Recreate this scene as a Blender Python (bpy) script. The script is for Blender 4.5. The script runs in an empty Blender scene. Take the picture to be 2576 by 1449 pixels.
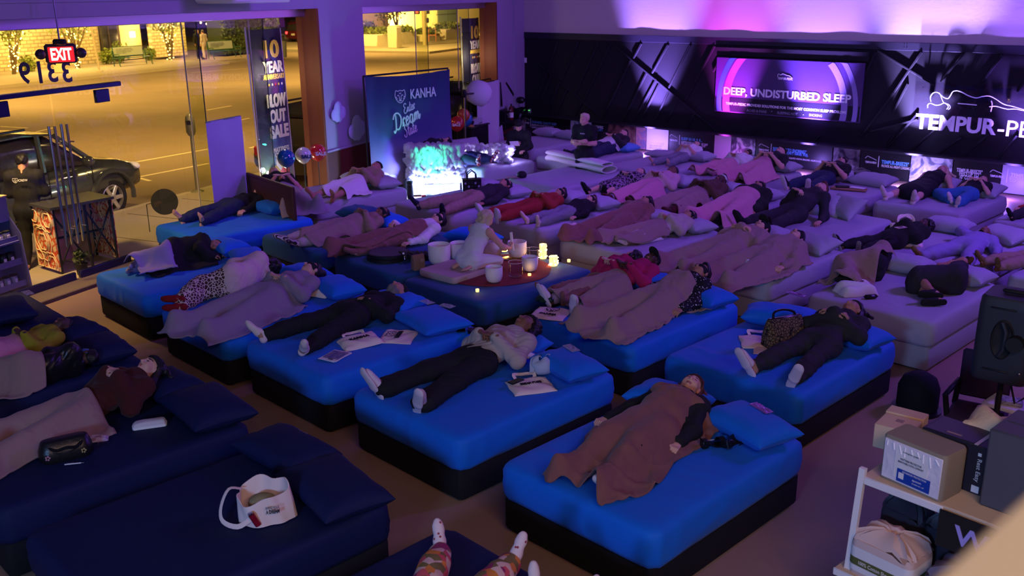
import bpy, bmesh, math, random
import numpy as np
from mathutils import Vector, Matrix
sc = bpy.context.scene
COL = sc.collection
R = math.radians
V = Vector
# ---------------------------------------------------------------- camera
PW, PH, FPX = 2576, 1449, 2402.2
EYE = V((0, 0, 4.1)); PITCH, ROLL = .3019, .0105
_cp, _sp, _cr, _sr = math.cos(PITCH), math.sin(PITCH), math.cos(ROLL), math.sin(ROLL)
FWD = V((0, _cp, -_sp)); _dn = V((0, -_sp, -_cp)); _rt = V((1, 0, 0))
RGT = _cr*_rt + _sr*_dn; DWN = -_sr*_rt + _cr*_dn
cd = bpy.data.cameras.new('camera'); cam = bpy.data.objects.new('camera', cd); COL.objects.link(cam)
cam.matrix_world = Matrix.Translation(EYE) @ Matrix((RGT, -DWN, -FWD)).transposed().to_4x4()
cd.sensor_width = 36; cd.lens = FPX/PW*36; cd.clip_start = .05; cd.clip_end = 300
cd.dof.use_dof = True; cd.dof.focus_distance = 9.5; cd.dof.aperture_fstop = 2.8
sc.camera = cam
# ---------------------------------------------------------------- view
vs = sc.view_settings
vs.view_transform = 'Standard'; vs.look = 'None'; vs.gamma = 1; vs.use_curve_mapping = False; vs.exposure = 0
# ---------------------------------------------------------------- night sky
wd = bpy.data.worlds.new('night'); sc.world = wd; wd.use_nodes = True
wd.node_tree.nodes['Background'].inputs[0].default_value = (.05, .035, .06, 1)
wd.node_tree.nodes['Background'].inputs[1].default_value = .09
# ---------------------------------------------------------------- survey: photo pixel at a height -> place in the room
def ray(px, py): return FWD + RGT*((px-PW/2)/FPX) + DWN*((py-PH/2)/FPX)
def at(px, py, z=.6):
    d = ray(px, py); return EYE + d*((z-EYE.z)/d.z)
HA = R(45.5)                                   # the beds' head direction, clockwise from +Y
HD = V((math.sin(HA), math.cos(HA), 0)); FD = V((HD.y, -HD.x, 0))
def bq(p, q, z=0): return HD*p + FD*q + V((0, 0, z))     # the bed rows' own grid
CORN = V((.3606, 28.337, 0)); AA, AB = .415, -.8287
UA = V((math.sin(AA), math.cos(AA), 0)); NA = V((UA.y, -UA.x, 0))     # window wall, normal into the room
UB = -V((math.sin(AB), math.cos(AB), 0)); NB = V((UB.y, -UB.x, 0)); NB = -NB if NB.y > 0 else NB   # feature wall, runs right
def wa(s, z=0, d=0): return CORN + UA*s + NA*d + V((0, 0, z))
def wb(s, z=0, d=0): return CORN + UB*s + NB*d + V((0, 0, z))
def on(px, py, P, N):
    d = ray(px, py); return EYE + d*((P-EYE).dot(N)/d.dot(N))
def onA(px, py, d=0):
    q = on(px, py, CORN+NA*d, NA); return (q-CORN).dot(UA), q.z
def onB(px, py, d=0):
    q = on(px, py, CORN+NB*d, NB); return (q-CORN).dot(UB), q.z
# ---------------------------------------------------------------- lamps
def lamp(name, kind, loc, power, col, to=None, size=.5, sy=None, ang=60, blend=.5):
    l = bpy.data.lights.new(name, kind); l.energy = power; l.color = col
    if kind == 'AREA':
        l.shape = 'RECTANGLE'; l.size = size; l.size_y = sy or size
    elif kind == 'SPOT':
        l.spot_size = R(ang); l.spot_blend = blend; l.shadow_soft_size = size
    else: l.shadow_soft_size = size
    o = bpy.data.objects.new(name, l); COL.objects.link(o); o.location = loc
    if to is not None: o.rotation_euler = (V(to)-V(loc)).to_track_quat('-Z', 'Y').to_euler()
    return o
#LIGHTS
lamp('mezzanine_wash_light', 'AREA', (2.2, -1.5, 6.3), 205, (1, .60, .50), (1.5, 9, .5), 5, 1.2)
lamp('lavender_stage_light', 'AREA', (-3.4, -3.0, 3.5), 400, (.22, .44, 1), (1.2, 8, .5), 1.4, .9)
lamp('violet_fill_light', 'AREA', (9.5, 11.0, 5.8), 430, (.24, .08, 1), (3.5, 15.5, .5), 1.6, 1.2)  # unseen fill added for the violet bounce of the uplights
lamp('violet_corner_light', 'AREA', (1.5, 14.5, 5.8), 215, (.28, .06, 1), (-3.3, 18.2, 2.2), .8)
lamp('counter_lamp_light', 'POINT', (2.9, 1.2, 4.9), 60, (1, .62, .28), size=.12)
for px, pw, c, sp in [(1650, 11000, (.30, .17, 1), 46), (1838, 4200, (.72, .06, 1), 9), (1868, 900, (.25, .35, 1), 5), (2045, 11000, (.29, .16, 1), 36), (2310, 13000, (.38, .28, 1), 50), (2560, 6000, (.28, .13, 1), 36)]:
    s = onB(px, 290+(px-1315)*.1)[0]; lamp('wall_uplight', 'SPOT', wb(s, .10, .55), pw, c, wb(s, 4.0, 0), .035, None, 48 if px != 1868 else 30, .9)
    lamp('wall_uplight_spill', 'POINT', wb(s, .16, .60), sp, c, size=.05)
for a, t, pw in [((-9, 27, 8.5), (-12, 32, 0), 5200), ((-15, 22, 8.5), (-16, 26, 0), 3200), ((-21, 40, 9), (-19, 45, 0), 6500), ((-8, 50, 9), (-12, 55, 0), 6500), ((-30, 37, 8.5), (-27, 46, 0), 5200), ((-11, 70, 9), (-9, 76, 0), 6500)]:
    lamp('street_lamp_light', 'SPOT', a, pw*(1.3 if a[1] < 30 else 2.2), (1, .60, .15), t, .25, None, 150, .7)
#ENDLIGHTS
# ---------------------------------------------------------------- colours and materials
def lin(h):
    h = h.lstrip('#'); c = [int(h[i:i+2], 16)/255 for i in (0, 2, 4)]
    return tuple(x/12.92 if x <= .04045 else ((x+.055)/1.055)**2.4 for x in c)
MATS = {}
def mat(name, col, rough=.75, metal=0., bump=None, var=None, emit=None, spec=.3, trans=0., sheen=0., coat=0., alpha=1., sub=None):
    if name in MATS: return MATS[name]
    if isinstance(col, str): col = lin(col)
    m = bpy.data.materials.new(name); m.use_nodes = True; nt = m.node_tree; b = nt.nodes['Principled BSDF']
    I = b.inputs
    I['Base Color'].default_value = (*col, 1); I['Roughness'].default_value = rough; I['Metallic'].default_value = metal
    I['Specular IOR Level'].default_value = spec; I['Transmission Weight'].default_value = trans
    I['Sheen Weight'].default_value = sheen; I['Coat Weight'].default_value = coat; I['Alpha'].default_value = alpha
    if emit: I['Emission Color'].default_value = (*emit[0], 1); I['Emission Strength'].default_value = emit[1]
    if bump or var:
        tc = nt.nodes.new('ShaderNodeTexCoord')
    if var:                                    # (scale, amount, second colour)
        n = nt.nodes.new('ShaderNodeTexNoise'); n.inputs['Scale'].default_value = var[0]; n.inputs['Detail'].default_value = 5
        r = nt.nodes.new('ShaderNodeValToRGB'); r.color_ramp.elements[0].position = .5-var[1]; r.color_ramp.elements[1].position = .5+var[1]
        c2 = lin(var[2]) if isinstance(var[2], str) else var[2]
        r.color_ramp.elements[0].color = (*col, 1); r.color_ramp.elements[1].color = (*c2, 1)
        nt.links.new(tc.outputs['Object'], n.inputs['Vector']); nt.links.new(n.outputs['Fac'], r.inputs['Fac']); nt.links.new(r.outputs['Color'], I['Base Color'])
    if bump:                                   # (scale, strength, distance)
        prev = None
        for q in (bump if isinstance(bump, list) else [bump]):
            n = nt.nodes.new('ShaderNodeTexNoise'); n.inputs['Scale'].default_value = q[0]; n.inputs['Detail'].default_value = 4
            if len(q) > 3: n.inputs['Distortion'].default_value = q[3]; n.noise_type = 'RIDGED_MULTIFRACTAL'; n.inputs['Detail'].default_value = 1.5; n.inputs['Roughness'].default_value = .4
            bp = nt.nodes.new('ShaderNodeBump'); bp.inputs['Strength'].default_value = q[1]; bp.inputs['Distance'].default_value = q[2]
            nt.links.new(tc.outputs['Object'], n.inputs['Vector']); nt.links.new(n.outputs['Fac'], bp.inputs['Height'])
            if prev: nt.links.new(prev.outputs['Normal'], bp.inputs['Normal'])
            prev = bp
        nt.links.new(prev.outputs['Normal'], I['Normal'])
    MATS[name] = m; return m
def patt(name, kind, cols, scale, rough=.8, vec='Object', rot=0):
    """cloth prints: voronoi cells ('cell'), dots ('dot'), stripes ('wave'), bricks of colour ('mix')"""
    if name in MATS: return MATS[name]
    m = mat(name, cols[0], rough); nt = m.node_tree; b = nt.nodes['Principled BSDF']
    tc = nt.nodes.new('ShaderNodeTexCoord'); r = nt.nodes.new('ShaderNodeValToRGB'); r.color_ramp.interpolation = 'CONSTANT'
    if kind == 'wave':
        t = nt.nodes.new('ShaderNodeTexWave'); t.inputs['Scale'].default_value = scale; t.inputs['Distortion'].default_value = 3; o = t.outputs['Fac']
    else:
        t = nt.nodes.new('ShaderNodeTexVoronoi'); t.inputs['Scale'].default_value = scale
        if kind == 'cell': t.feature = 'DISTANCE_TO_EDGE'
        o = t.outputs['Distance']
        if kind == 'mix':
            s = nt.nodes.new('ShaderNodeSeparateColor'); nt.links.new(t.outputs['Color'], s.inputs[0]); o = s.outputs[0]
    nt.links.new(tc.outputs[vec], t.inputs['Vector']); nt.links.new(o, r.inputs['Fac']); nt.links.new(r.outputs['Color'], b.inputs['Base Color'])
    e = r.color_ramp.elements
    pos = {'cell': [0, .1], 'dot': [0, .25], 'wave': [0, .5], 'mix': [i/len(cols) for i in range(len(cols))]}[kind]
    while len(e) < len(cols): e.new(.5)
    for i, c in enumerate(cols): e[i].position = pos[i]; e[i].color = (*(lin(c) if isinstance(c, str) else c), 1)
    return m
def glow(name, col, s):
    return mat(name, (.01, .01, .01), .5, emit=(lin(col) if isinstance(col, str) else col, s))
# ---------------------------------------------------------------- objects
def tag(o, label=None, cat=None, group=None, kind=None):
    if label: o['label'] = label
    if cat: o['category'] = cat
    if group: o['group'] = group
    if kind: o['kind'] = kind
    return o
def thing(name, label, cat, loc=(0, 0, 0), rz=0, group=None):
    o = bpy.data.objects.new(name, None); COL.objects.link(o); o.location = loc; o.rotation_euler = (0, 0, rz)
    o.empty_display_size = .1
    return tag(o, label, cat, group)
def mk(name, verts, faces, mats, parent=None, mi=None, ang=40, loc=None, rz=0):
    me = bpy.data.meshes.new(name)
    if isinstance(verts, np.ndarray) and isinstance(faces, np.ndarray):
        nv, nf, k = len(verts), len(faces), faces.shape[1]
        me.vertices.add(nv); me.vertices.foreach_set('co', verts.astype(np.float32).ravel())
        me.loops.add(nf*k); me.loops.foreach_set('vertex_index', faces.astype(np.int32).ravel())
        me.polygons.add(nf); me.polygons.foreach_set('loop_start', np.arange(0, nf*k, k, dtype=np.int32))
        me.update(calc_edges=True)
    else:
        me.from_pydata([tuple(v) for v in verts], [], faces); me.update()
    for m in (mats if isinstance(mats, (list, tuple)) else [mats]): me.materials.append(m)
    if mi is not None: me.polygons.foreach_set('material_index', np.asarray(mi, dtype=np.int32))
    me.polygons.foreach_set('use_smooth', np.ones(len(me.polygons), dtype=bool))
    if ang < 180: me.set_sharp_from_angle(angle=R(ang))
    o = bpy.data.objects.new(name, me); COL.objects.link(o)
    if parent is not None: o.parent = parent
    if loc is not None: o.location = loc
    if rz: o.rotation_euler = (0, 0, rz)
    return o
def copyobj(o, parent=None, loc=None, rz=None, label=None):
    c = o.copy(); COL.objects.link(c)
    if parent is not None: c.parent = parent
    if loc is not None: c.location = loc
    if rz is not None: c.rotation_euler = (0, 0, rz)
    if label: c['label'] = label
    return c
def frame(o, x, y, z=None):
    x = V(x).normalized(); y = V(y); z = x.cross(y).normalized() if z is None else V(z); y = z.cross(x)
    m = Matrix((x, y, z)).transposed().to_4x4(); m.translation = o; return m
class MB:
    """collects boxes, tubes, lathes and lofts; obj() links them as one mesh"""
    def __init__(s): s.v = []; s.f = []; s.mi = []; s.T = Matrix(); s.m = 0
    def add(s, vs, fs, M=None):
        T = s.T @ M if M is not None else s.T; n = len(s.v)
        s.v += [T @ V(v) for v in vs]; s.f += [tuple(i+n for i in f) for f in fs]; s.mi += [s.m]*len(fs); return s
    def box(s, c, d, M=None, b=0):
        x, y, z = d[0]/2, d[1]/2, d[2]/2; C = V(c)
        if not b:
            vs = [C+V((i*x, j*y, k*z)) for i in (-1, 1) for j in (-1, 1) for k in (-1, 1)]
            return s.add(vs, [(0, 1, 3, 2), (4, 6, 7, 5), (0, 4, 5, 1), (2, 3, 7, 6), (0, 2, 6, 4), (1, 5, 7, 3)], M)
        b = min(b, x*.99, y*.99, z*.99); bm = bmesh.new()
        for i in (-1, 1):
            for j in (-1, 1):
                for k in (-1, 1):
                    for a in ((x, y-b, z-b), (x-b, y, z-b), (x-b, y-b, z)): bm.verts.new(C+V((i*a[0], j*a[1], k*a[2])))
        bmesh.ops.convex_hull(bm, input=bm.verts); bmesh.ops.dissolve_limit(bm, angle_limit=.01, verts=bm.verts, edges=bm.edges)
        bm.verts.index_update(); s.add([v.co.copy() for v in bm.verts], [tuple(v.index for v in f.verts) for f in bm.faces], M); bm.free(); return s
    def loft(s, rings, M=None, cap=True, close=True):
        n = len(rings[0]); vs = [p for r in rings for p in r]; fs = []
        for i in range(len(rings)-1):
            for j in range(n if close else n-1):
                k = (j+1) % n; fs.append((i*n+j, i*n+k, (i+1)*n+k, (i+1)*n+j))
        if cap and close: fs.append(tuple(range(n-1, -1, -1))); fs.append(tuple((len(rings)-1)*n+j for j in range(n)))
        return s.add(vs, fs, M)
    def tube(s, pts, r, n=8, M=None, cap=True, flat=1.):
        pts = [V(p) for p in pts]; rs = r if isinstance(r, (list, tuple)) else [r]*len(pts); rings = []; pu = None
        for i, p in enumerate(pts):
            t = (pts[min(i+1, len(pts)-1)]-pts[max(i-1, 0)]).normalized()
            u = pu if pu is not None else (V((0, 0, 1)) if abs(t.z) < .9 else V((1, 0, 0)))
            u = (u-t*u.dot(t)).normalized(); pu = u; w = t.cross(u)
            rings.append([p+(u*math.cos(a)*flat+w*math.sin(a))*rs[i] for a in (2*math.pi*j/n for j in range(n))])
        return s.loft(rings, M, cap)
    def lathe(s, prof, n=24, M=None, cap=True):
        return s.loft([[V((r*math.cos(a), r*math.sin(a), z)) for a in (2*math.pi*j/n for j in range(n))] for r, z in prof], M, cap)
    def prism(s, out, z0, z1, M=None):
        n = len(out); vs = [(x, y, z0) for x, y in out]+[(x, y, z1) for x, y in out]
        fs = [tuple(range(n-1, -1, -1)), tuple(range(n, 2*n))]+[(i, (i+1) % n, n+(i+1) % n, n+i) for i in range(n)]
        return s.add(vs, fs, M)
    def ell(s, c, r, n=12, M=None):
        c = V(c); r = r if isinstance(r, (tuple, list)) else (r, r, r)
        return s.loft([[c+V((r[0]*math.sin(t)*math.cos(a), r[1]*math.sin(t)*math.sin(a), -r[2]*math.cos(t))) for a in (2*math.pi*j/n for j in range(n))] for t in (math.pi*(.03+.94*i/(n//2+1)) for i in range(n//2+2))], M)
    def quad(s, a, b, c, d): return s.add([a, b, c, d], [(0, 1, 2, 3)])
    def obj(s, name, mats, parent=None, loc=None, rz=0, ang=40):
        return mk(name, s.v, s.f, mats, parent, s.mi, ang, loc, rz)
def sheet_mesh(fn, nu, nv, th, mb=None, M=None):
    """a thin curved sheet with thickness: fn(u,v)->point, u,v in 0..1"""
    mb = mb or MB(); P = [[V(fn(i/nu, j/nv)) for j in range(nv+1)] for i in range(nu+1)]
    N = [[None]*(nv+1) for _ in range(nu+1)]
    for i in range(nu+1):
        for j in range(nv+1):
            a = P[min(i+1, nu)][j]-P[max(i-1, 0)][j]; b = P[i][min(j+1, nv)]-P[i][max(j-1, 0)]; N[i][j] = a.cross(b).normalized()*th
    w = nv+1; vs = [p for r in P for p in r]+[P[i][j]-N[i][j] for i in range(nu+1) for j in range(nv+1)]; o = (nu+1)*w; fs = []
    for i in range(nu):
        for j in range(nv):
            a, b, c, d = i*w+j, (i+1)*w+j, (i+1)*w+j+1, i*w+j+1; fs += [(a, b, c, d), (o+d, o+c, o+b, o+a)]
    for i in range(nu): fs += [(i*w, o+i*w, o+(i+1)*w, (i+1)*w), (i*w+nv, (i+1)*w+nv, o+(i+1)*w+nv, o+i*w+nv)]
    for j in range(nv): fs += [(j, j+1, o+j+1, o+j), (nu*w+j, o+nu*w+j, o+nu*w+j+1, nu*w+j+1)]
    return mb.add(vs, fs, M)
# ---------------------------------------------------------------- lettering
def txt(name, s, m, M, w=None, h=None, parent=None, bold=0., shear=0., th=.002, space=1., align='CENTER'):
    """raised lettering; scaled to width w and/or height h on the plane of M (x along the words, z outwards)"""
    c = bpy.data.curves.new(name, 'FONT'); c.body = s; c.size = 1; c.offset = bold; c.shear = shear; c.space_character = space
    c.extrude = .01; c.resolution_u = 3; c.align_x = 'LEFT'
    t = bpy.data.objects.new(name, c); me = t.to_mesh()
    co = np.zeros(len(me.vertices)*3); me.vertices.foreach_get('co', co); co = co.reshape(-1, 3); fs = [tuple(p.vertices) for p in me.polygons]
    t.to_mesh_clear(); bpy.data.objects.remove(t); bpy.data.curves.remove(c)
    lo, hi = co.min(0), co.max(0); sx = sy = None
    if w: sx = w/(hi[0]-lo[0])
    if h: sy = h/(hi[1]-lo[1])
    sx = sx or sy; sy = sy or sx
    ox = {'CENTER': (lo[0]+hi[0])/2, 'LEFT': lo[0], 'RIGHT': hi[0]}[align]
    co = np.stack([(co[:, 0]-ox)*sx, (co[:, 1]-(lo[1]+hi[1])/2)*sy, co[:, 2]/.01*th/2+th/2], 1)
    return mk(name, [M @ V(p) for p in co], fs, m, parent, None, 30)
def strokes(name, lines, r, m, M, parent=None, n=5, flat=1.):
    mb = MB()
    for l in lines: mb.tube([V((x, y, r*.3)) for x, y in l], r, n, M, flat=flat)
    return mb.obj(name, m, parent)
def bez(pts, k=6):
    """smooth curve through 2-D points (Catmull-Rom)"""
    P = [np.array(p, float) for p in pts]; P = [2*P[0]-P[1]]+P+[2*P[-1]-P[-2]]; o = []
    for i in range(1, len(P)-2):
        for t in np.linspace(0, 1, k, endpoint=False):
            a, b, c, d = P[i-1:i+3]; o.append(.5*((2*b)+(-a+c)*t+(2*a-5*b+4*c-d)*t*t+(-a+3*b-3*c+d)*t**3))
    o.append(P[-2]); return [tuple(q) for q in o]
TIGER = [bez(l, 4) for l in ([(-.5, .35), (-.42, .5), (-.25, .42)], [(.5, .35), (.42, .5), (.25, .42)], [(-.25, .42), (0, .48), (.25, .42)], [(-.5, .35), (-.52, .05), (-.4, -.2), (-.2, -.42), (0, -.5)], [(.5, .35), (.52, .05), (.4, -.2), (.2, -.42), (0, -.5)],
    [(-.3, .08), (-.18, .12), (-.1, .02)], [(.3, .08), (.18, .12), (.1, .02)], [(-.1, -.18), (0, -.24), (.1, -.18)], [(0, -.24), (0, -.32)], [(-.16, -.3), (0, -.33), (.16, -.3)], [(-.1, .3), (-.02, .22)], [(.1, .3), (.02, .22)], [(-.48, .0), (-.34, -.05)], [(.48, 0), (.34, -.05)], [(-.42, -.16), (-.28, -.16)], [(.42, -.16), (.28, -.16)], [(-.08, .0), (-.1, -.16)], [(.08, 0), (.1, -.16)])]
def tiger(name, s, m, M, parent=None):
    return strokes(name, [[(x*s, y*s) for x, y in l] for l in TIGER], s*.032, m, M, parent, 4, .5)
# ---------------------------------------------------------------- palette
M_sheet_blue = mat('blue_cotton', (.001, .14, .66), .72, bump=[(5, .3, .02), (1.6, .7, .05, 1.4)], sheen=.05)
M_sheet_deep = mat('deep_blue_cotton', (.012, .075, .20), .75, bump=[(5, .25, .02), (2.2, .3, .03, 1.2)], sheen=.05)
M_sheet_shaded = mat('shaded_blue_cotton', (.0025, .008, .055), .75, bump=(5, .25, .02))  # blue sheets of the unlit nearest row, their shade put into the colour
M_sheet_grey = mat('pale_grey_cotton', (.36, .34, .42), .75, bump=[(5, .3, .02), (2.6, .4, .03, 1.4)])
M_base_black = mat('black_fabric', (.006, .006, .008), .85, bump=(90, .2, .004))
M_base_grey = mat('grey_fabric', (.30, .29, .33), .85, bump=(90, .2, .004))
M_white_cloth = mat('white_cloth', (.70, .66, .66), .8, bump=(40, .2, .005))
M_canvas = mat('cream_canvas', (.80, .62, .56), .85, bump=(120, .25, .003))
M_mauve = mat('mauve_fleece', (.25, .10, .085), .95, bump=[(60, .4, .006), (5, .5, .03, 1.5)], sheen=.12, var=(5, .25, (.19, .072, .066)))
M_tan = mat('tan_fleece', (.31, .185, .17), .95, bump=[(60, .4, .006), (5, .5, .03, 1.5)], sheen=.12)
M_pink = mat('pink_fleece', (.56, .22, .30), .95, bump=[(60, .4, .006), (5, .5, .03, 1.5)], sheen=.12)
M_lilac = mat('lilac_jersey', (.26, .19, .26), .9, bump=(30, .3, .01), sheen=.1)
M_black = mat('black_cotton', (.010, .010, .012), .85, bump=(40, .3, .008))
M_charcoal = mat('charcoal_cotton', (.022, .021, .025), .85, bump=(40, .3, .008))
M_blackgloss = mat('black_plastic', (.008, .008, .01), .35)
M_blackmatte = mat('matte_black', (.010, .010, .012), .6)
M_white = mat('white_paint', (.75, .73, .73), .5)
M_whitegloss = mat('white_gloss', (.8, .78, .78), .25)
M_ink = mat('black_ink', (.012, .012, .015), .7)
M_chrome = mat('brushed_steel', (.62, .62, .66), .22, 1.)
M_darkmetal = mat('dark_metal', (.06, .06, .065), .35, .9)
M_gold = mat('gold_print', (.75, .48, .06), .6)
M_creamprint = mat('cream_print', (.80, .72, .60), .6)
M_wood = mat('dark_brown_wood', (.075, .028, .018), .5, bump=(18, .2, .01), var=(6, .3, (.05, .018, .012)))
M_brass = mat('brass', (.7, .5, .2), .25, 1.)
M_paper = mat('white_paper', (.72, .70, .70), .7)
M_lilacprint = mat('pale_lilac_print', (.62, .55, .66), .6)
SKIN = {k: mat(k+'_skin', c, .55, spec=.35) for k, c in dict(fair=(.62, .33, .25), tan=(.42, .20, .13), brown=(.20, .085, .05), dark=(.075, .032, .022)).items()}
HAIR = {k: mat(k+'_hair', c, .5, spec=.4, bump=(70, .5, .01)) for k, c in dict(black=(.008, .007, .007), brown=(.035, .016, .01), blond=(.55, .42, .26), grey=(.14, .13, .125), auburn=(.10, .03, .015)).items()}
M_lip = mat('lip', (.36, .12, .11), .5)
def glassmat(name, tint=(1, 1, 1), refl=1.0):
    m = bpy.data.materials.new(name); m.use_nodes = True; nt = m.node_tree; nt.nodes.clear()
    o = nt.nodes.new('ShaderNodeOutputMaterial'); mx = nt.nodes.new('ShaderNodeMixShader'); t = nt.nodes.new('ShaderNodeBsdfTransparent'); g = nt.nodes.new('ShaderNodeBsdfGlossy'); f = nt.nodes.new('ShaderNodeFresnel')
    f.inputs['IOR'].default_value = 1.5; t.inputs[0].default_value = (*tint, 1); g.inputs['Roughness'].default_value = 0; g.inputs[0].default_value = (refl, refl, refl, 1)
    ge = nt.nodes.new('ShaderNodeNewGeometry'); iv = nt.nodes.new('ShaderNodeMath'); iv.operation = 'SUBTRACT'; iv.inputs[0].default_value = 1; mu = nt.nodes.new('ShaderNodeMath'); mu.operation = 'MULTIPLY'
    nt.links.new(ge.outputs['Backfacing'], iv.inputs[1]); nt.links.new(iv.outputs[0], mu.inputs[0]); nt.links.new(f.outputs[0], mu.inputs[1]); nt.links.new(mu.outputs[0], mx.inputs[0]); nt.links.new(t.outputs[0], mx.inputs[1]); nt.links.new(g.outputs[0], mx.inputs[2]); nt.links.new(mx.outputs[0], o.inputs[0]); return m
M_glass = glassmat('window_glass', (.93, .95, .92))
M_clear = glassmat('clear_acrylic', (.9, .88, .92))
# ================================================================ ROOM
def st(o, label=None): o['kind'] = 'structure'; (label and o.__setitem__('label', label)); return o
MA = lambda s, z, d=0: frame(wa(s, z, d), UA, (0, 0, 1))
MW = lambda s, z, d=0: frame(wb(s, z, d), UB, (0, 0, 1))
M_wall = mat('painted_wall', (.36, .29, .40), .8, bump=(30, .12, .01))
M_wall2 = mat('painted_upper_wall', (.58, .50, .50), .8, bump=(12, .1, .02))
M_wains = mat('oxblood_paint', (.11, .018, .012), .6)
M_jamb = mat('russet_paint', (.20, .055, .018), .6)
M_floor = mat('tan_vinyl', (.34, .22, .145), .5, bump=(25, .1, .003), var=(1.2, .35, (.27, .175, .12)))
M_feat = mat('black_panel', (.020, .020, .022), .8, spec=.12, bump=(60, .15, .003))
M_header = mat('anodised_header', (.55, .42, .60), .28, .85)
mb = MB(); mb.add([wa(-29), CORN, wb(28), V((14, -8, 0)), V((-14, -8, 0))], [(4, 3, 2, 1, 0)]); st(mb.obj('floor', M_floor))
mb = MB(); mb.add([v+V((0, 0, 6.7)) for v in (wa(-29), CORN, wb(28), V((14, -8, 0)), V((-14, -8, 0)))], [(0, 1, 2, 3, 4)]); st(mb.obj('ceiling', mat('ceiling_paint', (.25, .22, .25), .9)))
T = .35                                                       # wall thickness; the glass stands outside
SJ, SK, SM = onA(808, 200)[0], onA(921, 200)[0], onA(1248, 100)[0]
def PC(px, py): return onA(px, py, -T)[0]
def wbox(mb, s0, s1, z0, z1, d0, d1, b=0): return mb.box(((s0+s1)/2, (z0+z1)/2, (d0+d1)/2), (abs(s1-s0), abs(z1-z0), abs(d1-d0)), MA(0, 0), b)
mb = MB()
for s0, s1, z0, z1 in ((-29, 0, 3.81, 6.7), (SJ, SK, -.2, 3.81), (SM, 0, -.2, 3.81), (-29, -19.1, -.2, 3.81)): wbox(mb, s0, s1, z0, z1, -T, 0)
wbox(mb, -.68, 0, 0, 6.7, 0, .09)
st(mb.obj('wall_left', M_wall))
mb = MB(); wbox(mb, SJ-.005, SK+.005, 0, 1.02, 0, .02); wbox(mb, SM-.005, -.68, 0, .75, 0, .02); wbox(mb, -.69, 0, 0, .72, .09, .11); st(mb.obj('wall_wainscot', M_wains))
mb = MB(); wbox(mb, SJ-.02, SK+.02, 1.02, 1.07, 0, .045, .01); wbox(mb, SM-.02, -.66, .75, .79, 0, .045, .01); st(mb.obj('trim_1', M_wall))
mb = MB(); wbox(mb, SJ-.04, SJ, .05, 3.81, -T-.12, -.02); wbox(mb, SJ-.06, SJ+.01, .05, 3.81, -.05, .03); st(mb.obj('trim_2', M_jamb))
mb = MB(); wbox(mb, SM-.04, SM, .05, 3.81, -T-.12, -.02); wbox(mb, SM-.06, SM+.02, .05, 3.81, -.05, .03); st(mb.obj('trim_3', M_jamb))
mb = MB(); wbox(mb, -19.1, SJ, 3.66, 3.81, -T-.03, -T+.10, .01); wbox(mb, SK, SM-.04, 3.66, 3.81, -T-.03, -T+.06, .01); st(mb.obj('trim_4', M_header))
mb = MB(); wbox(mb, -29, SJ, -.2, .03, -T-.02, .05); wbox(mb, -29, SM, .03, .06, -T-.05, .08, .012); st(mb.obj('trim_5', mat('stone_threshold', (.20, .15, .10), .5)))
mb = MB(); wbox(mb, -29, -8.6, 4.01, 4.04, 0, .03); mb.tube([wa(-29, 4.2, .05), wa(-9, 4.2, .05)], .02, 6); st(mb.obj('trim_6', M_wall))
# glazing: each pane its own piece
def pane(n, s0, s1, z0, z1, parent, d=-T): return wbox(MB(), s0, s1, z0, z1, d-.006, d+.006).obj('pane', M_glass, parent)
M_fin = glassmat('glass_fin', (.86, .88, .74)); M_edge = mat('black_silicone', (.01, .012, .01), .5); M_pale_edge = mat('glass_edge', (.55, .48, .36), .4)
def window(name, label, cuts, z0, z1, fins):
    w = thing(name, label, None); w['kind'] = 'structure'
    for a, b in zip(cuts[:-1], cuts[1:]): pane('pane', a+.006, b-.006, z0, z1, w)
    for s in cuts[1:-1]: wbox(MB(), s-.006, s+.006, z0, z1, -T-.01, -T+.012).obj('joint', M_pale_edge, w)
    for s in fins:
        wbox(MB(), s-.008, s+.008, z0, z1, -T+.015, -.05).obj('glass_fin', M_fin, w); wbox(MB(), s-.009, s+.009, z0, z1, -.05, -.042).obj('fin_edge', M_edge, w)
    return w
window('window_1', 'tall frameless shop window between the glass door and the brown jamb', [PC(290, 350), PC(486, 350), PC(645, 300), SJ-.04], .05, 3.67, [PC(488, 350), PC(647, 300)])
window('window_2', 'tall frameless shop window behind the dream state backdrop', [SK, PC(1046, 120), PC(1152, 120), SM-.04], .05, 3.67, [PC(1048, 120), PC(1154, 120)])
M_rail = mat('navy_door_rail', (.05, .05, .14), .25, .8)
dr = thing('door_1', 'double glass shop door with steel pull bars', None); dr['kind'] = 'structure'
S1, S2, ZR = PC(290, 350), PC(158, 450), onA(150, 228, -T)[1]
pane('pane', S2+.02, S1-.01, .08, ZR-.03, dr); pane('pane', -19.1, S2-.02, .08, ZR-.03, dr); pane('pane', -19.1, S1-.01, ZR+.04, 3.66, dr)
wbox(MB(), -19.1, PC(298, 200), ZR-.03, ZR+.04, -T-.04, -T+.05, .01).obj('door_rail', M_rail, dr)
for s0, s1, z0, z1 in ((PC(237, 230), S1-.02, ZR-.24, ZR-.05), (-19.1, PC(16, 250), ZR-.26, ZR-.05), (S2+.04, S1-.02, .06, .17), (-19.1, S2-.04, .06, .17)): wbox(MB(), s0, s1, z0, z1, -T-.03, -T+.03, .008).obj('door_rail', M_rail, dr)
for px, py, d in ((122, 318, .07), (137, 318, -.10), (153, 312, .07), (167, 312, -.10)):
    s, zt = onA(px, py, -T+d); mb = MB(); mb.tube([wa(s, zt-1.75, -T+d), wa(s, zt, -T+d)], .020, 8)
    for z in (zt-1.5, zt-.25): mb.tube([wa(s, z, -T+d), wa(s, z, -T)], .010, 6)
    mb.obj('door_handle', M_chrome, dr)
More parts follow.
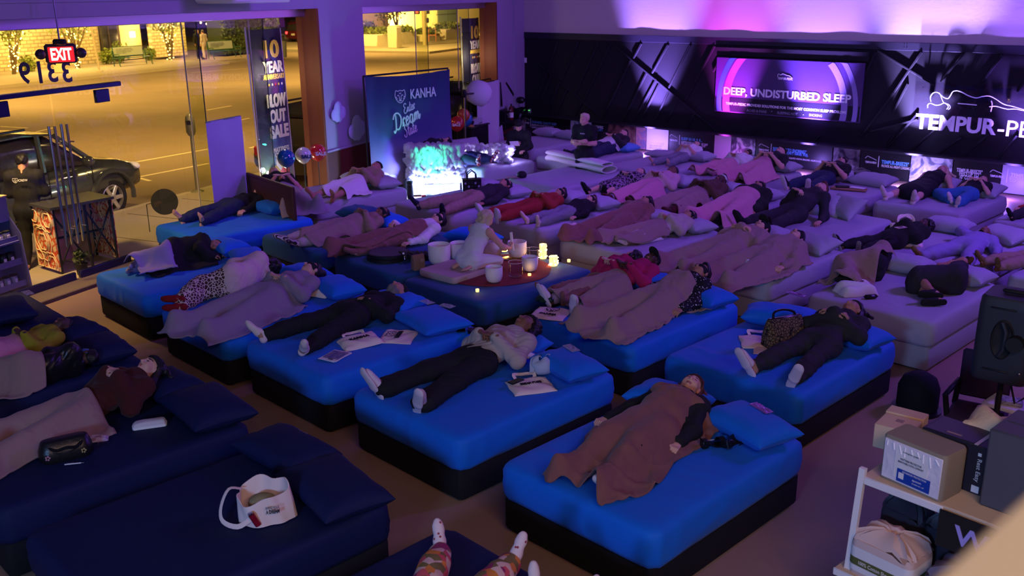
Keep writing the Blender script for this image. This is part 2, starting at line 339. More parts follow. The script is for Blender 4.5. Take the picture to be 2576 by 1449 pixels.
for i, ch in enumerate('3319'):
    s, z = onA((163, 127, 95, 58)[i]+6, (181, 180, 182, 184)[i], -T)
    txt('door_number', ch, mat('grey_vinyl', (.07, .06, .09), .6), frame(wa(s, z, -T-.008), -UA, (0, 0, 1)), h=.30, parent=dr, bold=.02)
# ---- feature wall
mb = MB(); mb.box((14, 4.8, -.1), (28, 3.8, .2), MW(0, 0)); mb.box((14, 1.5, -.25), (28, 3.2, .2), MW(0, 0)); st(mb.obj('wall_right', M_wall2))
fw = thing('wall_feature', 'black feature wall of slanted battens over a lit display strip', None); fw['kind'] = 'structure'
mb = MB(); mb.box((14, 1.75, -.05), (28, 2.2, .1), MW(0, 0)); mb.obj('panel', M_feat, fw)
mb = MB(); mb.box((14, .35, -.08), (28, .7, .1), MW(0, 0)); mb.obj('panel', M_feat, fw)
mb = MB(); mb.box((14, .66, .12), (28, .05, .30), MW(0, 0), .01); mb.obj('ledge', M_feat, fw)
rng = random.Random(4)
mb = MB(); mb.box((14, 2.88, .005), (28, .17, .05), MW(0, 0), .006)
xs = [i*.1 for i in range(281)]; wv = [-.006+.004*math.sin(x*2.1+.6)+.003*math.sin(x*4.7)+(.004 if 4 < x < 5.4 else 0) for x in xs]
mb.loft([[V((x, 2.95, 0)), V((x, 2.95, .036+w)), V((x, 2.965, .036+w)), V((x, 2.965, 0))] for x, w in zip(xs, wv)], MW(0, 0))
bm_ = mb.obj('beam', mat('navy_black_beam', (.020, .019, .03), .5), fw)
for px, py in ((1887, 107), (2073, 112), (2278, 117)):
    s, z = onB(px, py, .04)
    for i in (-.03, .03):
        for j in (-.035, .035): MB().ell((s+i, z+j, .034), .006, 6, MW(0, 0)).obj('bolt', M_chrome, bm_)
for a in [(1349, 154, 1518, 299), (1539, 107, 1805, 330), (1838, 112, 1890, 155), (2208, 127, 2350, 212), (1615, 109, 1595, 147), (1682, 112, 1642, 184), (1738, 113, 1684, 221), (1799, 115, 1726, 251), (1539, 107, 1469, 252), (1506, 107, 1448, 238), (1457, 103, 1413, 205), (1405, 103, 1377, 184), (1377, 184, 1343, 268), (1388, 190, 1352, 275), (1409, 207, 1378, 285), (1427, 224, 1400, 290), (1466, 254, 1448, 291), (1588, 151, 1517, 297), (1628, 183, 1567, 307), (1653, 198, 1595, 305), (1662, 207, 1617, 297), (1685, 228, 1650, 303), (1712, 246, 1676, 310), (1750, 282, 1730, 324), (1836, 114, 1795, 180), (2012, 122, 1990, 160), (1925, 118, 1906, 150), (2075, 124, 2064, 158), (2155, 126, 2130, 168), (2205, 130, 2176, 190),
          (2320, 130, 2250, 232), (2250, 232, 2165, 345), (2425, 134, 2368, 205), (2523, 137, 2470, 208), (2285, 210, 2248, 282), (2190, 330, 2310, 300), (2310, 285, 2235, 370), (2360, 320, 2300, 372), (2420, 345, 2360, 388), (2490, 335, 2425, 395), (2560, 340, 2510, 402), (2600, 170, 2560, 230), (2250, 340, 2235, 362), (1905, 325, 1890, 345), (1980, 332, 1960, 352), (2065, 340, 2050, 360)]:
    (s0, z0), (s1, z1) = onB(a[0], a[1]), onB(a[2], a[3]); z0 = min(z0, 2.79); z1 = max(z1, .69)
    L = math.hypot(s1-s0, z1-z0); m = MW((s0+s1)/2, (z0+z1)/2) @ Matrix.Rotation(math.atan2(z1-z0, s1-s0), 4, 'Z')
    MB().box((0, 0, .022), (L, .045, .05), m, .008).obj('batten', M_feat, fw)
# small fittings on the walls
mb = MB(); s, z = onB(1327, 280, .1); mb.box((s, z, .0), (.11, .14, .05), MW(0, 0), .01); o = mb.obj('wall_sensor', mat('grey_plastic', (.30, .33, .30), .5)); tag(o, 'small grey wall sensor with green lamps at the black wall corner', 'sensor')
for i in (-.02, .02): MB().ell((s+i, z+.02, .03), .009, 6, MW(0, 0)).obj('lamp', glow('green_led', (.1, 1, .1), 3), o)
mb = MB(); s, z = onB(1316, 152, .1); mb.box((s, z, .0), (.10, .14, .05), MW(0, 0), .01); tag(mb.obj('wall_switch', M_white), 'white wall switch at the upper left edge of the black wall', 'switch')
# ---- lit display strip under the battens
M_art = {}
def art(name, a, b, sc_, third=None):
    cols = [a, b]+([third] if third else [])
    m = mat(name, a, .35); nt = m.node_tree; tc = nt.nodes.new('ShaderNodeTexCoord'); n = nt.nodes.new('ShaderNodeTexNoise'); r = nt.nodes.new('ShaderNodeValToRGB')
    n.inputs['Scale'].default_value = sc_; n.inputs['Detail'].default_value = 2; n.inputs['Distortion'].default_value = 1.2
    e = r.color_ramp.elements
    while len(e) < len(cols): e.new(.5)
    for i, c in enumerate(cols): e[i].position = .36+.28*i/(len(cols)-1); e[i].color = (*c, 1)
    nt.links.new(tc.outputs['Object'], n.inputs['Vector']); nt.links.new(n.outputs['Fac'], r.inputs['Fac']); nt.links.new(r.outputs['Color'], nt.nodes['Principled BSDF'].inputs['Base Color']); return m
A_black = mat('black_display', (.012, .012, .014), .4); A_bed = art('bedding_print', (.12, .13, .2), (.62, .62, .72), 3.2, (.3, .3, .42)); A_dark = art('sleeper_print', (.01, .01, .015), (.10, .09, .10), 4, (.25, .22, .22)); A_curt = art('curtain_print', (.05, .02, .02), (.30, .16, .12), 2.5); A_hand = art('hand_print', (.45, .22, .2), (.10, .14, .25), 5); A_white = mat('white_display', (.80, .78, .82), .4); A_snore = art('snorer_print', (.5, .5, .55), (.08, .09, .13), 4, (.02, .02, .03))
A_grey = mat('grey_display', (.40, .40, .47), .35)
M_ptxt = mat('pale_print', (.72, .72, .78), .5); M_btxt = mat('sky_blue_print', (.12, .36, .62), .5)
def disp(x0, x1, m, label, y=None):
    y0 = lambda x: 284+(x-1315)*.1023
    s0, s1 = onB(x0, y0(x0), .02)[0], onB(x1, y0(x1), .02)[0]
    t = thing('wall_poster', label, 'poster', wb((s0+s1)/2, .02, 0)); t['group'] = 'display panels under the black wall'
    mb = MB(); mb.box(((s0+s1)/2, .33, -.01), (s1-s0-.012, .62, .03), MW(0, 0), .004)
    o = mk('board', [V(v)-t.location for v in mb.v], mb.f, m, t, None, 40)
    return t, s0, s1
def dtx(t, s, words, x0, x1, y, h, m=None, bold=.0):
    s0, z = onB(x0, y, .02); s1, _ = onB(x1, y, .02)
    o = txt('lettering', words, m or M_ptxt, Matrix.Translation(-t.location) @ MW((s0+s1)/2, z, .006), w=s1-s0, h=h, parent=t, bold=bold); return o
def dlogo(t, x0, x1, y):
    dtx(t, 0, 'TEMPUR-PEDIC', x0, x1, y, .045, None, .02); (s0, z), (s1, _) = onB(x0, y-9, .02), onB(x1, y-9, .02); L = s1-s0
    strokes('logo', [bez([(0, 0), (.2*L, .05), (.45*L, .03), (.7*L, .01), (L, -.02)])], .006, M_ptxt, Matrix.Translation(-t.location) @ MW(s0, z, .006), t)
def drule(t, x, y0, y1):
    (s0, z0), (_, z1) = onB(x, y0, .02), onB(x, y1, .02)
    mb = MB(); mb.box((s0, (z0+z1)/2, .007), (.012, abs(z1-z0), .004), Matrix.Translation(-t.location) @ MW(0, 0)); mb.obj('rule', M_ptxt, t)
t, a, b = disp(1316, 1433, A_black, 'black display reading calm mind, first of the strip by the corner'); dlogo(t, 1316, 1331, 308); drule(t, 1334, 298, 319); dtx(t, 0, 'CALM MIND, QUALITY SLEEP', 1337, 1399, 307, .085, M_btxt, .02); dtx(t, 0, 'BREATHE WITH THE RHYTHM OF THE BED', 1337, 1392, 314, .05); dtx(t, 0, 'UNWIND AND DRIFT INTO CALM SLEEP', 1337, 1394, 320, .05)
disp(1434, 1487, A_bed, 'grey bedding photo panel beside the standing crew man')
t, a, b = disp(1488, 1528, A_black, 'black display with a logo and a grey tag, right of the crew man'); dtx(t, 0, 'TEMPUR-PEDIC', 1491, 1517, 318, .07, None, .02); dtx(t, 0, 'ADAPT', 1499, 1516, 326, .07, M_btxt)
disp(1529, 1598, A_curt, 'curtain and window photo panel with brown folds'); disp(1599, 1625, A_hand, 'narrow panel with a photographed hand')
t, a, b = disp(1626, 1682, A_white, 'brightly lit white poster about sleeping together'); dtx(t, 0, 'SLEEP TOGETHER?', 1628, 1670, 359, .07, M_paper, .02); dtx(t, 0, 'ADJUST YOUR SIDE TO SUIT', 1633, 1664, 366, .045, mat('grey_print', (.35, .35, .45), .5)); dtx(t, 0, 'AND STAY CLOSE ALL NIGHT', 1633, 1664, 371, .045, MATS['grey_print'])
t, a, b = disp(1683, 1796, A_black, 'black display that counts down to sleep'); dlogo(t, 1684, 1704, 352); drule(t, 1709, 340, 364); dtx(t, 0, 'SLEEP IN 10, 9, 8...', 1713, 1766, 349, .085, M_btxt, .02); dtx(t, 0, 'SLEEPTRACKER AND THE SMART BASE', 1713, 1780, 357, .05); dtx(t, 0, 'HELP YOU FALL ASLEEP IN COMFORT', 1713, 1775, 362, .05)
disp(1797, 1840, A_grey, 'plain grey panel glowing pink and blue'); t, a, b = disp(1841, 1901, A_snore, 'photo panel of a sleeper in white sheets with snoring caption'); dtx(t, 0, 'SNORING?', 1855, 1880, 385, .07, M_paper, .02)
t, a, b = disp(1902, 2096, A_grey if 0 else A_black, 'black display that reads responds to snoring'); dlogo(t, 1908, 1934, 376); drule(t, 1940, 362, 389); dtx(t, 0, 'RESPONDS TO SNORING*', 1944, 2029, 374, .085, M_btxt, .025); dtx(t, 0, "(SO YOU DON'T HAVE TO).", 1944, 2033, 382, .085, M_btxt, .025); dtx(t, 0, 'ENJOY QUIET NIGHTS WITH SNORE RESPONSE', 1946, 2066, 394, .05, M_paper)
t, a, b = disp(2097, 2165, A_dark, 'dark photo panel of a restless sleeper captioned sleep hot'); dtx(t, 0, 'SLEEP HOT?', 2110, 2149, 417, .07)
t, a, b = disp(2166, 2292, A_black, 'black display about all-night cooling'); dlogo(t, 2176, 2205, 407); drule(t, 2211, 393, 421); dtx(t, 0, 'TEMPUR-BREEZE°', 2217, 2287, 407, .09, M_btxt, .03); dtx(t, 0, 'PROVIDE ALL-NIGHT COOLING.', 2217, 2290, 417, .055, M_paper)
disp(2293, 2399, A_bed, 'photo panel of a couple in white bedding, lit white')
t, a, b = disp(2400, 2522, A_black, 'black display reading feels up to ten degrees cooler'); [dtx(t, 0, w, x0, x1, y, .085, None, .02) for w, x0, x1, y in (('TEMPUR-BREEZE°', 2406, 2472, 427), ('FEELS UP TO', 2413, 2462, 436), ('10° COOLER*', 2414, 2462, 445))]; dlogo(t, 2490, 2526, 442)
t, a, b = disp(2523, 2680, A_grey, 'display reading experience cooler sleep at the picture edge'); drule(t, 2536, 425, 460); dtx(t, 0, 'TEMPUR-BREEZE°', 2542, 2640, 440, .09, M_paper, .03); dtx(t, 0, 'EXPERIENCE', 2540, 2600, 447, .06, M_paper); dtx(t, 0, 'COOLER SLEEP', 2540, 2606, 453, .06, M_paper)
# ---- big sign
s0, z1 = onB(1802, 159, .10); s1, z0 = onB(2155, 342, .10)[0]+.02, 1.20; z1 = 2.5
sg = thing('wall_sign', 'wide dark sign about deep undisturbed sleep with purple arcs', 'sign', wb((s0+s1)/2, z0, .1))
TL = Matrix.Translation(-sg.location)
mb = MB(); mb.box(((s0+s1)/2, (z0+z1)/2, .06), (s1-s0, z1-z0, .06), TL @ MW(0, 0), .006); mb.obj('board', mat('violet_sign_print', (.075, .035, .14), .4), sg)
mb = MB(); mb.box(((s0+s1)/2, z1+.14, .035), (s1-s0+.12, .2, .05), TL @ MW(0, 0), .006); mb.obj('top_rail', M_feat, sg)
mb = MB(); mb.box(((s0+s1)/2, z0+.19, .062), (s1-s0-.02, .34, .062), TL @ MW(0, 0)); mb.obj('unlit_band', mat('unlit_sign_tone', (.012, .01, .018), .45), sg)  # dark band paints the unlit lower part of the sign
def arc(c, r0, r1, a0, a1, m):
    mb = MB(); n = 20; vs = []; fs = []
    for i in range(n+1):
        a = R(a0+(a1-a0)*i/n)
        for r in (r0, r1):
            x, z = c[0]+r*math.cos(a), c[1]+r*math.sin(a); vs.append((min(max(x, s0+.01), s1-.01), min(max(z, z0+.02), z1-.01), .0935))
    for i in range(n): fs.append((2*i, 2*i+2, 2*i+3, 2*i+1))
    mb.add(vs, fs, TL @ MW(0, 0)); mb.obj('arc_print', m, sg)
cx = (s0+s1)/2
arc((cx, z0+.3), 1.66, 1.79, 138, 196, mat('blue_arc', (.05, .16, .55), .4)); arc((cx, z0+.3), 1.44, 1.62, 134, 196, mat('magenta_arc', (.42, .08, .42), .4)); arc((cx, z0+.25), 1.40, 1.55, -10, 44, mat('pale_arc', (.28, .22, .5), .4)); arc((cx, z0+.25), 1.68, 1.79, -8, 40, MATS['pale_arc'])
def stx(words, x0, x1, y, h, m, bold=0, shift=0):
    a, z = onB(x0, y[0], .16); b, z2 = onB(x1, y[1], .16)
    return txt('lettering', words, m, TL @ MW((a+b)/2, (z+z2)/2, .095), w=b-a, h=h, parent=sg, bold=bold)
M_signtxt = mat('white_sign_print', (.85, .85, .9), .4)
stx('DEEP, UNDISTURBED SLEEP', 1817, 2138, (232, 250), .22, M_signtxt, .03); stx('TEMPUR-PEDIC PROVIDES SOLUTIONS FOR THE MOST COMMON SLEEP PROBLEMS', 1822, 2126, (262, 282), .062, M_signtxt, .02)
M_dim = mat('dim_sign_print', (.28, .28, .36), .5)
stx('ACHES & PAINS', 1875, 1925, (278, 282), .06, M_dim); stx('SLEEPING HOT', 1952, 2003, (284, 288), .06, M_dim); stx('SNORING', 2032, 2065, (290, 292), .06, M_dim)
for x, y in ((1938, 281), (2018, 289)): a, z = onB(x, y, .16); MB().ell((a, z, .095), .012, 6, TL @ MW(0, 0)).obj('dot_print', M_dim, sg)
stx('TEMPUR-PEDIC', 1953, 1991, (198, 199), .055, M_signtxt, .02)
(a, z), (b, _) = onB(1953, 192, .16), onB(1991, 193, .16); L = b-a
strokes('logo', [bez([(0, -.02), (.02*L, .04), (.1*L, .05), (.2*L, .03), (.35*L, .06), (.6*L, .03), (.8*L, .02), (L, -.03)])], .006, M_signtxt, TL @ MW(a, z, .095), sg)
# ---- clear acrylic logo sign
s0, z1 = onB(2305, 204, .2); z0 = onB(2305, 312, .2)[1]
lg = thing('acrylic_sign', 'clear acrylic sign with a reclining figure in white line above big letters', 'sign', wb(s0+2.2, z0, .2)); TL = Matrix.Translation(-lg.location)
mb = MB(); mb.box((s0+2.4, (z0+z1)/2, .2), (4.8, z1-z0, .012), TL @ MW(0, 0)); mb.obj('sheet', M_clear, lg)
for x in (s0+.15, s0+2.2, s0+4.2): MB().tube([(x, z1-.12, .06), (x, z1-.12, .19)], .012, 8, TL @ MW(0, 0)).obj('standoff', M_chrome, lg)
a, z = onB(2304, 306, .21); b, _ = onB(2522, 306, .21)
txt('lettering', 'TEMPUR', mat('lilac_letter', (.85, .82, .95), .4), TL @ MW(a, onB(2304, 304, .21)[1], .21), w=onB(2506, 330, .21)[0]-a, h=.32, parent=lg, bold=.03, th=.03, align='LEFT')
c = onB(2506, 330, .21)[0]; txt('lettering', '-PEDIC', MATS['lilac_letter'], TL @ MW(c+.03, onB(2304, 304, .21)[1]-.0, .21), w=1.4, h=.32, parent=lg, bold=0, th=.03, align='LEFT')
def plog(pts, k=6): return bez([(lambda q: (q[0], q[1]))(onB(1860+x*.2782, y*.2782, .22)) for x, y in pts], k)
strokes('figure_line', [plog([(1735, 920), (1728, 880), (1745, 845), (1780, 832), (1815, 848), (1832, 890), (1850, 925), (1895, 945), (1908, 970), (1888, 990)]), plog([(1703, 975), (1705, 945), (1730, 932), (1775, 950), (1815, 945), (1850, 930), (1880, 945), (1890, 965), (1872, 988)]), plog([(1820, 855), (1850, 880), (1885, 890), (1910, 860), (1930, 828), (1965, 820), (2010, 832), (2070, 865), (2140, 885), (2200, 872), (2260, 868), (2320, 895), (2390, 940), (2470, 960), (2574, 990), (2700, 1010)]), plog([(2260, 965), (2320, 960), (2420, 985), (2500, 985), (2600, 1005), (2700, 1020)]), plog([(2278, 912), (2285, 945), (2272, 1010)]), plog([(1975, 935), (2060, 942), (2145, 950)])], .011, mat('white_letter', (.85, .85, .95), .3), TL @ MW(0, 0, .212), lg, 6)
# ---- other room surfaces behind the viewer
mb = MB(); mb.add([V((14, -8, 0)), V((-14, -8, 0)), V((-14, -8, 6.7)), V((14, -8, 6.7))], [(3, 2, 1, 0)]); st(mb.obj('wall_back', M_wall))
mb = MB(); a, b = wb(28), V((14, -8, 0)); mb.add([a, b, b+V((0, 0, 6.7)), a+V((0, 0, 6.7))], [(0, 1, 2, 3)]); st(mb.obj('wall_side', M_wall))
mb = MB(); a, b = wa(-29), V((-14, -8, 0)); mb.add([a, b, b+V((0, 0, 6.7)), a+V((0, 0, 6.7))], [(3, 2, 1, 0)]); st(mb.obj('wall_near', M_wall))
# ================================================================ STREET
GZ, RZ, DB, DC, DF = .05, -.10, -37, -3.25, -29.7
M_walk = mat('concrete_walk', (.36, .30, .22), .8, bump=(9, .15, .01), var=(1.5, .4, (.30, .25, .18)))
M_road = mat('asphalt', (.23, .17, .12), .85, bump=(40, .2, .006), var=(.35, .3, (.17, .125, .09)))
M_line = mat('road_paint', (.62, .52, .34), .8)
def flat(name, s0, s1, d0, d1, z, m, th=.3): mb = MB(); wbox(mb, s0, s1, z-th, z, d0, d1); return st(mb.obj(name, m))
walk = flat('sidewalk', -40, 60, DC, -T, GZ, M_walk); flat('road', -60, 110, DF, DC-.1, RZ, M_road); flat('curb', -40, 60, DC-.17, DC, GZ, mat('curb_concrete', (.40, .34, .25), .8))
far = flat('sidewalk_far', -60, 23, DB, DF, GZ, M_walk); flat('sidewalk_corner', 35, 120, -50, -22, GZ, M_walk); flat('road_side', 23, 34, -100, DF, RZ+.002, M_road, .05); flat('ground', -90, 160, -110, DB, RZ-.01, M_road)
for s in np.arange(-20, 6, 1.5): MB().box((s, GZ+.001, -1.8), (.018, .006, 2.4), MA(0, 0)).obj('joint', mat('dark_joint', (.10, .08, .06), .9), walk)
for pts in ([(344, 407), (523, 375)], [(344, 446), (525, 411)], [(344, 446), (378, 455)], [(520, 277), (582, 266)], [(590, 305), (628, 297)], [(628, 372), (660, 365)], [(0, 318), (70, 322)], [(90, 332), (140, 320)], [(480, 183), (620, 172)], [(690, 300), (745, 290)], [(1000, 160), (1200, 150)], [(945, 230), (985, 226)], [(1125, 222), (1160, 240)]):
    a, b = at(*pts[0], RZ+.003), at(*pts[1], RZ+.003); w = .10
    t = (b-a).normalized(); n = V((t.y, -t.x, 0))*w/2; o = mk('road_marking', [a-n, b-n, b+n, a+n], [(0, 1, 2, 3)], M_line); o['kind'] = 'structure'
# ---- restaurant across the road
M_brick = mat('pale_brick', (.62, .50, .30), .85); nt = M_brick.node_tree
tc = nt.nodes.new('ShaderNodeTexCoord'); mp = nt.nodes.new('ShaderNodeMapping'); bt = nt.nodes.new('ShaderNodeTexBrick'); bp = nt.nodes.new('ShaderNodeBump')
mp.inputs['Rotation'].default_value = (R(90), 0, 0); bt.inputs['Scale'].default_value = 1; bt.inputs['Brick Width'].default_value = .5; bt.inputs['Row Height'].default_value = .2; bt.inputs['Mortar Size'].default_value = .03
bt.inputs['Color1'].default_value = (.62, .50, .30, 1); bt.inputs['Color2'].default_value = (.5, .38, .22, 1); bt.inputs['Mortar'].default_value = (.3, .22, .12, 1)
nt.links.new(tc.outputs['Object'], mp.inputs[0]); nt.links.new(mp.outputs[0], bt.inputs['Vector']); nt.links.new(bt.outputs['Color'], nt.nodes['Principled BSDF'].inputs['Base Color']); nt.links.new(bt.outputs['Fac'], bp.inputs['Height']); bp.inputs['Strength'].default_value = .6; nt.links.new(bp.outputs['Normal'], nt.nodes['Principled BSDF'].inputs['Normal'])
M_stucco = mat('cream_stucco', (.72, .55, .32), .85, bump=(6, .1, .02)); M_darkglass = mat('dark_glass', (.02, .018, .016), .15, spec=.6)
def sx(px, py=120, d=DB): return onA(px, py, d)[0]
def az(px, py, d=DB): return onA(px, py, d)[1]
bl = thing('restaurant_building', 'low cream restaurant across the road with pale brick and dark door', 'building', wa(sx(250), GZ, DB), R(90)-AA)
Wb = lambda: MB()
TB = (Matrix.Translation(bl.location) @ Matrix.Rotation(R(90)-AA, 4, 'Z')).inverted()
def bbox(name, px0, px1, z0, z1, d0, d1, m, b=0):
    s0, s1 = sx(px0), sx(px1); return wbox(MB(), s0, s1, z0, z1, DB+d0, DB+d1, b)
def bput(mb, name, m, par=None):
    o = mk(name, [TB @ V(v) for v in mb.v], mb.f, m, par or bl, None, 40); return o
bput(bbox('', -180, 252, GZ, 6, -.3, 0, 0), 'brick_wall', M_brick); bput(bbox('', 252, 384, GZ, 6, -1.2, -.9, 0), 'porch_wall', M_stucco); bput(bbox('', 384, 470, GZ, 6, -.3, 0, 0), 'brick_wall', M_brick)
bput(bbox('', 240, 252, GZ, 6, -1.2, 0, 0), 'corner_pier', M_stucco)
bput(bbox('', 252, 330, GZ, 3.6, -.9, -.82, 0), 'door_frame', mat('dark_timber', (.05, .03, .02), .6)); d_ = bput(bbox('', 258, 323, .15, 3.4, -.82, -.78, 0), 'glass_door', M_darkglass)
for px in (279, 300): bput(bbox('', px-1, px+1, .15, 3.4, -.78, -.74, 0), 'mullion', MATS['dark_timber'], d_)
s = sx(355, 85); z = az(355, 85, DB-.9); mb = MB(); mb.box((s, z, DB-.75), (.28, .4, .3), MA(0, 0), .03); bput(mb, 'wall_sconce', glow('warm_lamp', (1, .62, .2), 9))
lamp('sconce_light', 'POINT', wa(s, z-.2, DB+.2), 160, (1, .6, .2), size=.2); lamp('brick_wash_light', 'AREA', wa(sx(60), 4.8, DB+3.2), 2400, (1, .66, .2), wa(sx(60), 2, DB), 8, .5); lamp('brick_wash_light', 'AREA', wa(sx(400), 4.8, DB+3), 1300, (1, .66, .2), wa(sx(400), 2, DB), 5, .5)
# patio with slatted canopy and bulbs, hedge
pt = thing('patio_canopy', 'slatted patio canopy with string bulbs beyond the hedge', 'canopy', wa(sx(570, 60), GZ, DB+1))
for i in range(7):
    z = 3.9+i*.16; mb = MB(); wbox(mb, sx(490, 60), sx(625, 60), z, z+.07, DB-2-i*.5, DB-1.8-i*.5); o = mk('slat', [V(v)-pt.location for v in mb.v], mb.f, mat('pale_slat', (.55, .42, .40), .7), pt)
for px in (498, 620): mb = MB(); s = sx(px, 60); wbox(mb, s-.08, s+.08, GZ, 3.9, DB-2, DB-1.84); mk('post', [V(v)-pt.location for v in mb.v], mb.f, mat('dark_post', (.08, .05, .04), .7), pt)
M_bulb = glow('bulb', (1, .66, .22), 14); M_fairy = glow('fairy_bulb', (1, .60, .12), 16)
for px, py in ((505, 57), (520, 60), (535, 62), (548, 65), (562, 66), (578, 68), (592, 66), (606, 62)):
    s, z = onA(px, py, DB-1.2); mk('bulb', *(lambda b: ([V(v)-pt.location for v in b.v], b.f))(MB().ell(wa(s, z, DB-1.2), .07, 6)), M_bulb, pt)
lamp('patio_light', 'POINT', wa(sx(560, 60), 3.4, DB-2.5), 500, (1, .62, .3), size=.5)
def leaves(name, cen, rad, n, size, m, parent, seed=1, shell=.6, kind='stuff'):
    g = np.random.default_rng(seed); d = g.normal(size=(n, 3)); d /= np.linalg.norm(d, axis=1)[:, None]
    r = shell+(1-shell)*g.random(n)[:, None]; P = np.array(cen)+d*r*np.array(rad); A = g.normal(size=(n, 3)); A /= np.linalg.norm(A, axis=1)[:, None]
    B = np.cross(A, g.normal(size=(n, 3))); B /= np.linalg.norm(B, axis=1)[:, None]; s = size*(.6+.8*g.random(n)[:, None])
    vs = np.stack([P-A*s, P+B*s*.5, P+A*s, P-B*s*.5], 1).reshape(-1, 3); fs = np.arange(4*n).reshape(n, 4)
    o = mk(name, vs, fs, m, parent, None, 180); o['kind'] = kind; return o
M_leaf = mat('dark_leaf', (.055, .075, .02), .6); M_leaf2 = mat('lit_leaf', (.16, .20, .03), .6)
hd_ = thing('hedge', 'long clipped dark hedge in front of the patio canopy', 'hedge', wa(sx(560), GZ, DB+2.0))
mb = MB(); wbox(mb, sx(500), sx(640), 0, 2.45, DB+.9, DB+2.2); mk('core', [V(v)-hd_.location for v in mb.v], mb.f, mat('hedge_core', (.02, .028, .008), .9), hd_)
g = np.random.default_rng(7); n = 5200; L = sx(640)-sx(500); Q = np.stack([g.uniform(sx(498), sx(642), n), .05+2.5*g.random(n)**.8, DB+2.15+.25*g.random(n)], 1); top = g.random(n) < .25; Q[top, 1] = 2.45+.15*g.random(top.sum()); Q[top, 2] = DB+.9+1.4*g.random(top.sum())
P = np.array(CORN)+Q[:, :1]*np.array(UA)+Q[:, 2:]*np.array(NA); P[:, 2] = Q[:, 1]; P -= np.array(hd_.location); A = g.normal(size=(n, 3))*.07; B = g.normal(size=(n, 3))*.05
o = mk('foliage', np.stack([P-A, P+B, P+A, P-B], 1).reshape(-1, 3), np.arange(4*n).reshape(n, 4), M_leaf, hd_, None, 180); o['kind'] = 'stuff'
def tree(px, py, h, spread, label, seed, lit=True, n=1500, d=DB+2.2, base=.05):
    rg = random.Random(seed); s = sx(px, py, d); t = thing('tree', label, 'tree', wa(s, base, d)); mb = MB(); tips = []; path = []
    for i in range(6):
        a = rg.uniform(0, 6.28); sp = spread*rg.uniform(.35, .8); pts = [V((.05*math.cos(a), .05*math.sin(a), 0))]
        for k in range(1, 5): f = k/4; pts.append(V((sp*f**1.2*math.cos(a)+rg.uniform(-.1, .1), sp*f**1.2*math.sin(a)+rg.uniform(-.1, .1), h*.8*f)))
        mb.tube(pts, [.09, .07, .05, .035, .02], 6); tips += pts[3:]; path.append(pts)
    mb.obj('trunk', mat('bark', (.11, .075, .04), .9), t)
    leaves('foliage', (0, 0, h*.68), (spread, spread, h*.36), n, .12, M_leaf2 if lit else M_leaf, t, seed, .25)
    if lit:
        mb = MB()
        for pts in path:
            for k in range(26):
                f = rg.random()*3.99; i = int(f); q = pts[i].lerp(pts[i+1], f-i); mb.ell(q+V((rg.uniform(-.15, .15), rg.uniform(-.15, .15), rg.uniform(-.1, .1))), .035, 4)
        o = mb.obj('fairy_lights', M_fairy, t); o['kind'] = 'stuff'
        lamp('fairy_glow_light', 'POINT', wa(s, 1.8, d+.5), 60, (1, .62, .15), size=.6)
    return t
tree(25, 130, 4.6, 1.7, 'tree wound with fairy lights at the far left by the brick wall', 1); tree(190, 130, 4.8, 1.8, 'tree wound with fairy lights behind the exit sign', 2); tree(425, 120, 4.6, 1.5, 'tree wound with fairy lights right of the wall sconce', 3)
for i, (px, py, r, lb) in enumerate([(272, 150, .55, 'low flowering shrub left of the restaurant door'), (300, 132, .7, 'round shrub in front of the restaurant door'), (375, 140, .45, 'small shrub under the wall sconce'), (70, 158, .5, 'low shrub beside the pale brick wall')]):
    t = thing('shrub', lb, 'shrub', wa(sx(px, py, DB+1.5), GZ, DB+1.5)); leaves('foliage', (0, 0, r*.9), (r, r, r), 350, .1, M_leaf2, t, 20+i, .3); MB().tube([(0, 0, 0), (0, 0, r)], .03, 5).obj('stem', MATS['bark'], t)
# ---- benches
M_bgreen = mat('green_steel', (.02, .07, .035), .5)
def bench(a, b, label, face):
    p = at(*a, GZ); q = at(*b, GZ); c = (p+q)/2; ax = (q-p).normalized(); L = (q-p).length
    t = thing('bench', label, 'bench', c, math.atan2(ax.y, ax.x)); w = L/2
    for i in range(4): MB().box((0, -.32+i*.12, .46), (L, .09, .035), None, .008).obj('seat_slat', M_bgreen, t)
    bd = MB().box((0, .16, .82), (L*.84, .04, .62), Matrix.Rotation(R(-6), 4, 'X'), .01).obj('advert_board', M_bgreen, t)
    MB().box((0, .125, .84), (L*.80, .02, .50), Matrix.Rotation(R(-6), 4, 'X'), .004).obj('advert_sheet', mat(face, (.42, .46, .36) if 'one' in face else (.34, .38, .36), .6), bd)
    for k, wd in enumerate((.62, .66, .58, .4)): txt('lettering', ('YOU WANT A LAWYER WHO', 'UNDERSTANDS YOU AND', 'CAN HELP REDUCE YOUR', 'INJURY DEBTS')[k], M_ink, frame(V((-L*.36, .112, .98-k*.085)), (1, 0, 0), (0, .10, 1)), w=L*wd*.7, h=.045, parent=bd, align='LEFT', th=.006)
    for sgn in (-1, 1):
        x = sgn*w*.9; mb = MB(); mb.tube([(x, -.42, 0), (x, -.36, .1), (x, -.36, .44)], .03, 6); mb.tube([(x, .12, 0), (x, .14, .5), (x, .2, .9)], .03, 6); mb.obj('leg', M_bgreen, t)
        mb = MB(); mb.tube([(x, -.40, .44), (x, -.44, .6), (x, -.36, .68), (x, .1, .68)], .028, 6); mb.obj('armrest', M_bgreen, t)
bench((287, 168), (377, 160), 'green bench with a pale advert board on the far sidewalk by the restaurant', 'advert_one'); bench((525, 149), (600, 143), 'bench with a grey advert board in front of the dark hedge', 'advert_two')
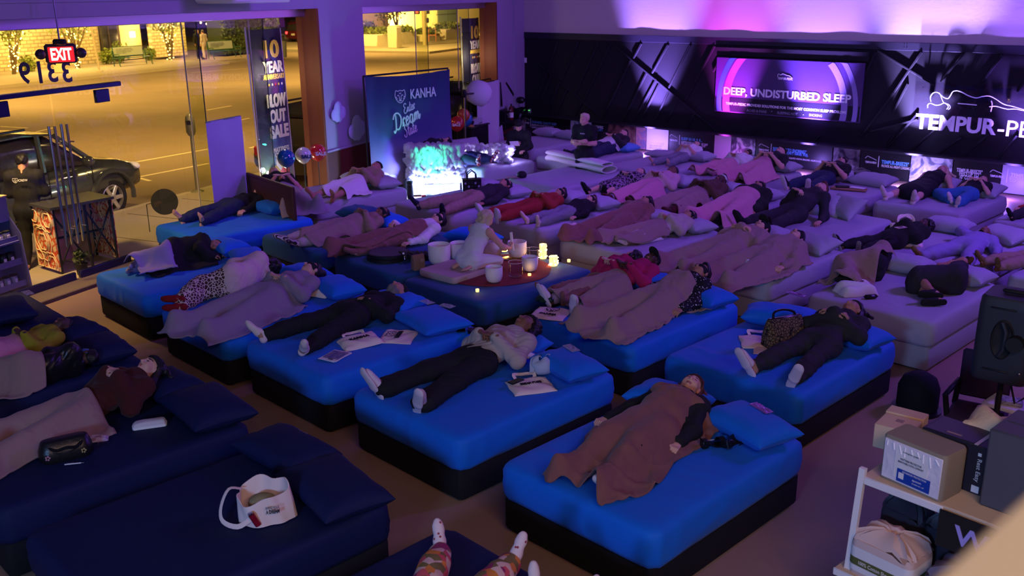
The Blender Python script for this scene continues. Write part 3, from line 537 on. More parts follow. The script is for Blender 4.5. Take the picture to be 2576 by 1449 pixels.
# ---- far people, bins, pole
def thing_at(name, label, cat, px, py, z=.05): return thing(name, label, cat, at(px, py, z))
t = thing_at('trash_can', 'grey round litter bin with hooded lid beside the red car', 'bin', 708, 144)
MB().lathe([(.33, 0), (.36, .05), (.40, 1.0), (.42, 1.05)], 18).obj('body', mat('grey_concrete', (.12, .12, .11), .8), t); MB().lathe([(.43, 1.05), (.43, 1.12), (.30, 1.15), (.30, 1.36), (.43, 1.38), (.40, 1.5), (.1, 1.55)], 18).obj('hood', mat('dark_hood', (.03, .03, .03), .5), t)
t = thing_at('utility_box', 'tall pale utility cabinet standing on the far corner', 'cabinet', 994, 121); MB().box((0, 0, .78), (.85, .7, 1.55), Matrix.Rotation(-.5, 4, 'Z'), .04).obj('body', mat('pale_metal', (.55, .48, .34), .7), t); MB().box((0, 0, 1.6), (.75, .6, .12), Matrix.Rotation(-.5, 4, 'Z'), .05).obj('lid', MATS['pale_metal'], t)
t = thing_at('signal_pole', 'grey signal pole with a red stop hand lamp on the far corner', 'signal', 1069, 114); MB().tube([(0, 0, 0), (0, 0, 9)], .17, 12).obj('pole', mat('pole_metal', (.40, .33, .22), .7), t)
b = MB().box((-.5, -.2, 2.6), (.42, .3, .46), None, .04).obj('signal_head', M_blackmatte, t); MB().box((-.5, -.36, 2.6), (.20, .04, .28), None, .06).obj('stop_hand', glow('red_hand', (1, .06, .02), 6), b); MB().box((.35, -.2, 2.6), (.24, .2, .44), None, .03).obj('signal_head', M_blackmatte, t); MB().box((.3, -.2, 1.9), (.2, .15, .4), None, .03).obj('push_box', M_blackmatte, t); MB().box((0, -.2, 3.5), (.7, .04, .22)).obj('street_plate', M_white, t)
# white corner building with planters
cb = thing('corner_building', 'long cream corner building with a dark glass bay behind the signal', 'building', at(1050, 85, GZ)); bx = cb.location.copy()
def cbox(px0, px1, d, z0, z1, th=.4, py=80):
    s0, s1 = onA(px0, py, d)[0], onA(px1, py, d)[0]; mb = MB(); wbox(mb, s0, s1, z0, z1, d-th, d); mb.v = [V(v)-bx for v in mb.v]; return mb
cbox(905, 1215, -36, 0, 9).obj('wall', M_stucco, cb); g_ = cbox(1103, 1152, -35.9, 1.0, 4.2).obj('glass_bay', mat('bay_glass', (.10, .12, .08), .25), cb); [cbox(1103, 1152, -35.8, z, z+.08).obj('mullion', mat('dark_mullion', (.05, .05, .04), .5), g_) for z in (1.8, 2.6, 3.4)]
for px0, px1, z1, lb in ((948, 1050, 2.2, 'white planter wall left of the signal pole'), (1072, 1108, 1.5, 'low white planter wall right of the signal pole'), (1122, 1160, 2.2, 'taller white planter block under the glass bay')):
    t = thing('planter', lb, 'planter', wa(onA((px0+px1)/2, 100, -29.5 if px0 < 1060 else -29)[0], GZ, -29.5)); dd = -29.5 if px0 < 1060 else -29; s0, s1 = onA(px0, 100, dd)[0], onA(px1, 100, dd)[0]
    mb = MB(); wbox(mb, s0, s1, 0, z1*.42, dd-1.4, dd, .05); mb.v = [V(v)-t.location for v in mb.v]; mb.obj('wall', mat('white_planter', (.70, .62, .46), .8), t)
    g = np.random.default_rng(int(px0)); n = 500; Q = np.stack([g.uniform(s0+.2, s1-.2, n), z1*.42+.4*g.random(n), dd-.7+.5*g.normal(size=n)*.6], 1); P = np.array(CORN)+Q[:, :1]*np.array(UA)+Q[:, 2:]*np.array(NA); P[:, 2] = Q[:, 1]; P -= np.array(t.location); A = g.normal(size=(n, 3))*.14; B = g.normal(size=(n, 3))*.1
    o = mk('plants', np.stack([P-A, P+B, P+A, P-B], 1).reshape(-1, 3), np.arange(4*n).reshape(n, 4), M_leaf2, t, None, 180); o['kind'] = 'stuff'
lamp('corner_wash_light', 'AREA', wa(onA(1050, 80, -34)[0], 1.2, -33.6), 5200, (1, .70, .16), wa(onA(1050, 80, -36)[0], 4.5, -36), 14, .5)
tree(972, 95, 4.2, 1.1, 'small street tree behind the pale utility cabinet', 5, False, 500, -31.5); tree(1000, 95, 4.4, 1.0, 'second small street tree just right of its twin', 6, False, 500, -33.2); lamp('corner_lamp_light', 'SPOT', wa(onA(1000, 100, -24)[0], 9, -24), 5000, (1, .64, .16), wa(onA(1040, 110, -28)[0], 0, -28), .3, None, 140, .8)
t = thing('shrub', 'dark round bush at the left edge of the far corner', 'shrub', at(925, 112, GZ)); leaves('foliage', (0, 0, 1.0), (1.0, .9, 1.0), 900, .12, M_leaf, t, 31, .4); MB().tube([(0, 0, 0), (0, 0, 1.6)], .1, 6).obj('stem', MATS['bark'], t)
t = thing_at('barrier_frame', 'pink tubular barrier frame on the far corner', 'barrier', 1088, 104); mb = MB(); mb.tube([(-.3, 0, 0), (-.3, 0, 1.0), (.3, 0, 1.0), (.3, 0, 0)], .035, 6); mb.tube([(-.3, 0, .5), (.3, 0, .5)], .03, 6); mb.obj('frame', mat('pink_paint', (.6, .2, .12), .6), t)
# parking meter and street sign pole
t = thing_at('parking_meter', 'grey parking meter on a post at the near curb', 'meter', 497, 482); MB().lathe([(.14, 0), (.12, .03), (.035, .05), (.035, 1.25)], 12).obj('post', mat('meter_metal', (.28, .26, .20), .5, .6), t); MB().lathe([(.06, 1.2), (.10, 1.28), (.10, 1.5), (.085, 1.6), (.03, 1.66)], 14).obj('meter_head', MATS['meter_metal'], t); MB().box((0, -.09, 1.48), (.10, .03, .10), None, .01).obj('display_window', M_darkglass, t)
t = thing_at('sign_post', 'thin pale sign post on the far curb left of the bench', 'post', 251, 180); MB().tube([(0, 0, 0), (-.25, 0, 4.6)], .06, 8).obj('post', MATS['pole_metal'], t); MB().lathe([(.18, 0), (.18, .05), (.07, .1)], 10).obj('foot', MATS['pole_metal'], t)
t = thing_at('pedestal_cabinet', 'small cream pedestal cabinet on the far sidewalk below the exit sign', 'cabinet', 152, 183); MB().box((0, 0, .55), (.5, .4, 1.1), None, .04).obj('body', mat('cream_metal', (.6, .5, .3), .6), t); MB().box((0, 0, 1.14), (.58, .48, .1), None, .03).obj('lid', MATS['cream_metal'], t)
# ---- cars
def car(name, label, loc, rz, body, red=False):
    t = thing(name, label, 'car', loc, rz)
    def ring(x, hw, z0, z1, k=3.2, n=24):
        c = (z0+z1)/2; h = (z1-z0)/2; o = []
        for j in range(n):
            a = 2*math.pi*(j+.5)/n; ca, sa = math.cos(a), math.sin(a); o.append(V((x, hw*math.copysign(abs(ca)**(2/k), ca), c+h*math.copysign(abs(sa)**(2/k), sa))))
        return o
    B = MB().loft([ring(-2.36, .70, .62, .95), ring(-2.30, .86, .45, 1.08), ring(-1.9, .93, .34, 1.12), ring(0, .95, .30, 1.14), ring(.9, .95, .32, 1.15), ring(1.25, .94, .34, 1.16), ring(2.0, .90, .38, 1.06), ring(2.30, .82, .42, .98), ring(2.42, .66, .50, .85)])
    for sx_ in (-1.42, 1.42):
        for sy in (-1, 1): B.tube([(sx_+.52*math.cos(a), sy*.945, .40+.52*math.sin(a)) for a in (math.pi*(-.06+1.12*i/12) for i in range(13))], .05, 6)
    B.obj('body', body, t)
    cabin = MB().loft([ring(-2.22, .70, 1.05, 1.16, 4), ring(-2.05, .76, 1.0, 1.62, 4), ring(-1.7, .77, 1.0, 1.76, 4), ring(-.3, .78, 1.0, 1.80, 4), ring(.35, .77, 1.0, 1.74, 4), ring(.75, .76, 1.0, 1.45, 4), ring(1.15, .74, 1.0, 1.14, 4)]).obj('cabin', M_darkglass, t)
    MB().loft([ring(-2.06, .70, 1.66, 1.72, 3), ring(-1.7, .75, 1.72, 1.83, 3), ring(-.3, .76, 1.76, 1.86, 3), ring(.36, .74, 1.72, 1.79, 3), ring(.5, .70, 1.66, 1.70, 3)]).obj('roof', body, t)
    for sy in (-1, 1):
        for a, b in (((-1.95, 1.12), (-1.78, 1.74)), ((-1.05, 1.12), (-1.0, 1.78)), ((.02, 1.12), (.0, 1.78)), ((1.18, 1.13), (.38, 1.74))): MB().tube([(a[0], sy*.80, a[1]), (b[0], sy*.765, b[1])], .05, 6).obj('roof_pillar', body, t)
        MB().tube([(-1.75, sy*.62, 1.90), (-.1, sy*.62, 1.90)], .022, 6).obj('roof_rail', M_darkmetal, t)
        m = MB().ell((.82, sy*1.05, 1.22), (.10, .14, .10), 12).obj('side_mirror', body, t)
        for x in (.55, -.55): MB().box((x-.15, sy*.955, .98), (.22, .035, .04), None, .012).obj('door_handle', M_chrome, t)
        for x in (.98, -.02, -1.05): MB().box((x, sy*.948, .78), (.012, .014, .72)).obj('door_seam', M_ink, t)
        MB().box((0, sy*.93, .32), (2.1, .10, .07), None, .02).obj('side_step', M_blackmatte, t)
        MB().ell((2.28, sy*.66, .86), (.14, .16, .09), 12).obj('headlight', M_whitegloss, t); MB().box((-2.32, sy*.70, .92), (.10, .22, .22), None, .03).obj('tail_light', glow('tail_lamp', (1, .02, .02), 9) if red else mat('red_lens', (.3, .01, .01), .3), t)
    MB().box((-2.40, 0, .80), (.03, .36, .17), None, .01).obj('number_plate', mat('plate', (.45, .42, .36), .5), t); MB().box((2.41, 0, .68), (.05, .9, .2), None, .02).obj('grille', M_blackmatte, t)
    for x in (-1.42, 1.42):
        for sy in (-1, 1):
            Mw = Matrix.Translation((x, sy*.80, .38)) @ Matrix.Rotation(R(90)*-sy, 4, 'X')
            w = MB().lathe([(.24, -.12), (.36, -.12), (.39, -.07), (.39, .09), (.35, .13), (.27, .13), (.25, .05)], 28, Mw).obj('tyre', mat('tyre_rubber', (.012, .012, .012), .8), t)
            MB().lathe([(.265, .125), (.25, .13), (.24, .06)], 28, Mw, False).obj('rim', mat('alloy', (.62, .60, .56), .3, .8), w)
            for k in range(6):
                a = k*math.pi/3; mb = MB(); mb.tube([(.05*math.cos(a), .05*math.sin(a), .10), (.25*math.cos(a), .25*math.sin(a), .11)], [.05, .042], 6, Mw, flat=.5); mb.obj('spoke', MATS['alloy'], w)
            MB().lathe([(.07, .06), (.07, .13), (.03, .145)], 12, Mw).obj('hub_cap', MATS['alloy'], w)
    return t
M_carg = mat('grey_car_paint', (.075, .085, .08), .22, .5, coat=.6); M_carb = mat('black_car_paint', (.012, .013, .014), .2, .3, coat=.6)
YC = math.atan2(UA.y, UA.x)
def roofat(px, py): q = at(px, py, 1.72); q.z = RZ; return q
lamp('storefront_light', 'SPOT', wa(-17.2, 3.6, -.75), 1000, (1, .62, .25), wa(-16.6, .3, -1.8), .3, None, 140, .6); lamp('storefront_light', 'SPOT', wa(-10, 3.7, -1.8), 500, (1, .62, .22), wa(-9.5, 0, -2.6), .3, None, 140, .6)
sc_, _ = onA(342, 470, -4.4); car('parked_car', 'grey four-wheel-drive car parked at the near curb, left', wa(sc_-2.9, RZ, -4.45), YC, M_carg)
sc2, _ = onA(640, 400, -4.5); car('parked_car', 'black car parked at the curb behind the striped sale flag', roofat(862, 250), YC, M_carb)
sc3, _ = onA(1130, 300, -4.2); car('parked_car', 'dark car roof seen beyond the second window by the softbox lamp', roofat(1140, 212)+UA*1.3, YC, M_carb)
p = at(728, 112, RZ); car('moving_car', 'red-lit car with glowing tail lamps at the far junction', p+UA*3, YC, mat('dark_red_paint', (.08, .008, .008), .3, .3), True)
# ---- feather flags outside the glass
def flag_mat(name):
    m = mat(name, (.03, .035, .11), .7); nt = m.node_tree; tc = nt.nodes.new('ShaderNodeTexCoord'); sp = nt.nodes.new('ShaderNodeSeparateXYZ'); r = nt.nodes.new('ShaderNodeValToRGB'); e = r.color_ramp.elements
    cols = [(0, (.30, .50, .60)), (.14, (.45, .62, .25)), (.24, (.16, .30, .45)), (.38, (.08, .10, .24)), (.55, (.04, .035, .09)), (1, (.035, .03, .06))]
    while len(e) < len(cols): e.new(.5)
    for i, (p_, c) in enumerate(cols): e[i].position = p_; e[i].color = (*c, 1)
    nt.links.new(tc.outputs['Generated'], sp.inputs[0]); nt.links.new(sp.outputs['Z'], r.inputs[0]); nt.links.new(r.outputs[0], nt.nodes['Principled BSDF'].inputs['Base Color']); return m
def flag(label, px0, px1, pyb, d, h, gold, z0=.05):
    s0, _ = onA(px0, pyb, d); s1, _ = onA(px1, pyb, d); w = (s1-s0)*.62 if 0 else 1.0; t = thing('sale_flag', label, 'flag', wa((s0+s1)/2, GZ, d))
    Ml = frame(V((0, 0, z0)), UA, (0, 0, 1)); sw = lambda u, v: (w*(u-.5)-.10*(v-.5), h*v, .16*math.cos((u-.5)*2.6)+.012*math.sin(u*22))
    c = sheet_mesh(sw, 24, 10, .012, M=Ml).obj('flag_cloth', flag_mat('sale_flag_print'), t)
    MB().tube([Ml @ V((-w/2-.0+.05, -.05, .0)), Ml @ V((-w/2-.05, h+.05, .0))], .02, 6).obj('pole', M_whitegloss, t); MB().tube([Ml @ V((w/2+.05, 0, .02)), Ml @ V((w/2-.05, h, .02))], .035, 6).obj('lit_edge', M_white_cloth, t); MB().lathe([(.3, 0), (.3, .03), (.05, .05)], 16).obj('flag_base', M_blackmatte, t)
    for wd, v, hh, ww, m, b in (('10', .89, .34, .46, M_gold, .03), ('YEAR', .79, .22, .62, M_creamprint, .03), ('ANNIVERSARY', .735, .10, .66, M_gold, .01), ('BLOW', .60, .26, .60, M_creamprint, .045), ('OUT', .51, .26, .50, M_creamprint, .045), ('SALE', .42, .26, .58, M_creamprint, .045), ('MATTRESS', .315, .09, .5, M_paper, .0), ('CENTRAL', .285, .08, .42, M_paper, .0)):
        txt('lettering', wd, m, Ml @ Matrix.Translation((-.10*(v-.5), h*v, .172)), w=ww, h=hh, parent=c, bold=b, th=.01)
    for i in range(5): txt('star', '*', (M_gold, M_creamprint, mat('red_print', (.5, .03, .03), .6))[i % 3], Ml @ Matrix.Translation((-.2+.1*i, h*.69, .172)), h=.05, parent=c, th=.01)
    for x, y, rx, m in ((-.18, .16, .17, (.62, .45, .03)), (.10, .18, .15, (.62, .10, .08)), (-.02, .24, .14, (.6, .58, .55))): MB().ell((x, h*y, .16), (rx, rx*1.3, .02), 16, Ml).obj('balloon_print', mat('print_%d' % int(x*100+50), m, .6), c)
    return t
flag('tall sale flag by the first window, left of the brown jamb', 655, 735, 465, -.85, 3.35, 1); flag('tall sale flag at the right end of the second window', 1160, 1212, 300, -.75, 3.3, 1)
lamp('flag_light', 'POINT', wa(onA(690, 470, -.5)[0], .35, -.46), 26, (1, .85, .7), size=.08); lamp('flag_light', 'POINT', wa(onA(690, 300, -.5)[0], 2.6, -.46), 22, (1, .85, .7), size=.08); lamp('flag_light', 'POINT', wa(onA(1185, 150, -.45)[0], 2.4, -.44), 16, (1, .8, .6), size=.08)
# ---- crew table outside the door
t = thing('display_table', 'folding counter with black top and orange mandala end panels outside the door', 'table', at(200, 680, GZ), YC); Rt = Matrix.Rotation(YC, 4, 'Z').inverted()
def lp(px, py, z): return Rt @ (at(px, py, z)-t.location)
H = 1.0; a, b, c, d = [lp(x, y, GZ+H) for x, y in ((80, 548), (168, 548), (287, 508), (205, 503))]
ax = lp(155, 690, GZ); bx_ = lp(300, 655, GZ); L = (bx_-ax).length; dv = (bx_-ax).normalized(); nv = V((-dv.y, dv.x, 0)); D = .62
def tp(u, v, z): return ax+dv*(u*L)+nv*(v*D)+V((0, 0, z))
mb = MB(); mb.add([tp(-.05, -.08, H), tp(1.03, -.08, H), tp(1.03, 1.08, H), tp(-.05, 1.08, H), tp(-.05, -.08, H+.04), tp(1.03, -.08, H+.04), tp(1.03, 1.08, H+.04), tp(-.05, 1.08, H+.04)], [(3, 2, 1, 0), (4, 5, 6, 7), (0, 1, 5, 4), (1, 2, 6, 5), (2, 3, 7, 6), (3, 0, 4, 7)]); mb.obj('table_top', mat('black_laminate', (.05, .05, .05), .25), t)
M_mand = patt('orange_mandala_print', 'cell', [(.62, .09, .03), (.70, .52, .30)], 9)
def wallp(name, u0, v0, u1, v1, m, z0=.04, z1=H):
    a, b = tp(u0, v0, 0), tp(u1, v1, 0); n = (b-a).cross(V((0, 0, 1))).normalized()*.012; vs = [p+V((0, 0, z)) for z in (z0, z1) for p in (a-n, b-n, b+n, a+n)]
    return mk(name, vs, [(3, 2, 1, 0), (4, 5, 6, 7), (0, 1, 5, 4), (1, 2, 6, 5), (2, 3, 7, 6), (3, 0, 4, 7)], m, t)
for u0 in (0, 1):
    e = wallp('end_panel', u0, 0, u0, 1, M_mand)
    for k, (rr, zc, vc) in enumerate([(.11, .82, .25), (.17, .80, .3), (.2, .48, .62), (.13, .46, .6), (.28, .44, .65), (.12, .14, .3), (.2, .12, .35), (.10, .85, .85), (.16, .16, .9)]):
        pts = [tp(u0-.022 if u0 == 0 else u0-.03, min(max(vc+rr/D*math.cos(a_), .02), .98), min(max(zc+rr*math.sin(a_)*(1+.1*math.cos(6*a_)), .06), H-.02)) for a_ in (2*math.pi*i/20 for i in range(21))]; MB().tube(pts, .008, 4).obj('mandala_line', mat('cream_line', (.72, .55, .34), .7), e)
wallp('back_panel', 0, 1, 1, 1, mat('pale_orange_panel', (.50, .30, .18), .8))
for u, v in ((.02, .02), (.98, .02), (.55, .05), (.98, .98)): mb = MB(); mb.tube([tp(u, v, 0), tp(u, v, H)], .022, 6); mb.obj('leg', M_blackmatte, t)
for z0, z1 in ((.1, .9), (.9, .1)): mb = MB(); mb.tube([tp(.02, .02, z0), tp(.5, .05, z1)], .016, 6); mb.tube([tp(.55, .05, z0), tp(.98, .02, z1)], .016, 6); mb.obj('cross_brace', M_blackmatte, t)
mb = MB(); mb.tube([tp(0, .5, .48), tp(1, .5, .48)], .018, 6); mb.obj('shelf_bar', M_blackmatte, t)
t2 = thing('potted_plant', 'small dark potted plant on the ground in front of the folding counter', 'plant', at(208, 690, GZ)); MB().lathe([(.07, 0), (.09, .16), (.10, .17)], 14).obj('pot', M_blackmatte, t2); leaves('foliage', (0, 0, .28), (.16, .16, .12), 90, .045, M_leaf, t2, 55, .2)
# ================================================================ BEDS
def rrect(w, l, r, ns=10, nc=6):
    r = max(min(r, w/2-.005, l/2-.005), .004); o = []; cs = [(w/2-r, l/2-r, 0), (-w/2+r, l/2-r, 90), (-w/2+r, -l/2+r, 180), (w/2-r, -l/2+r, 270)]
    for i in range(4):
        x, y, a = cs[i]; arcp = [(x+r*math.cos(R(a+90*j/nc)), y+r*math.sin(R(a+90*j/nc))) for j in range(nc+1)]; o += arcp
        nx, ny, na = cs[(i+1) % 4]; e = (nx+r*math.cos(R(na)), ny+r*math.sin(R(na))); b = arcp[-1]
        o += [(b[0]+(e[0]-b[0])*j/ns, b[1]+(e[1]-b[1])*j/ns) for j in range(1, ns)]
    return o
def mattress(w, l, z0, z1, seed, rough=1.):
    g = np.random.default_rng(seed); rings = []; prof = [(.05, z0), (.012, z0+.012), (0, z0+.05), (-.006, (z0+z1)/2), (0, z1-.06), (.012, z1-.028), (.03, z1-.010), (.06, z1), (.11, z1+.004), (.2, z1+.006), (.32, z1+.006), (.46, z1+.006), (.6, z1+.006), (w/2-.02, z1+.006)]
    K = [(g.uniform(2, 5), g.uniform(2, 5), g.uniform(0, 6.3), g.uniform(5, 12)) for _ in range(4)]
    for ins, z in prof:
        if ins > w/2-.015 and ins != prof[-1][0]: continue
        rr_ = rrect(w-2*ins, l-2*ins, .11-ins*.3); ring = []
        for x, y in rr_:
            t = sum(math.sin(a*x+b*y+c)*math.sin(d*y-a*x*1.7) for a, b, c, d in K)/4; ang = math.atan2(y/l, x/w)
            if ins > .05: ring.append(V((x, y, z+rough*(.006*t+.010*max(0, math.sin(6*x+3*y+K[0][2])-.86)*4))))
            else:
                nrm = V((x/w, y/l, 0)).normalized(); corner = min(1, max(0, (abs(x)/(w/2)*abs(y)/(l/2)-.55)*3)); wv = .004*t+.006*corner*math.sin(ang*90+z*25+K[1][2])
                ring.append(V((x, y, z+.0))+nrm*wv*rough)
        rings.append(ring)
    return MB().loft(rings)
BED = {}; SHEET = {}
def bed(key, p, q, sheet, base, label, w=1.52, l=2.03, top=.6, rev=False, seed=0, zb=.30, group=None, turn=0):
    c = bq(p+l/2, q-w/2); rz = -HA+R(turn)
    if turn: c = bq(p+w/2, q-l/2)
    t = thing('bed', label, 'bed', c, rz, group); BED[key] = (t, w, l, top, rz); SHEET[key] = sheet
    mattress(w, l, zb, top, seed or len(BED)*7+3).obj('mattress', sheet, t, ang=60)
    mb = MB(); rings = [[V((x, y, z)) for x, y in rrect(w-.05-2*i, l-.05-2*i, .05, 4, 4)] for i, z in ((.006, .035), (0, .05), (0, zb-.02), (.012, zb+.002))]
    mb.loft(rings).obj('base', base, t)
    if base is not M_base_black or zb < .3:
        pass
    for sx_ in (-1, 1):
        for sy in (-1, 1): MB().lathe([(.03, 0), (.035, .01), (.03, .05)], 8, Matrix.Translation((sx_*(w/2-.12), sy*(l/2-.12), 0))).obj('leg', M_blackmatte, t)
    return t
def bl2w(key, x, y, z=0):
    t, w, l, top, a = BED[key]; return t.location + V((math.cos(a)*x-math.sin(a)*y, math.sin(a)*x+math.cos(a)*y, top+z))
QB = 'shop beds in rows for the sound bath'
for key, p, q, sh, ba, lb in [
  ('B1', 4.60, -3.34, M_sheet_blue, M_base_black, 'blue bed under the woman in a brown beanie and mauve blanket'),
  ('B2', 4.62, -5.33, M_sheet_blue, M_base_black, 'blue bed under the curly-haired woman in a pale hoodie and black trousers'),
  ('B3', 4.60, -7.22, M_sheet_blue, M_base_black, 'blue bed under the bearded man in black with white socks'),
  ('B4', 4.50, -8.98, M_sheet_blue, M_base_black, 'blue bed shared by the white-robed sleeper and the masked woman in grey lilac'),
  ('B5', 4.55, -11.0, M_sheet_blue, M_base_black, 'blue bed with the curled sleeper in a black coat, by the glass door'),
  ('B6', 6.33, -13.06, M_sheet_blue, M_base_black, 'blue bed with the barefoot man in jeans by the wooden headboard'),
  ('B7', 8.95, -13.90, M_sheet_grey, M_base_grey, 'pale bed behind the wooden headboard with two men on it'),
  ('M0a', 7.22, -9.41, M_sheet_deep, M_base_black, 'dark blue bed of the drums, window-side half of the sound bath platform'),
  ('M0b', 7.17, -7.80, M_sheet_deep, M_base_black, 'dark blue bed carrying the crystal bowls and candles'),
  ('M1', 7.26, -5.65, M_sheet_blue, M_base_black, 'blue bed of the pink cardigan woman and the dotted blouse woman'),
  ('M2', 7.32, -3.80, M_sheet_blue, M_base_black, 'blue bed of the woman in a dark hood with a leopard bag'),
  ('M3', 10.10, -3.76, M_sheet_grey, M_base_grey, 'grey bed with two curled sleepers beside the loudspeaker'),
  ('M4', 10.30, -5.88, M_sheet_grey, M_base_grey, 'grey bed of two masked people under tan blankets with a rolled white tote'),
  ('M5', 10.07, -7.76, M_sheet_grey, M_base_grey, 'grey bed behind the bowls with a printed tote on its corner'),
  ('M6', 10.27, -9.80, M_sheet_grey, M_base_grey, 'grey bed of the red outfit and the white socks behind the bowl player'),
  ('M7', 10.0, -11.60, M_sheet_grey, M_base_grey, 'grey bed of the man with dark socks and tan trousers by the glowing cloud'),
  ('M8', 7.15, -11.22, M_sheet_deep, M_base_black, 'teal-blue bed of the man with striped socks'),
  ('R1', 12.75, -9.95, M_sheet_grey, M_base_grey, 'pale bed of the floral dress and the pink sweater'),
  ('R2', 12.72, -8.20, M_sheet_grey, M_base_grey, 'pale bed of the white headband and the black fur jacket'),
  ('R3', 12.55, -6.22, M_sheet_grey, M_base_grey, 'pale bed of the bearded man in a dark suit, empty on one half'),
  ('R4', 12.60, -4.20, M_sheet_grey, M_base_grey, 'pale bed of the black fleece and the purple suit'),
  ('R13', 12.60, -2.35, M_sheet_grey, M_base_grey, 'pale bed with only a yellow-brown sock in view'),
  ('R11', 12.92, -11.75, M_sheet_grey, M_base_grey, 'empty pale bed with a folded white quilt on its far edge'),
  ('W1', 13.25, -14.25, M_sheet_grey, M_base_grey, 'pale bed of the man in a dark beanie between the cloud lamps'),
  ('R5', 15.62, -5.57, M_sheet_grey, M_base_grey, 'violet-lit bed of the blonde woman and the woman in blue jeans'),
  ('R6', 15.20, -7.30, M_sheet_grey, M_base_grey, 'violet-lit bed of the woman in a black tee and dark jeans'),
  ('R7', 15.34, -9.34, M_sheet_grey, M_base_grey, 'violet-lit bed with two people under a pink blanket'),
  ('R8', 15.25, -11.27, M_sheet_grey, M_base_grey, 'violet-lit bed of the barefoot woman in a white tee'),
  ('R9', 15.2, -13.2, M_sheet_grey, M_base_grey, 'violet-lit bed behind the standing crew man'),
  ('R10', 15.75, -15.3, M_sheet_grey, M_base_grey, 'empty pale bed with two pillows in the corner of the room'),
  ('R12', 15.6, -3.62, M_sheet_grey, M_base_grey, 'pale bed at the end of the row under the cooler sleep display'),
  ('L1', 1.62, -4.95, M_sheet_shaded, M_base_black, 'empty shade-darkened blue bed with the open cream tote'),
  ('L2', 1.58, -6.85, M_sheet_shaded, M_base_black, 'shade-darkened blue bed of the woman in a maroon sweater'),
  ('L3', 1.62, -8.93, M_sheet_shaded, M_base_black, 'shade-darkened blue bed of the couple in leather jacket and yellow-green shirt'),
  ('L4', 1.60, -10.9, M_sheet_shaded, M_base_black, 'shade-darkened blue bed at the glass door beside the display stand'),
  ('L5', 1.72, -2.95, M_sheet_shaded, M_base_black, 'shade-darkened blue bed of the dotted socks, reversed with its foot to the aisle')]:
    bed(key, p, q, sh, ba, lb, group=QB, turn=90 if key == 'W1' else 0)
# ---- pillows
def pillow_mesh(w, l, h, seed, n=16):
    g = np.random.default_rng(seed); vs = []; fs = []; k = [(g.uniform(2, 4), g.uniform(2, 4), g.uniform(0, 6)) for _ in range(3)]
    for s in (1, -1):
        for i in range(n+1):
            for j in range(n+1):
                u, v = -1+2*i/n, -1+2*j/n; u, v = math.sin(u*math.pi/2), math.sin(v*math.pi/2)
                e = max(0, (1-u**4)*(1-v**4))**.5; t = sum(math.sin(a*u*3+b*v*3+c) for a, b, c in k)/3
                crease = .06*math.sin(9*(u+v*.6)+k[0][2])*(1-e)*e*2
                vs.append(V((w/2*u*(1-.07*(1-v*v)), l/2*v*(1-.09*(1-u*u)), s*h/2*(e*(1+.12*t)+crease)+h/2)))
    m = (n+1)**2
    for i in range(n):
        for j in range(n):
            a = i*(n+1)+j; b = a+n+1; fs += [(a, b, b+1, a+1), (m+a+1, m+b+1, m+b, m+a)]
    return vs, fs
PN = [0]
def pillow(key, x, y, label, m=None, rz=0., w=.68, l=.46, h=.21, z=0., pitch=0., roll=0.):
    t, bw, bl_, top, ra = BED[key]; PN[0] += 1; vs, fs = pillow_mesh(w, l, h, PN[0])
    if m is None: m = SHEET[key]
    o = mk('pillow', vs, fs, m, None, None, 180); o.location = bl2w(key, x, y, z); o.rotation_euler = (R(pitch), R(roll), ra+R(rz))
    return tag(o, label, 'pillow', 'pillows on the beds')
M_pp = mat('powder_blue_cotton', (.10, .26, .62), .7, bump=(5, .25, .02))
WHO = dict(B1='the brown beanie woman', B2='the curly-haired woman in the pale hoodie', B3='the bearded man in black', B4='the masked woman in grey lilac', B5='the curled sleeper in the black coat', B6='the barefoot man in jeans', B7='the two men behind the headboard', M1='the pink cardigan woman', M2='the dark-hooded woman', M3='the curled sleepers by the loudspeaker', M4='the rolled white tote', M5='the tote printed with big letters', M6='the red outfit', M7='the man in tan trousers', M8='the man with striped socks', R1='the floral dress', R2='the white headband', R3='the bearded man in a suit', R4='the purple suit', R5='the blonde woman', R6='the woman in dark jeans', R7='the pink blanket couple', R8='the barefoot woman in a white tee', R9='the sleeper behind the crew man', R10='nobody, in the corner', W1='the dark beanie man', L1='the open cream tote', L2='the maroon sweater woman', L3='the leather jacket sleeper', L4='the display stand', L5='the dotted socks', R12='the last row end', R13='the yellow-brown sock', M0a='the flat drums')
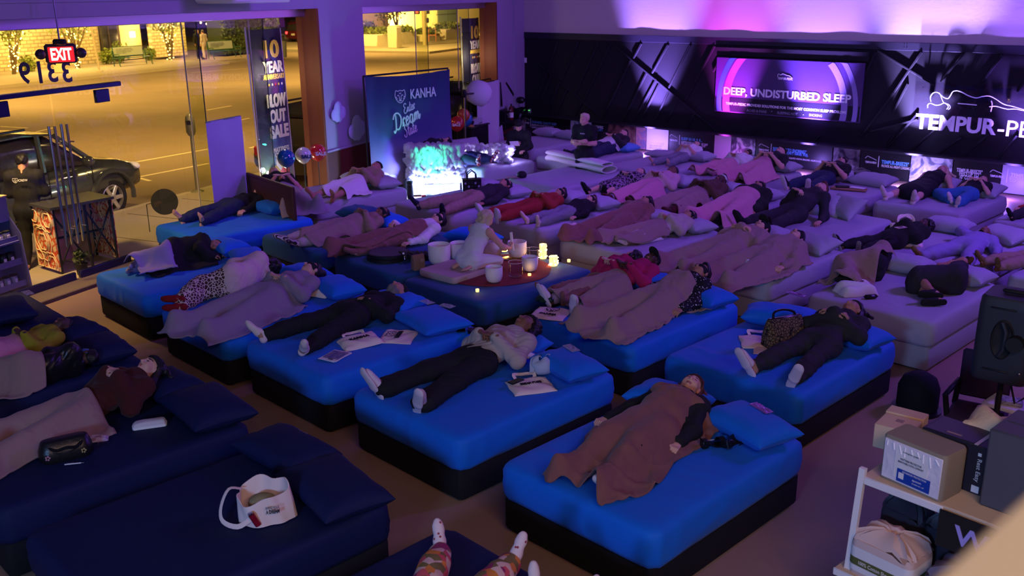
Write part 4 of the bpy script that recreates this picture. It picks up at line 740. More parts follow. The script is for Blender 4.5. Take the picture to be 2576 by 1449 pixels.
for key, items in dict(
  B1=[(-.40, .70, 4, {}), (.38, .74, -14, dict(w=.74, l=.48, h=.20))], B2=[(-.36, .72, 5, {}), (.42, .68, -12, dict(h=.19))], B3=[(-.40, .74, 6, {}), (.34, .66, -10, dict(w=.8, l=.6, h=.16))],
  B4=[(-.36, .74, 0, {}), (.40, .70, -8, {})], B5=[(-.36, .66, 8, {}), (.40, .60, -24, dict(w=.78, h=.19))], B6=[(-.1, .74, 0, dict(l=.42, h=.2))], B7=[(-.34, .70, 0, {}), (.38, .72, -14, {})],
  M1=[(-.36, .74, 3, dict(h=.2)), (.42, .70, -10, dict(w=.74))], M2=[(-.40, .62, 22, dict(w=.78, h=.2)), (.40, .60, -8, dict(w=.8))], M3=[(-.36, .74, 4, {}), (.38, .74, -5, {})],
  M4=[(-.38, .74, 5, {}), (.42, .72, -16, dict(pitch=16, h=.2))], M5=[(-.36, .72, 4, {}), (.42, .70, -14, dict(h=.2))], M6=[(-.36, .74, 6, {}), (.38, .74, -8, {})], M7=[(-.36, .74, 3, {}), (.42, .72, -10, {})], M8=[(-.45, .66, 10, dict(m=M_sheet_deep, w=.74)), (.30, .62, -6, dict(m=M_sheet_blue))],
  R1=[(-.36, .74, 3, {}), (.42, .72, -8, {})], R2=[(-.36, .74, 6, {}), (.42, .72, -7, {})], R3=[(-.30, .66, 8, dict(pitch=38, h=.2, z=.06)), (.10, .74, -25, dict(pitch=42, z=.08))], R4=[(-.36, .74, 3, {}), (.46, .66, -20, dict(pitch=10))],
  R5=[(-.40, .76, 4, dict(w=.74, pitch=18)), (.40, .76, -6, dict(pitch=14))], R6=[(-.38, .76, 4, {}), (.34, .74, -6, dict(w=.8, pitch=8))], R7=[(-.38, .76, 3, {}), (.42, .74, -5, {})], R8=[(-.40, .66, 12, dict(w=.8, h=.14)), (.40, .74, -4, {})], R9=[(.36, .72, -6, dict(m=M_pp, h=.2))],
  R10=[(-.40, .74, 2, {}), (.36, .74, -6, dict(w=.8))], W1=[(-.36, .78, 10, dict(w=.8, pitch=20, z=.02)), (.30, .82, -4, dict(w=.9, pitch=48, z=.08))], L1=[(-.34, .82, 2, dict(w=.8, l=.5)), (.42, .74, -8, dict(w=.86, l=.54))], L2=[(-.34, .80, 4, {}), (.38, .82, -5, dict(w=.84, l=.56, h=.22))], L3=[(-.36, .74, 6, {}), (.36, .74, -4, {})], L4=[(.34, .5, -8, dict(w=.8, l=.5))], R12=[(-.36, .74, 4, {}), (.40, .72, -6, {})], M0a=[(.2, .78, 6, dict(m=M_sheet_blue, w=.8))]).items():
    for i, (x, y, rz, kw) in enumerate(items):
        side = 'single pillow' if len(items) == 1 else ('window-side pillow' if i == 0 else 'counter-side pillow')
        col = 'blue' if key[0] in 'B' and key != 'B7' or key in ('M1', 'M2', 'M8', 'M0a', 'R9') else ('shade-darkened blue' if key[0] == 'L' else 'pale grey')
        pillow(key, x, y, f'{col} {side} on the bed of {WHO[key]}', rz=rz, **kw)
# wooden footboard between two beds
hb = thing('headboard', 'dark brown wooden headboard panel between two beds near the balloons', 'headboard', at(676, 545, 0)+V((0, 0, 0)))
a, b = at(622, 437, 1.12), at(738, 478, 1.10); a.z = b.z = 0; dv = (b-a).normalized(); nn = V((-dv.y, dv.x, 0)); hb.location = (a+b)/2; L = (b-a).length; hb.rotation_euler = (0, 0, math.atan2(dv.y, dv.x))
MB().box((0, 0, .62), (L-.1, .035, .96), None, .008).obj('panel', M_wood, hb); MB().box((0, 0, 1.12), (L, .06, .05), None, .012).obj('top_rail', M_wood, hb)
for sx_ in (-1, 1): MB().box((sx_*(L/2-.03), 0, .56), (.07, .06, 1.12), None, .01).obj('post', M_wood, hb)
# ================================================================ PEOPLE (one continuous skin per body, grown from a distance field)
A3 = lambda *a: np.array(a, np.float32)
def unit(v): v = np.asarray(v, np.float32); return v/max(1e-6, np.linalg.norm(v))
def nets(v, lo, h):
    s = v < 0; c = np.zeros([n-1 for n in v.shape], np.int8)
    for i in (0, 1):
        for j in (0, 1):
            for k in (0, 1): c += s[i:i+c.shape[0], j:j+c.shape[1], k:k+c.shape[2]]
    act = (c > 0) & (c < 8); idx = np.full(c.shape, -1, np.int32); I = np.argwhere(act); idx[act] = np.arange(len(I))
    pos = np.zeros((len(I), 3), np.float32); cnt = np.zeros(len(I), np.float32)
    cs = [np.array((i, j, k)) for i in (0, 1) for j in (0, 1) for k in (0, 1)]
    for a in range(8):
        for b in range(a+1, 8):
            if abs(cs[a]-cs[b]).sum() == 1:
                va = v[tuple((I+cs[a]).T)]; vb = v[tuple((I+cs[b]).T)]; m = (va < 0) != (vb < 0)
                t = va[m]/(va[m]-vb[m]); pos[m] += cs[a]+(cs[b]-cs[a])*t[:, None]; cnt[m] += 1
    P = np.asarray(lo, np.float32)+h*(I+pos/cnt[:, None]); F = []
    for ax in range(3):
        sl = [slice(1, -1)]*3; s0 = list(sl); s1 = list(sl); s0[ax] = slice(0, -1); s1[ax] = slice(1, None)
        a, b = s[tuple(s0)], s[tuple(s1)]; E = np.argwhere(a != b); u, w = (ax+1) % 3, (ax+2) % 3
        E[:, u] += 1; E[:, w] += 1; q = []
        for du, dw in ((1, 1), (0, 1), (0, 0), (1, 0)):
            e = E.copy(); e[:, u] -= du; e[:, w] -= dw; q.append(idx[tuple(e.T)])
        q = np.stack(q, 1); ins = s[tuple((E).T)]; q[~ins] = q[~ins][:, ::-1]; F.append(q)
    return P, np.concatenate(F)
def smin(a, b, k): h = np.maximum(k-np.abs(a-b), 0)/k; return np.minimum(a, b)-h*h*k*.25
def field(prims, h, k=.03, infl=0., noise=None, clip=None):
    """prims: (a, b, ra, rb, flat axis or None, flat factor)"""
    mx = [max(p[2], p[3])+infl for p in prims]
    lo = np.min([np.minimum(p[0], p[1])-m for p, m in zip(prims, mx)], 0)-2.5*h-.02; hi = np.max([np.maximum(p[0], p[1])+m for p, m in zip(prims, mx)], 0)+2.5*h+.02
    n = np.ceil((hi-lo)/h).astype(int)+1; ax = [(lo[i]+h*np.arange(n[i])).astype(np.float32) for i in range(3)]; v = np.full(n, .3, np.float32)
    for p, m in zip(prims, mx):
        a, b = p[0], p[1]; l = np.minimum(a, b)-m-.07; u = np.maximum(a, b)+m+.07
        i0 = np.clip(((l-lo)/h).astype(int), 0, n-1); i1 = np.clip(np.ceil((u-lo)/h).astype(int)+1, 1, n)
        s = tuple(slice(i0[i], i1[i]) for i in range(3)); X, Y, Z = np.meshgrid(ax[0][s[0]], ax[1][s[1]], ax[2][s[2]], indexing='ij', copy=False)
        ba = (b-a).astype(np.float32); L2 = max(float(ba@ba), 1e-8); px, py, pz = X-a[0], Y-a[1], Z-a[2]
        t = np.clip((px*ba[0]+py*ba[1]+pz*ba[2])/L2, 0, 1); px = px-t*ba[0]; py = py-t*ba[1]; pz = pz-t*ba[2]
        if p[4] is not None:
            f = p[4]; q = (p[5]-1)*(px*f[0]+py*f[1]+pz*f[2]); px = px+q*f[0]; py = py+q*f[1]; pz = pz+q*f[2]
        v[s] = smin(v[s], np.sqrt(px*px+py*py+pz*pz)-(p[2]+(p[3]-p[2])*t)-infl, k)
    if noise or clip is not None:
        X, Y, Z = np.meshgrid(*ax, indexing='ij', copy=False)
        if noise:
            am, fr, sd = noise; g = np.random.default_rng(sd); K = g.normal(size=(4, 3))*fr; ph = g.uniform(0, 6.3, 4)
            w = np.sin(K[0, 0]*X+K[0, 1]*Y+K[0, 2]*Z+ph[0]); w2 = np.sin(K[1, 0]*X+K[1, 1]*Y+K[1, 2]*Z+ph[1]+1.6*w)
            v += am*w2+am*.6*np.sin(1.9*(K[2, 0]*X+K[2, 1]*Y+K[2, 2]*Z)+ph[2]+2*w2)
        if clip is not None: v = np.maximum(v, clip(X, Y, Z))
    return nets(v, lo, h)
def basis(f, u):
    f = unit(f); u = np.asarray(u, np.float32); u = unit(u-f*(u@f)); r = np.cross(f, u); return np.stack([r, f, u], 1)     # columns: right, face, crown
def ellv(X, Y, Z, c, r):
    x, y, z = (X-c[0])/r[0], (Y-c[1])/r[1], (Z-c[2])/r[2]; k0 = np.sqrt(x*x+y*y+z*z)+1e-6; k1 = np.sqrt((x/r[0])**2+(y/r[1])**2+(z/r[2])**2)+1e-6; return k0*(k0-1)/k1
def capv(X, Y, Z, a, b, ra, rb=None):
    rb = ra if rb is None else rb; d = np.array(b, float)-a; L = max(d@d, 1e-9); x, y, z = X-a[0], Y-a[1], Z-a[2]; t = np.clip((x*d[0]+y*d[1]+z*d[2])/L, 0, 1)
    return np.sqrt((x-t*d[0])**2+(y-t*d[1])**2+(z-t*d[2])**2)-(ra+(rb-ra)*t)
def headv(X, Y, Z, face=True):
    A = np.abs(X)
    v = smin(ellv(X, Y, Z, (0, -.018, .035), (.074, .094, .080)), ellv(X, Y, Z, (0, .022, -.025), (.060, .070, .085)), .04)
    v = smin(v, capv(A, Y, Z, (0, .055, -.088), (.034, .02, -.07), .024, .028), .03)
    v = smin(v, capv(X, Y, Z, (0, -.03, -.05), (0, -.04, -.17), .052, .056), .03)
    if face:
        v = smin(v, capv(A, Y, Z, (0, .082, .024), (.038, .068, .026), .014, .010), .02)
        v = np.maximum(v, -(capv(A, Y, Z, (.031, .101, .004), (.036, .098, .004), .014))-.0); v = smin(v, capv(A, Y, Z, (.026, .076, .003), (.040, .071, .003), .0125, .011), .006)
        v = smin(v, capv(X, Y, Z, (0, .086, .012), (0, .108, -.034), .009, .0125), .012); v = smin(v, capv(A, Y, Z, (0, .096, -.038), (.013, .092, -.039), .010, .008), .006)
        v = smin(v, capv(A, Y, Z, (.036, .062, -.030), (.04, .05, -.035), .024), .03)
        v = smin(v, capv(A, Y, Z, (0, .092, -.0605), (.020, .080, -.0625), .0065, .004), .005); v = smin(v, capv(A, Y, Z, (0, .090, -.0715), (.016, .081, -.0700), .0075, .005), .005)
        v = smin(v, ellv(A, Y, Z, (.077, -.012, -.002), (.011, .020, .033)), .008)
    return v
def gridof(lo, hi, h):
    n = np.ceil((np.array(hi)-lo)/h).astype(int)+1; return np.meshgrid(*[(lo[i]+h*np.arange(n[i])).astype(np.float32) for i in range(3)], indexing='ij')
def head_mesh(h):
    lo = (-.105, -.135, -.19); X, Y, Z = gridof(lo, (.105, .14, .135), h); P, F = nets(headv(X, Y, Z, h < .0075), lo, h); C = P[F].mean(1); x, y, z = np.abs(C[:, 0]), C[:, 1], C[:, 2]; m = np.zeros(len(F), int)
    m[(x < .022) & (z < -.0555) & (z > -.078) & (y > .079)] = 1; m[(np.abs(x-.034) < .020) & (np.abs(z-.0245-.05*(x-.034)) < .0045) & (y > .05)] = 2; m[(np.abs(x-.032) < .014) & (np.abs(z+.0025) < .0028) & (y > .06)] = 2
    return P, F, m
HEADS = {}
def hair_mesh(style, h, seed):
    key = (style, h)
    lo = (-.24, -.24, -.30); hi = (.24, .18, .24)
    if style in ('short', 'crop', 'cap', 'beanie', 'mask', 'band', 'beard', 'maskup'): lo, hi = (-.13, -.16, -.17), (.13, .17, .17)
    X, Y, Z = gridof(lo, hi, h); hd = headv(X, Y, Z, False); ns = .006*np.sin(60*X+40*Y+seed)*np.sin(55*Z-35*Y); A = np.abs(X)
    scalp = lambda infl, k=.012: np.maximum(ellv(X, Y, Z, (0, -.018, .035), (.074, .094, .080))-infl-ns, -(-.75*Y+.65*Z-k))
    if style == 'short': v = smin(scalp(.014), ellv(X, Y, Z, (0, .03, .11), (.05, .05, .025)), .02)
    elif style == 'crop': v = scalp(.007, .02)
    elif style in ('long', 'longside'):
        v = scalp(.016); k = 1 if style == 'long' else .4
        for sx_ in (-1, 1):
            v = smin(v, capv(X, Y, Z, (sx_*.07, -.03, .03), (sx_*.10, -.07, -.10), .03, .034)+ns, .03); v = smin(v, capv(X, Y, Z, (sx_*.10, -.07, -.08), (sx_*(.12+.06*k), -.08, -.22), .036, .02)+ns, .03)
            v = smin(v, capv(X, Y, Z, (sx_*.05, -.06, .08), (sx_*(.13+.05*k), -.11, .06), .03, .018)+ns, .03)
    elif style == 'curly':
        v = smin(scalp(.03), ellv(X, Y, Z, (0, -.045, .05), (.115, .10, .105)), .03); v = np.maximum(v, -(-.75*Y+.55*Z-.006))
        for sx_ in (-1, 1): v = smin(v, capv(X, Y, Z, (sx_*.09, -.04, .02), (sx_*.13, -.07, -.13), .045, .04), .03)
        v = v-.009*np.sin(95*X+seed)*np.sin(90*Y)*np.sin(85*Z)
    elif style == 'afro': v = np.maximum(ellv(X, Y, Z, (0, -.05, .05), (.14, .12, .13)), -(-.75*Y+.55*Z-.004))-.010*np.sin(90*X)*np.sin(90*Y)*np.sin(90*Z)
    elif style == 'bun': v = smin(scalp(.012), ellv(X, Y, Z, (0, -.085, .115), (.05, .048, .048))-ns, .015)
    elif style == 'bob':
        v = scalp(.018)
        for sx_ in (-1, 1): v = smin(v, capv(X, Y, Z, (sx_*.075, -.02, .05), (sx_*.085, -.01, -.10), .032, .026)-ns, .03)
        v = smin(v, capv(X, Y, Z, (-.05, -.10, 0), (.05, -.10, 0), .04)-ns, .04); v = smin(v, capv(X, Y, Z, (-.05, -.09, -.08), (.05, -.09, -.08), .04, .04)-ns, .04)
    elif style == 'beard': v = np.maximum(hd-.008-ns*.6, np.maximum(Z+.045+.5*(.06-A), -(Y+.01))); v = np.maximum(v, -(capv(A, Y, Z, (0, .095, -.066), (.02, .085, -.066), .011)))
    elif style == 'beanie': v = smin(np.maximum(ellv(X, Y, Z, (0, -.018, .038), (.074, .094, .082))-.013, -(-.42*Y+.9*Z-.018)), ellv(X, Y, Z, (0, -.05, .10), (.05, .05, .035)), .03)
    elif style == 'cap':
        v = np.maximum(ellv(X, Y, Z, (0, -.018, .035), (.074, .094, .082))-.014, -(-.15*Y+Z-.035)); v = np.minimum(v, np.maximum(ellv(X, Y, Z, (0, .10, .048), (.078, .075, .02)), .05-Y))
    elif style == 'mask': v = np.maximum(hd-.010, np.abs(Z-.004)-.034+.35*np.maximum(.02-Y, 0)+.012*(A < .012)*(Z < 0)); v = np.maximum(v, -(Y+.10)); v = smin(v, capv(A, Y, Z, (.031, .08, .004), (.04, .07, .004), .024), .01)
    elif style == 'maskup': v = np.maximum(hd-.022, np.abs(Z-.075+.35*(.06-Y)*(Y > -.1))-.028); v = np.maximum(v, -(Y+.02))
    elif style == 'band': v = np.maximum(ellv(X, Y, Z, (0, -.018, .035), (.074, .094, .082))-.017, np.abs(Z-.055-.35*(Y-.02))-.016)
    return nets(v, lo, h)
def hand_mesh(h, curl=.5, side=1):
    """local: fingers along +y, back of hand +z, thumb towards +x*side"""
    pr = []
    for i, (x, ln) in enumerate(((.030, .070), (.010, .080), (-.010, .075), (-.029, .058))):
        k = A3(side*x, .088-.004*abs(i-1), .004); pr.append((A3(side*x*.6, .018, 0), k, .0135, .0115, A3(0, 0, 1), 1.15))
        c = curl*(1+.12*i); d1 = A3(side*x*1.2, math.cos(c), -math.sin(c)); d1 /= np.linalg.norm(d1); c2 = c*2.1; d2 = A3(side*x*.8, math.cos(c2), -math.sin(c2)); d2 /= np.linalg.norm(d2)
        m = k+d1*ln*.52; e = m+d2*ln*.48; pr += [(k, m, .0098, .0085, None, 1), (m, e, .0085, .0068, None, 1)]
    a = A3(side*.022, .026, -.006); b = a+A3(side*.030, .026, -.012); c_ = b+A3(side*.010, .028, -.006); pr += [(a, b, .015, .0115, None, 1), (b, c_, .0105, .0085, None, 1), (A3(0, -.035, 0), A3(0, .03, 0), .024, .030, A3(0, 0, 1), 1.55)]
    return field(pr, h, .008)
def toes_mesh(h, side=1):
    """bare foot, local: toes +y, sole -z, big toe towards -x*side"""
    pr = [(A3(0, -.06, .015), A3(0, .02, .035), .034, .036, None, 1), (A3(0, .02, .03), A3(side*-.012, .135, -.002), .036, .028, A3(0, 0, 1), 1.3), (A3(0, .05, .015), A3(side*.022, .12, -.004), .03, .024, A3(0, 0, 1), 1.3), (A3(0, -.02, .05), A3(0, -.02, .12), .036, .034, None, 1)]
    for i, (x, y, r, l) in enumerate(((-.030, .150, .0125, .028), (-.008, .152, .0095, .026), (.009, .147, .009, .022), (.024, .139, .0085, .019), (.037, .128, .008, .016))):
        pr.append((A3(side*x, y-.02, -.006), A3(side*x, y+l-.008, -.010), r, r*.9, None, 1))
    return field(pr, h, .010)
# ---- poses: joint dictionaries in metres, bed surface at z=0, head towards +y
def lie(s=1., arms='belly', spread=.10, kneeL=0., kneeR=0., headz=.185, turn=0., nod=.15, splay=.35, rise=0., openR=0, openL=0, toe=0):
    J = dict(n=A3(0, -.15*rise, 1), pel=A3(0, 0, .115), che=A3(0, .29, .125+.08*rise), nek=A3(0, .50, .14+.12*rise), hed=A3(0, .645, headz+.10*rise))
    for S, sg, kb, op in (('L', 1, kneeL, openL), ('R', -1, kneeR, openR)):
        J['sh'+S] = A3(sg*.175, .455, .12+.10*rise); J['hi'+S] = A3(sg*.088, -.03, .105)
        J['kn'+S] = A3(sg*(.10+spread*.5+op*.28), -.445+.16*kb+.10*op, .10+.33*kb); J['an'+S] = A3(sg*(.10+spread-op*.16), -.86+.46*kb+.22*op, .065)
        J['ft'+S] = unit(A3(sg*splay, -.30, .92) if kb < .4 else A3(sg*.15, -1, -.12)); J['lg'+S] = unit(J['an'+S]-J['kn'+S])
        if toe: J['ft'+S] = unit(A3(sg*.12, -.9, .5))
        if kb >= .4: J['lg'+S] = A3(0, 0, -1)
        a = arms if isinstance(arms, str) else arms[0 if S == 'L' else 1]
        e, w, d, nr = {'belly': ((.285, .20, .09), (.085, .125, .255), (-.95, -.05, -.12), (0, .1, 1)), 'chest': ((.29, .25, .09), (.075, .30, .275), (-.92, .2, -.1), (0, 0, 1)), 'sides': ((.27, .19, .085), (.285, -.055, .075), (.05, -1, -.05), (.3, 0, .95)), 'out': ((.33, .26, .08), (.42, .02, .055), (.2, -1, 0), (0, 0, 1)), 'head': ((.36, .64, .17), (.12, .70, .10), (-.8, .3, 0), (0, 0, -1)), 'hip': ((.29, .18, .10), (.16, -.03, .22), (-.5, -.85, -.15), (.2, 0, 1)), 'face': ((.25, .34, .25), (.10, .55, .30), (-.3, .9, .2), (.7, 0, .7)), 'cross': ((.27, .22, .13), (-.02, .24, .27), (-.95, .15, -.15), (0, .1, 1))}[a]
        up = A3(0, 0, rise) if a in ('belly', 'chest', 'cross', 'hip') else A3(0, 0, 0)
        m = A3(sg, 1, 1); J['el'+S] = A3(*e)*m+up*.04; J['wr'+S] = A3(*w)*m+up*.085+A3(0, 0, .018 if up[2] else 0); J['hd'+S] = unit(A3(*d)*m); J['hn'+S] = unit(A3(*nr)*m)
    tr, nd = R(turn), nod; J['face'] = A3(math.sin(tr)*math.cos(nd), -math.sin(nd), math.cos(tr)*math.cos(nd)); J['crown'] = A3(0, 1, .2)
    return {k: (v if k in ('n', 'face', 'crown') or k[:2] in ('ft', 'lg', 'hd', 'hn') else v*s) for k, v in J.items()}
def curl(s=1., f=1, tuck=1., hug=1):
    J = dict(n=A3(1, -.1, .15), pel=A3(0, 0, .165), che=A3(.05*tuck, .28, .16), nek=A3(.10*tuck, .48, .15), hed=A3(.17*tuck, .60, .19), face=A3(.95, -.15, .25), crown=A3(.2, 1, .05),
             shL=A3(.05, .44, .30), shR=A3(.10, .43, .07), hiL=A3(.0, -.03, .245), hiR=A3(.0, -.03, .095), knL=A3(.10+.28*tuck, -.40+.14*tuck, .20), knR=A3(.08+.27*tuck, -.42+.12*tuck, .08), anL=A3(.08, -.74+.10*tuck, .13), anR=A3(.02, -.78+.10*tuck, .055), ftL=unit((.8, -.6, .1)), ftR=unit((.8, -.6, 0)), lgL=unit((-.5, -.8, -.1)), lgR=unit((-.5, -.8, 0)),
             elL=A3(.28, .25, .24), wrL=A3(.36, .42, .10), elR=A3(.30, .34, .06), wrR=A3(.34, .55, .05), hdL=unit((.2, .9, -.2)), hdR=unit((-.2, 1, 0)), hnL=unit((.3, .2, .9)), hnR=unit((0, 0, 1)))
    fl = lambda v: v*A3(f, 1, 1)
    return {k: fl(v) if k in ('n', 'face', 'crown') or k[:2] in ('ft', 'lg', 'hd', 'hn') else fl(v)*s for k, v in J.items()}
def body_prims(J, s=1., fem=False, big=1.):
    n = unit(J['n']); p = []; t = {}
    mid = (J['shL']+J['shR'])/2; wx = unit(J['shL']-J['shR'])
    T = [(J['pel'], J['pel']*.35+J['che']*.65, .130*big, .126*big, n, 1.38), (J['pel']*.3+J['che']*.7, mid*.8+J['che']*.2, .148*big, .118, n, 1.5), (J['shL'], J['shR'], .066, .066, n, 1.1), (J['hiL'], J['hiR'], .108*big, .108*big, n, 1.18), (mid*.7+J['nek']*.3, J['nek'], .075, .056, None, 1), (J['nek'], J['hed']-.03*unit(J['crown'])*s-unit(J['face'])*.02*s, .053, .053, None, 1)]
    if fem: T += [(J['che']+wx*x*.066+n*.060+.02*unit(mid-J['pel']),)*2+(.056, .056, None, 1) for x in (-1, 1)]
    t['torso'] = T
    for S in 'LR':
        t['upper'+S] = [(J['sh'+S], J['el'+S], .052*big, .042, None, 1)]; t['fore'+S] = [(J['el'+S], J['wr'+S], .042, .027, None, 1), (J['el'+S]*.7+J['wr'+S]*.3,)*2+(.042, .042, None, 1)]
        t['thigh'+S] = [(J['hi'+S], J['kn'+S], .088*big, .056, None, 1)]; c = J['kn'+S]*.7+J['an'+S]*.3
        t['shin'+S] = [(J['kn'+S], J['an'+S], .053, .036, None, 1), (c, c*.6+J['an'+S]*.4, .052, .042, None, 1)]
        a, f, l = J['an'+S], J['ft'+S], J['lg'+S]
        t['foot'+S] = [(a, a+(l*.030+f*.055)*s, .040, .036, None, 1), (a+(l*.038-f*.035)*s,)*2+(.034, .034, None, 1), (a+(l*.035+f*.05)*s, a+(l*.052+f*.150)*s, .036, .030, l, 1.2), (a+(l*.052+f*.13)*s, a+(l*.055+f*.178)*s, .031, .022, l, 1.35)]
    return {k: [(q[0], q[1], q[2]*s, q[3]*s, q[4], q[5]) for q in v] for k, v in t.items()}
def join(parts):
    V_, F_, M_, o = [], [], [], 0
    for P, F, m in parts: V_.append(P); F_.append(F+o); M_.append(m if isinstance(m, np.ndarray) else np.full(len(F), m)); o += len(P)
    return np.concatenate(V_), np.concatenate(F_), np.concatenate(M_)
SEED = [0]
def person(label, loc, rz, J, skin='fair', hair=('short', 'black'), top=None, sleeve='long', bottom=None, blen='long', feet=None, res=.016, hres=.0065, s=1., fem=False, big=1., wear=(), loose=.018, bloose=.018, curl_=.55, group='people at the sound bath', hands=True, only=None, beard=None, skirt=None, belt=None):
    """wear: (style, material, name) shells on the head; feet: ('sock'|'shoe'|'slipper'|'bare', material)"""
    SEED[0] += 1; sd = SEED[0]; t = body_prims(J, s, fem, big); allp = [q for k, v in t.items() for q in v if not (k[:4] == 'foot' and feet and feet[0] == 'bare')]
    if only: allp = [q for k in only for q in t[k]]
    parts = [(*field(allp, res*s, .035*s), 0)]; hm = skin_m = SKIN[skin]; B = basis(J['face'], J['crown'])
    if not only:
        if hres not in HEADS: HEADS[hres] = head_mesh(hres)
        P, F, m = HEADS[hres]; parts.append(((P*s) @ B.T+J['hed'], F, m))
    if hands and not (only and 'foreL' not in only):
        for S, sg in (('L', 1), ('R', -1)):
            d = J['hd'+S]; nn_ = unit(J['hn'+S]-d*(J['hn'+S]@d)); x = np.cross(d, nn_); P, F = hand_mesh(min(hres*.85, .0065), curl_, 1 if (np.dot(np.cross(d, nn_), J['n']*0+unit(J['shR']-J['shL']))*sg > 0) else -1)
            parts.append(((P*s) @ np.stack([x, d, nn_], 0)+J['wr'+S], F, 0))
    if feet and feet[0] == 'bare':
        for S, sg in (('L', 1), ('R', -1)):
            y = J['ft'+S]; z = -J['lg'+S]; z = unit(z-y*(z@y)); x = np.cross(y, z); P, F = toes_mesh(.007, sg*(1 if np.dot(x, unit(J['hiL']-J['hiR'])) > 0 else -1)); parts.append(((P*s) @ np.stack([x, y, z], 0)+J['an'+S]+J['lg'+S]*.03*s, F, 0))
    P, F, m = join(parts); hc = HAIR[hair[1]] if hair else M_black
    o = mk('person', P, F, [skin_m, M_lip, hc if hair and hair[1] != 'blond' else HAIR['brown']], None, m, 180, loc, rz); tag(o, label, 'person', group)
    def shell(nm, prims, mt, infl, h, noise=(.0028, 34), k=.075, clip=None): P, F = field(prims, h, k, infl, (noise[0], noise[1], sd) if noise else None, clip); return mk(nm, P, F, mt, o, None, 180)
    cl = res*.85
    if top:
        pr = t['torso'][:4+0]+[t['torso'][4]]+(t['torso'][6:] if fem else [])
        if sleeve == 'none': a, b = J['shL'], J['shR']; pr = pr[:2]+[(a*.8+b*.2, a*.2+b*.8, .062*s, .062*s, unit(J['n']), 1.1)]+pr[3:]
        else:
            for S in 'LR':
                pr = pr+(t['upper'+S] if sleeve == 'long' else [(q[0], q[0]*.35+q[1]*.65, q[2]*1.06, q[3]*1.12, q[4], q[5]) for q in t['upper'+S]])
                if sleeve == 'long': pr = pr+[(q[0], q[0]*.08+q[1]*.92, q[2], q[3]*1.05, q[4], q[5]) for q in t['fore'+S][:1]]
        shell('shirt', pr, top, loose*s, cl)
    if bottom:
        pr = [t['torso'][3], (J['pel'], J['pel']*.75+J['che']*.25, .128*s*big, .120*s*big, unit(J['n']), 1.35)]
        for S in 'LR':
            pr = pr+t['thigh'+S]
            if blen == 'long': pr = pr+[(q[0], q[1]*.94+q[0]*.06, q[2], q[3]+.012*s, q[4], q[5]) for q in t['shin'+S]]
            elif blen == 'wide': pr = [(q[0], q[1], q[2]*1.15, q[3]*1.55, J['n'], 1.25) if q is t['thigh'+S][0] else q for q in pr]+[(J['kn'+S], J['an'+S]*.95+J['kn'+S]*.05, .085*s, .098*s, J['n'], 1.45)]
        if blen == 'dress': pr = pr+[(J['pel'], (J['knL']+J['knR'])/2, .17*s, .20*s, J['n'], 1.5)]
        shell('trousers' if blen in ('long', 'wide') else ('shorts' if blen == 'short' else 'skirt'), pr, bottom, bloose*s, cl, (.0035, 26))
    if feet and feet[0] != 'bare':
        for S in 'LR':
            pr = list(t['foot'+S]); a = J['an'+S]; up = unit(J['kn'+S]-a)
            if feet[0] == 'sock': pr.append((a, a+up*.10*s, .040*s, .046*s, None, 1)); shell('sock', pr, feet[1], .006*s, .009, (.0015, 40), .02)
            else:
                f, l = J['ft'+S], J['lg'+S]; q = shell('shoe' if feet[0] == 'shoe' else 'slipper', pr[2:]+[pr[0]] if feet[0] == 'shoe' else pr[2:], feet[1], .010*s, .009, None, .02); sm = feet[2] if len(feet) > 2 else feet[1]
                P, F = field([(a+(l*.080-f*.055)*s, a+(l*.086+f*.06)*s, .044*s, .044*s, l, 3), (a+(l*.086+f*.06)*s, a+(l*.088+f*.185)*s, .052*s, .048*s, l, 3)], .008, .02); mk('sole', P, F, sm, q, None, 180)
    if not only:
        lst = ([(hair[0], HAIR[hair[1]], 'hair')] if hair else [])+list(wear)+([('beard', HAIR[beard], 'beard')] if beard else [])
        for st_, mt, nm in lst:
            key = (st_, max(hres, .0055))
            if key not in HEADS: HEADS[key] = hair_mesh(*key, 1.3)
            P, F = HEADS[key]; mk(nm, (P*s) @ B.T+J['hed'], F, mt, o, None, 180)
    o_J[o.name] = (J, t, s); return o
o_J = {}
def spheres(prims, k=9):
    c, r = [], []
    for q in prims:
        for f in np.linspace(0, 1, k): c.append(q[0]*(1-f)+q[1]*f); r.append((q[2]+(q[3]-q[2])*f)*(1/q[5] if q[4] is not None and abs(q[4][2]) > .6 else 1)); 
    return np.array(c), np.array(r), [q for q in prims for _ in range(k)]
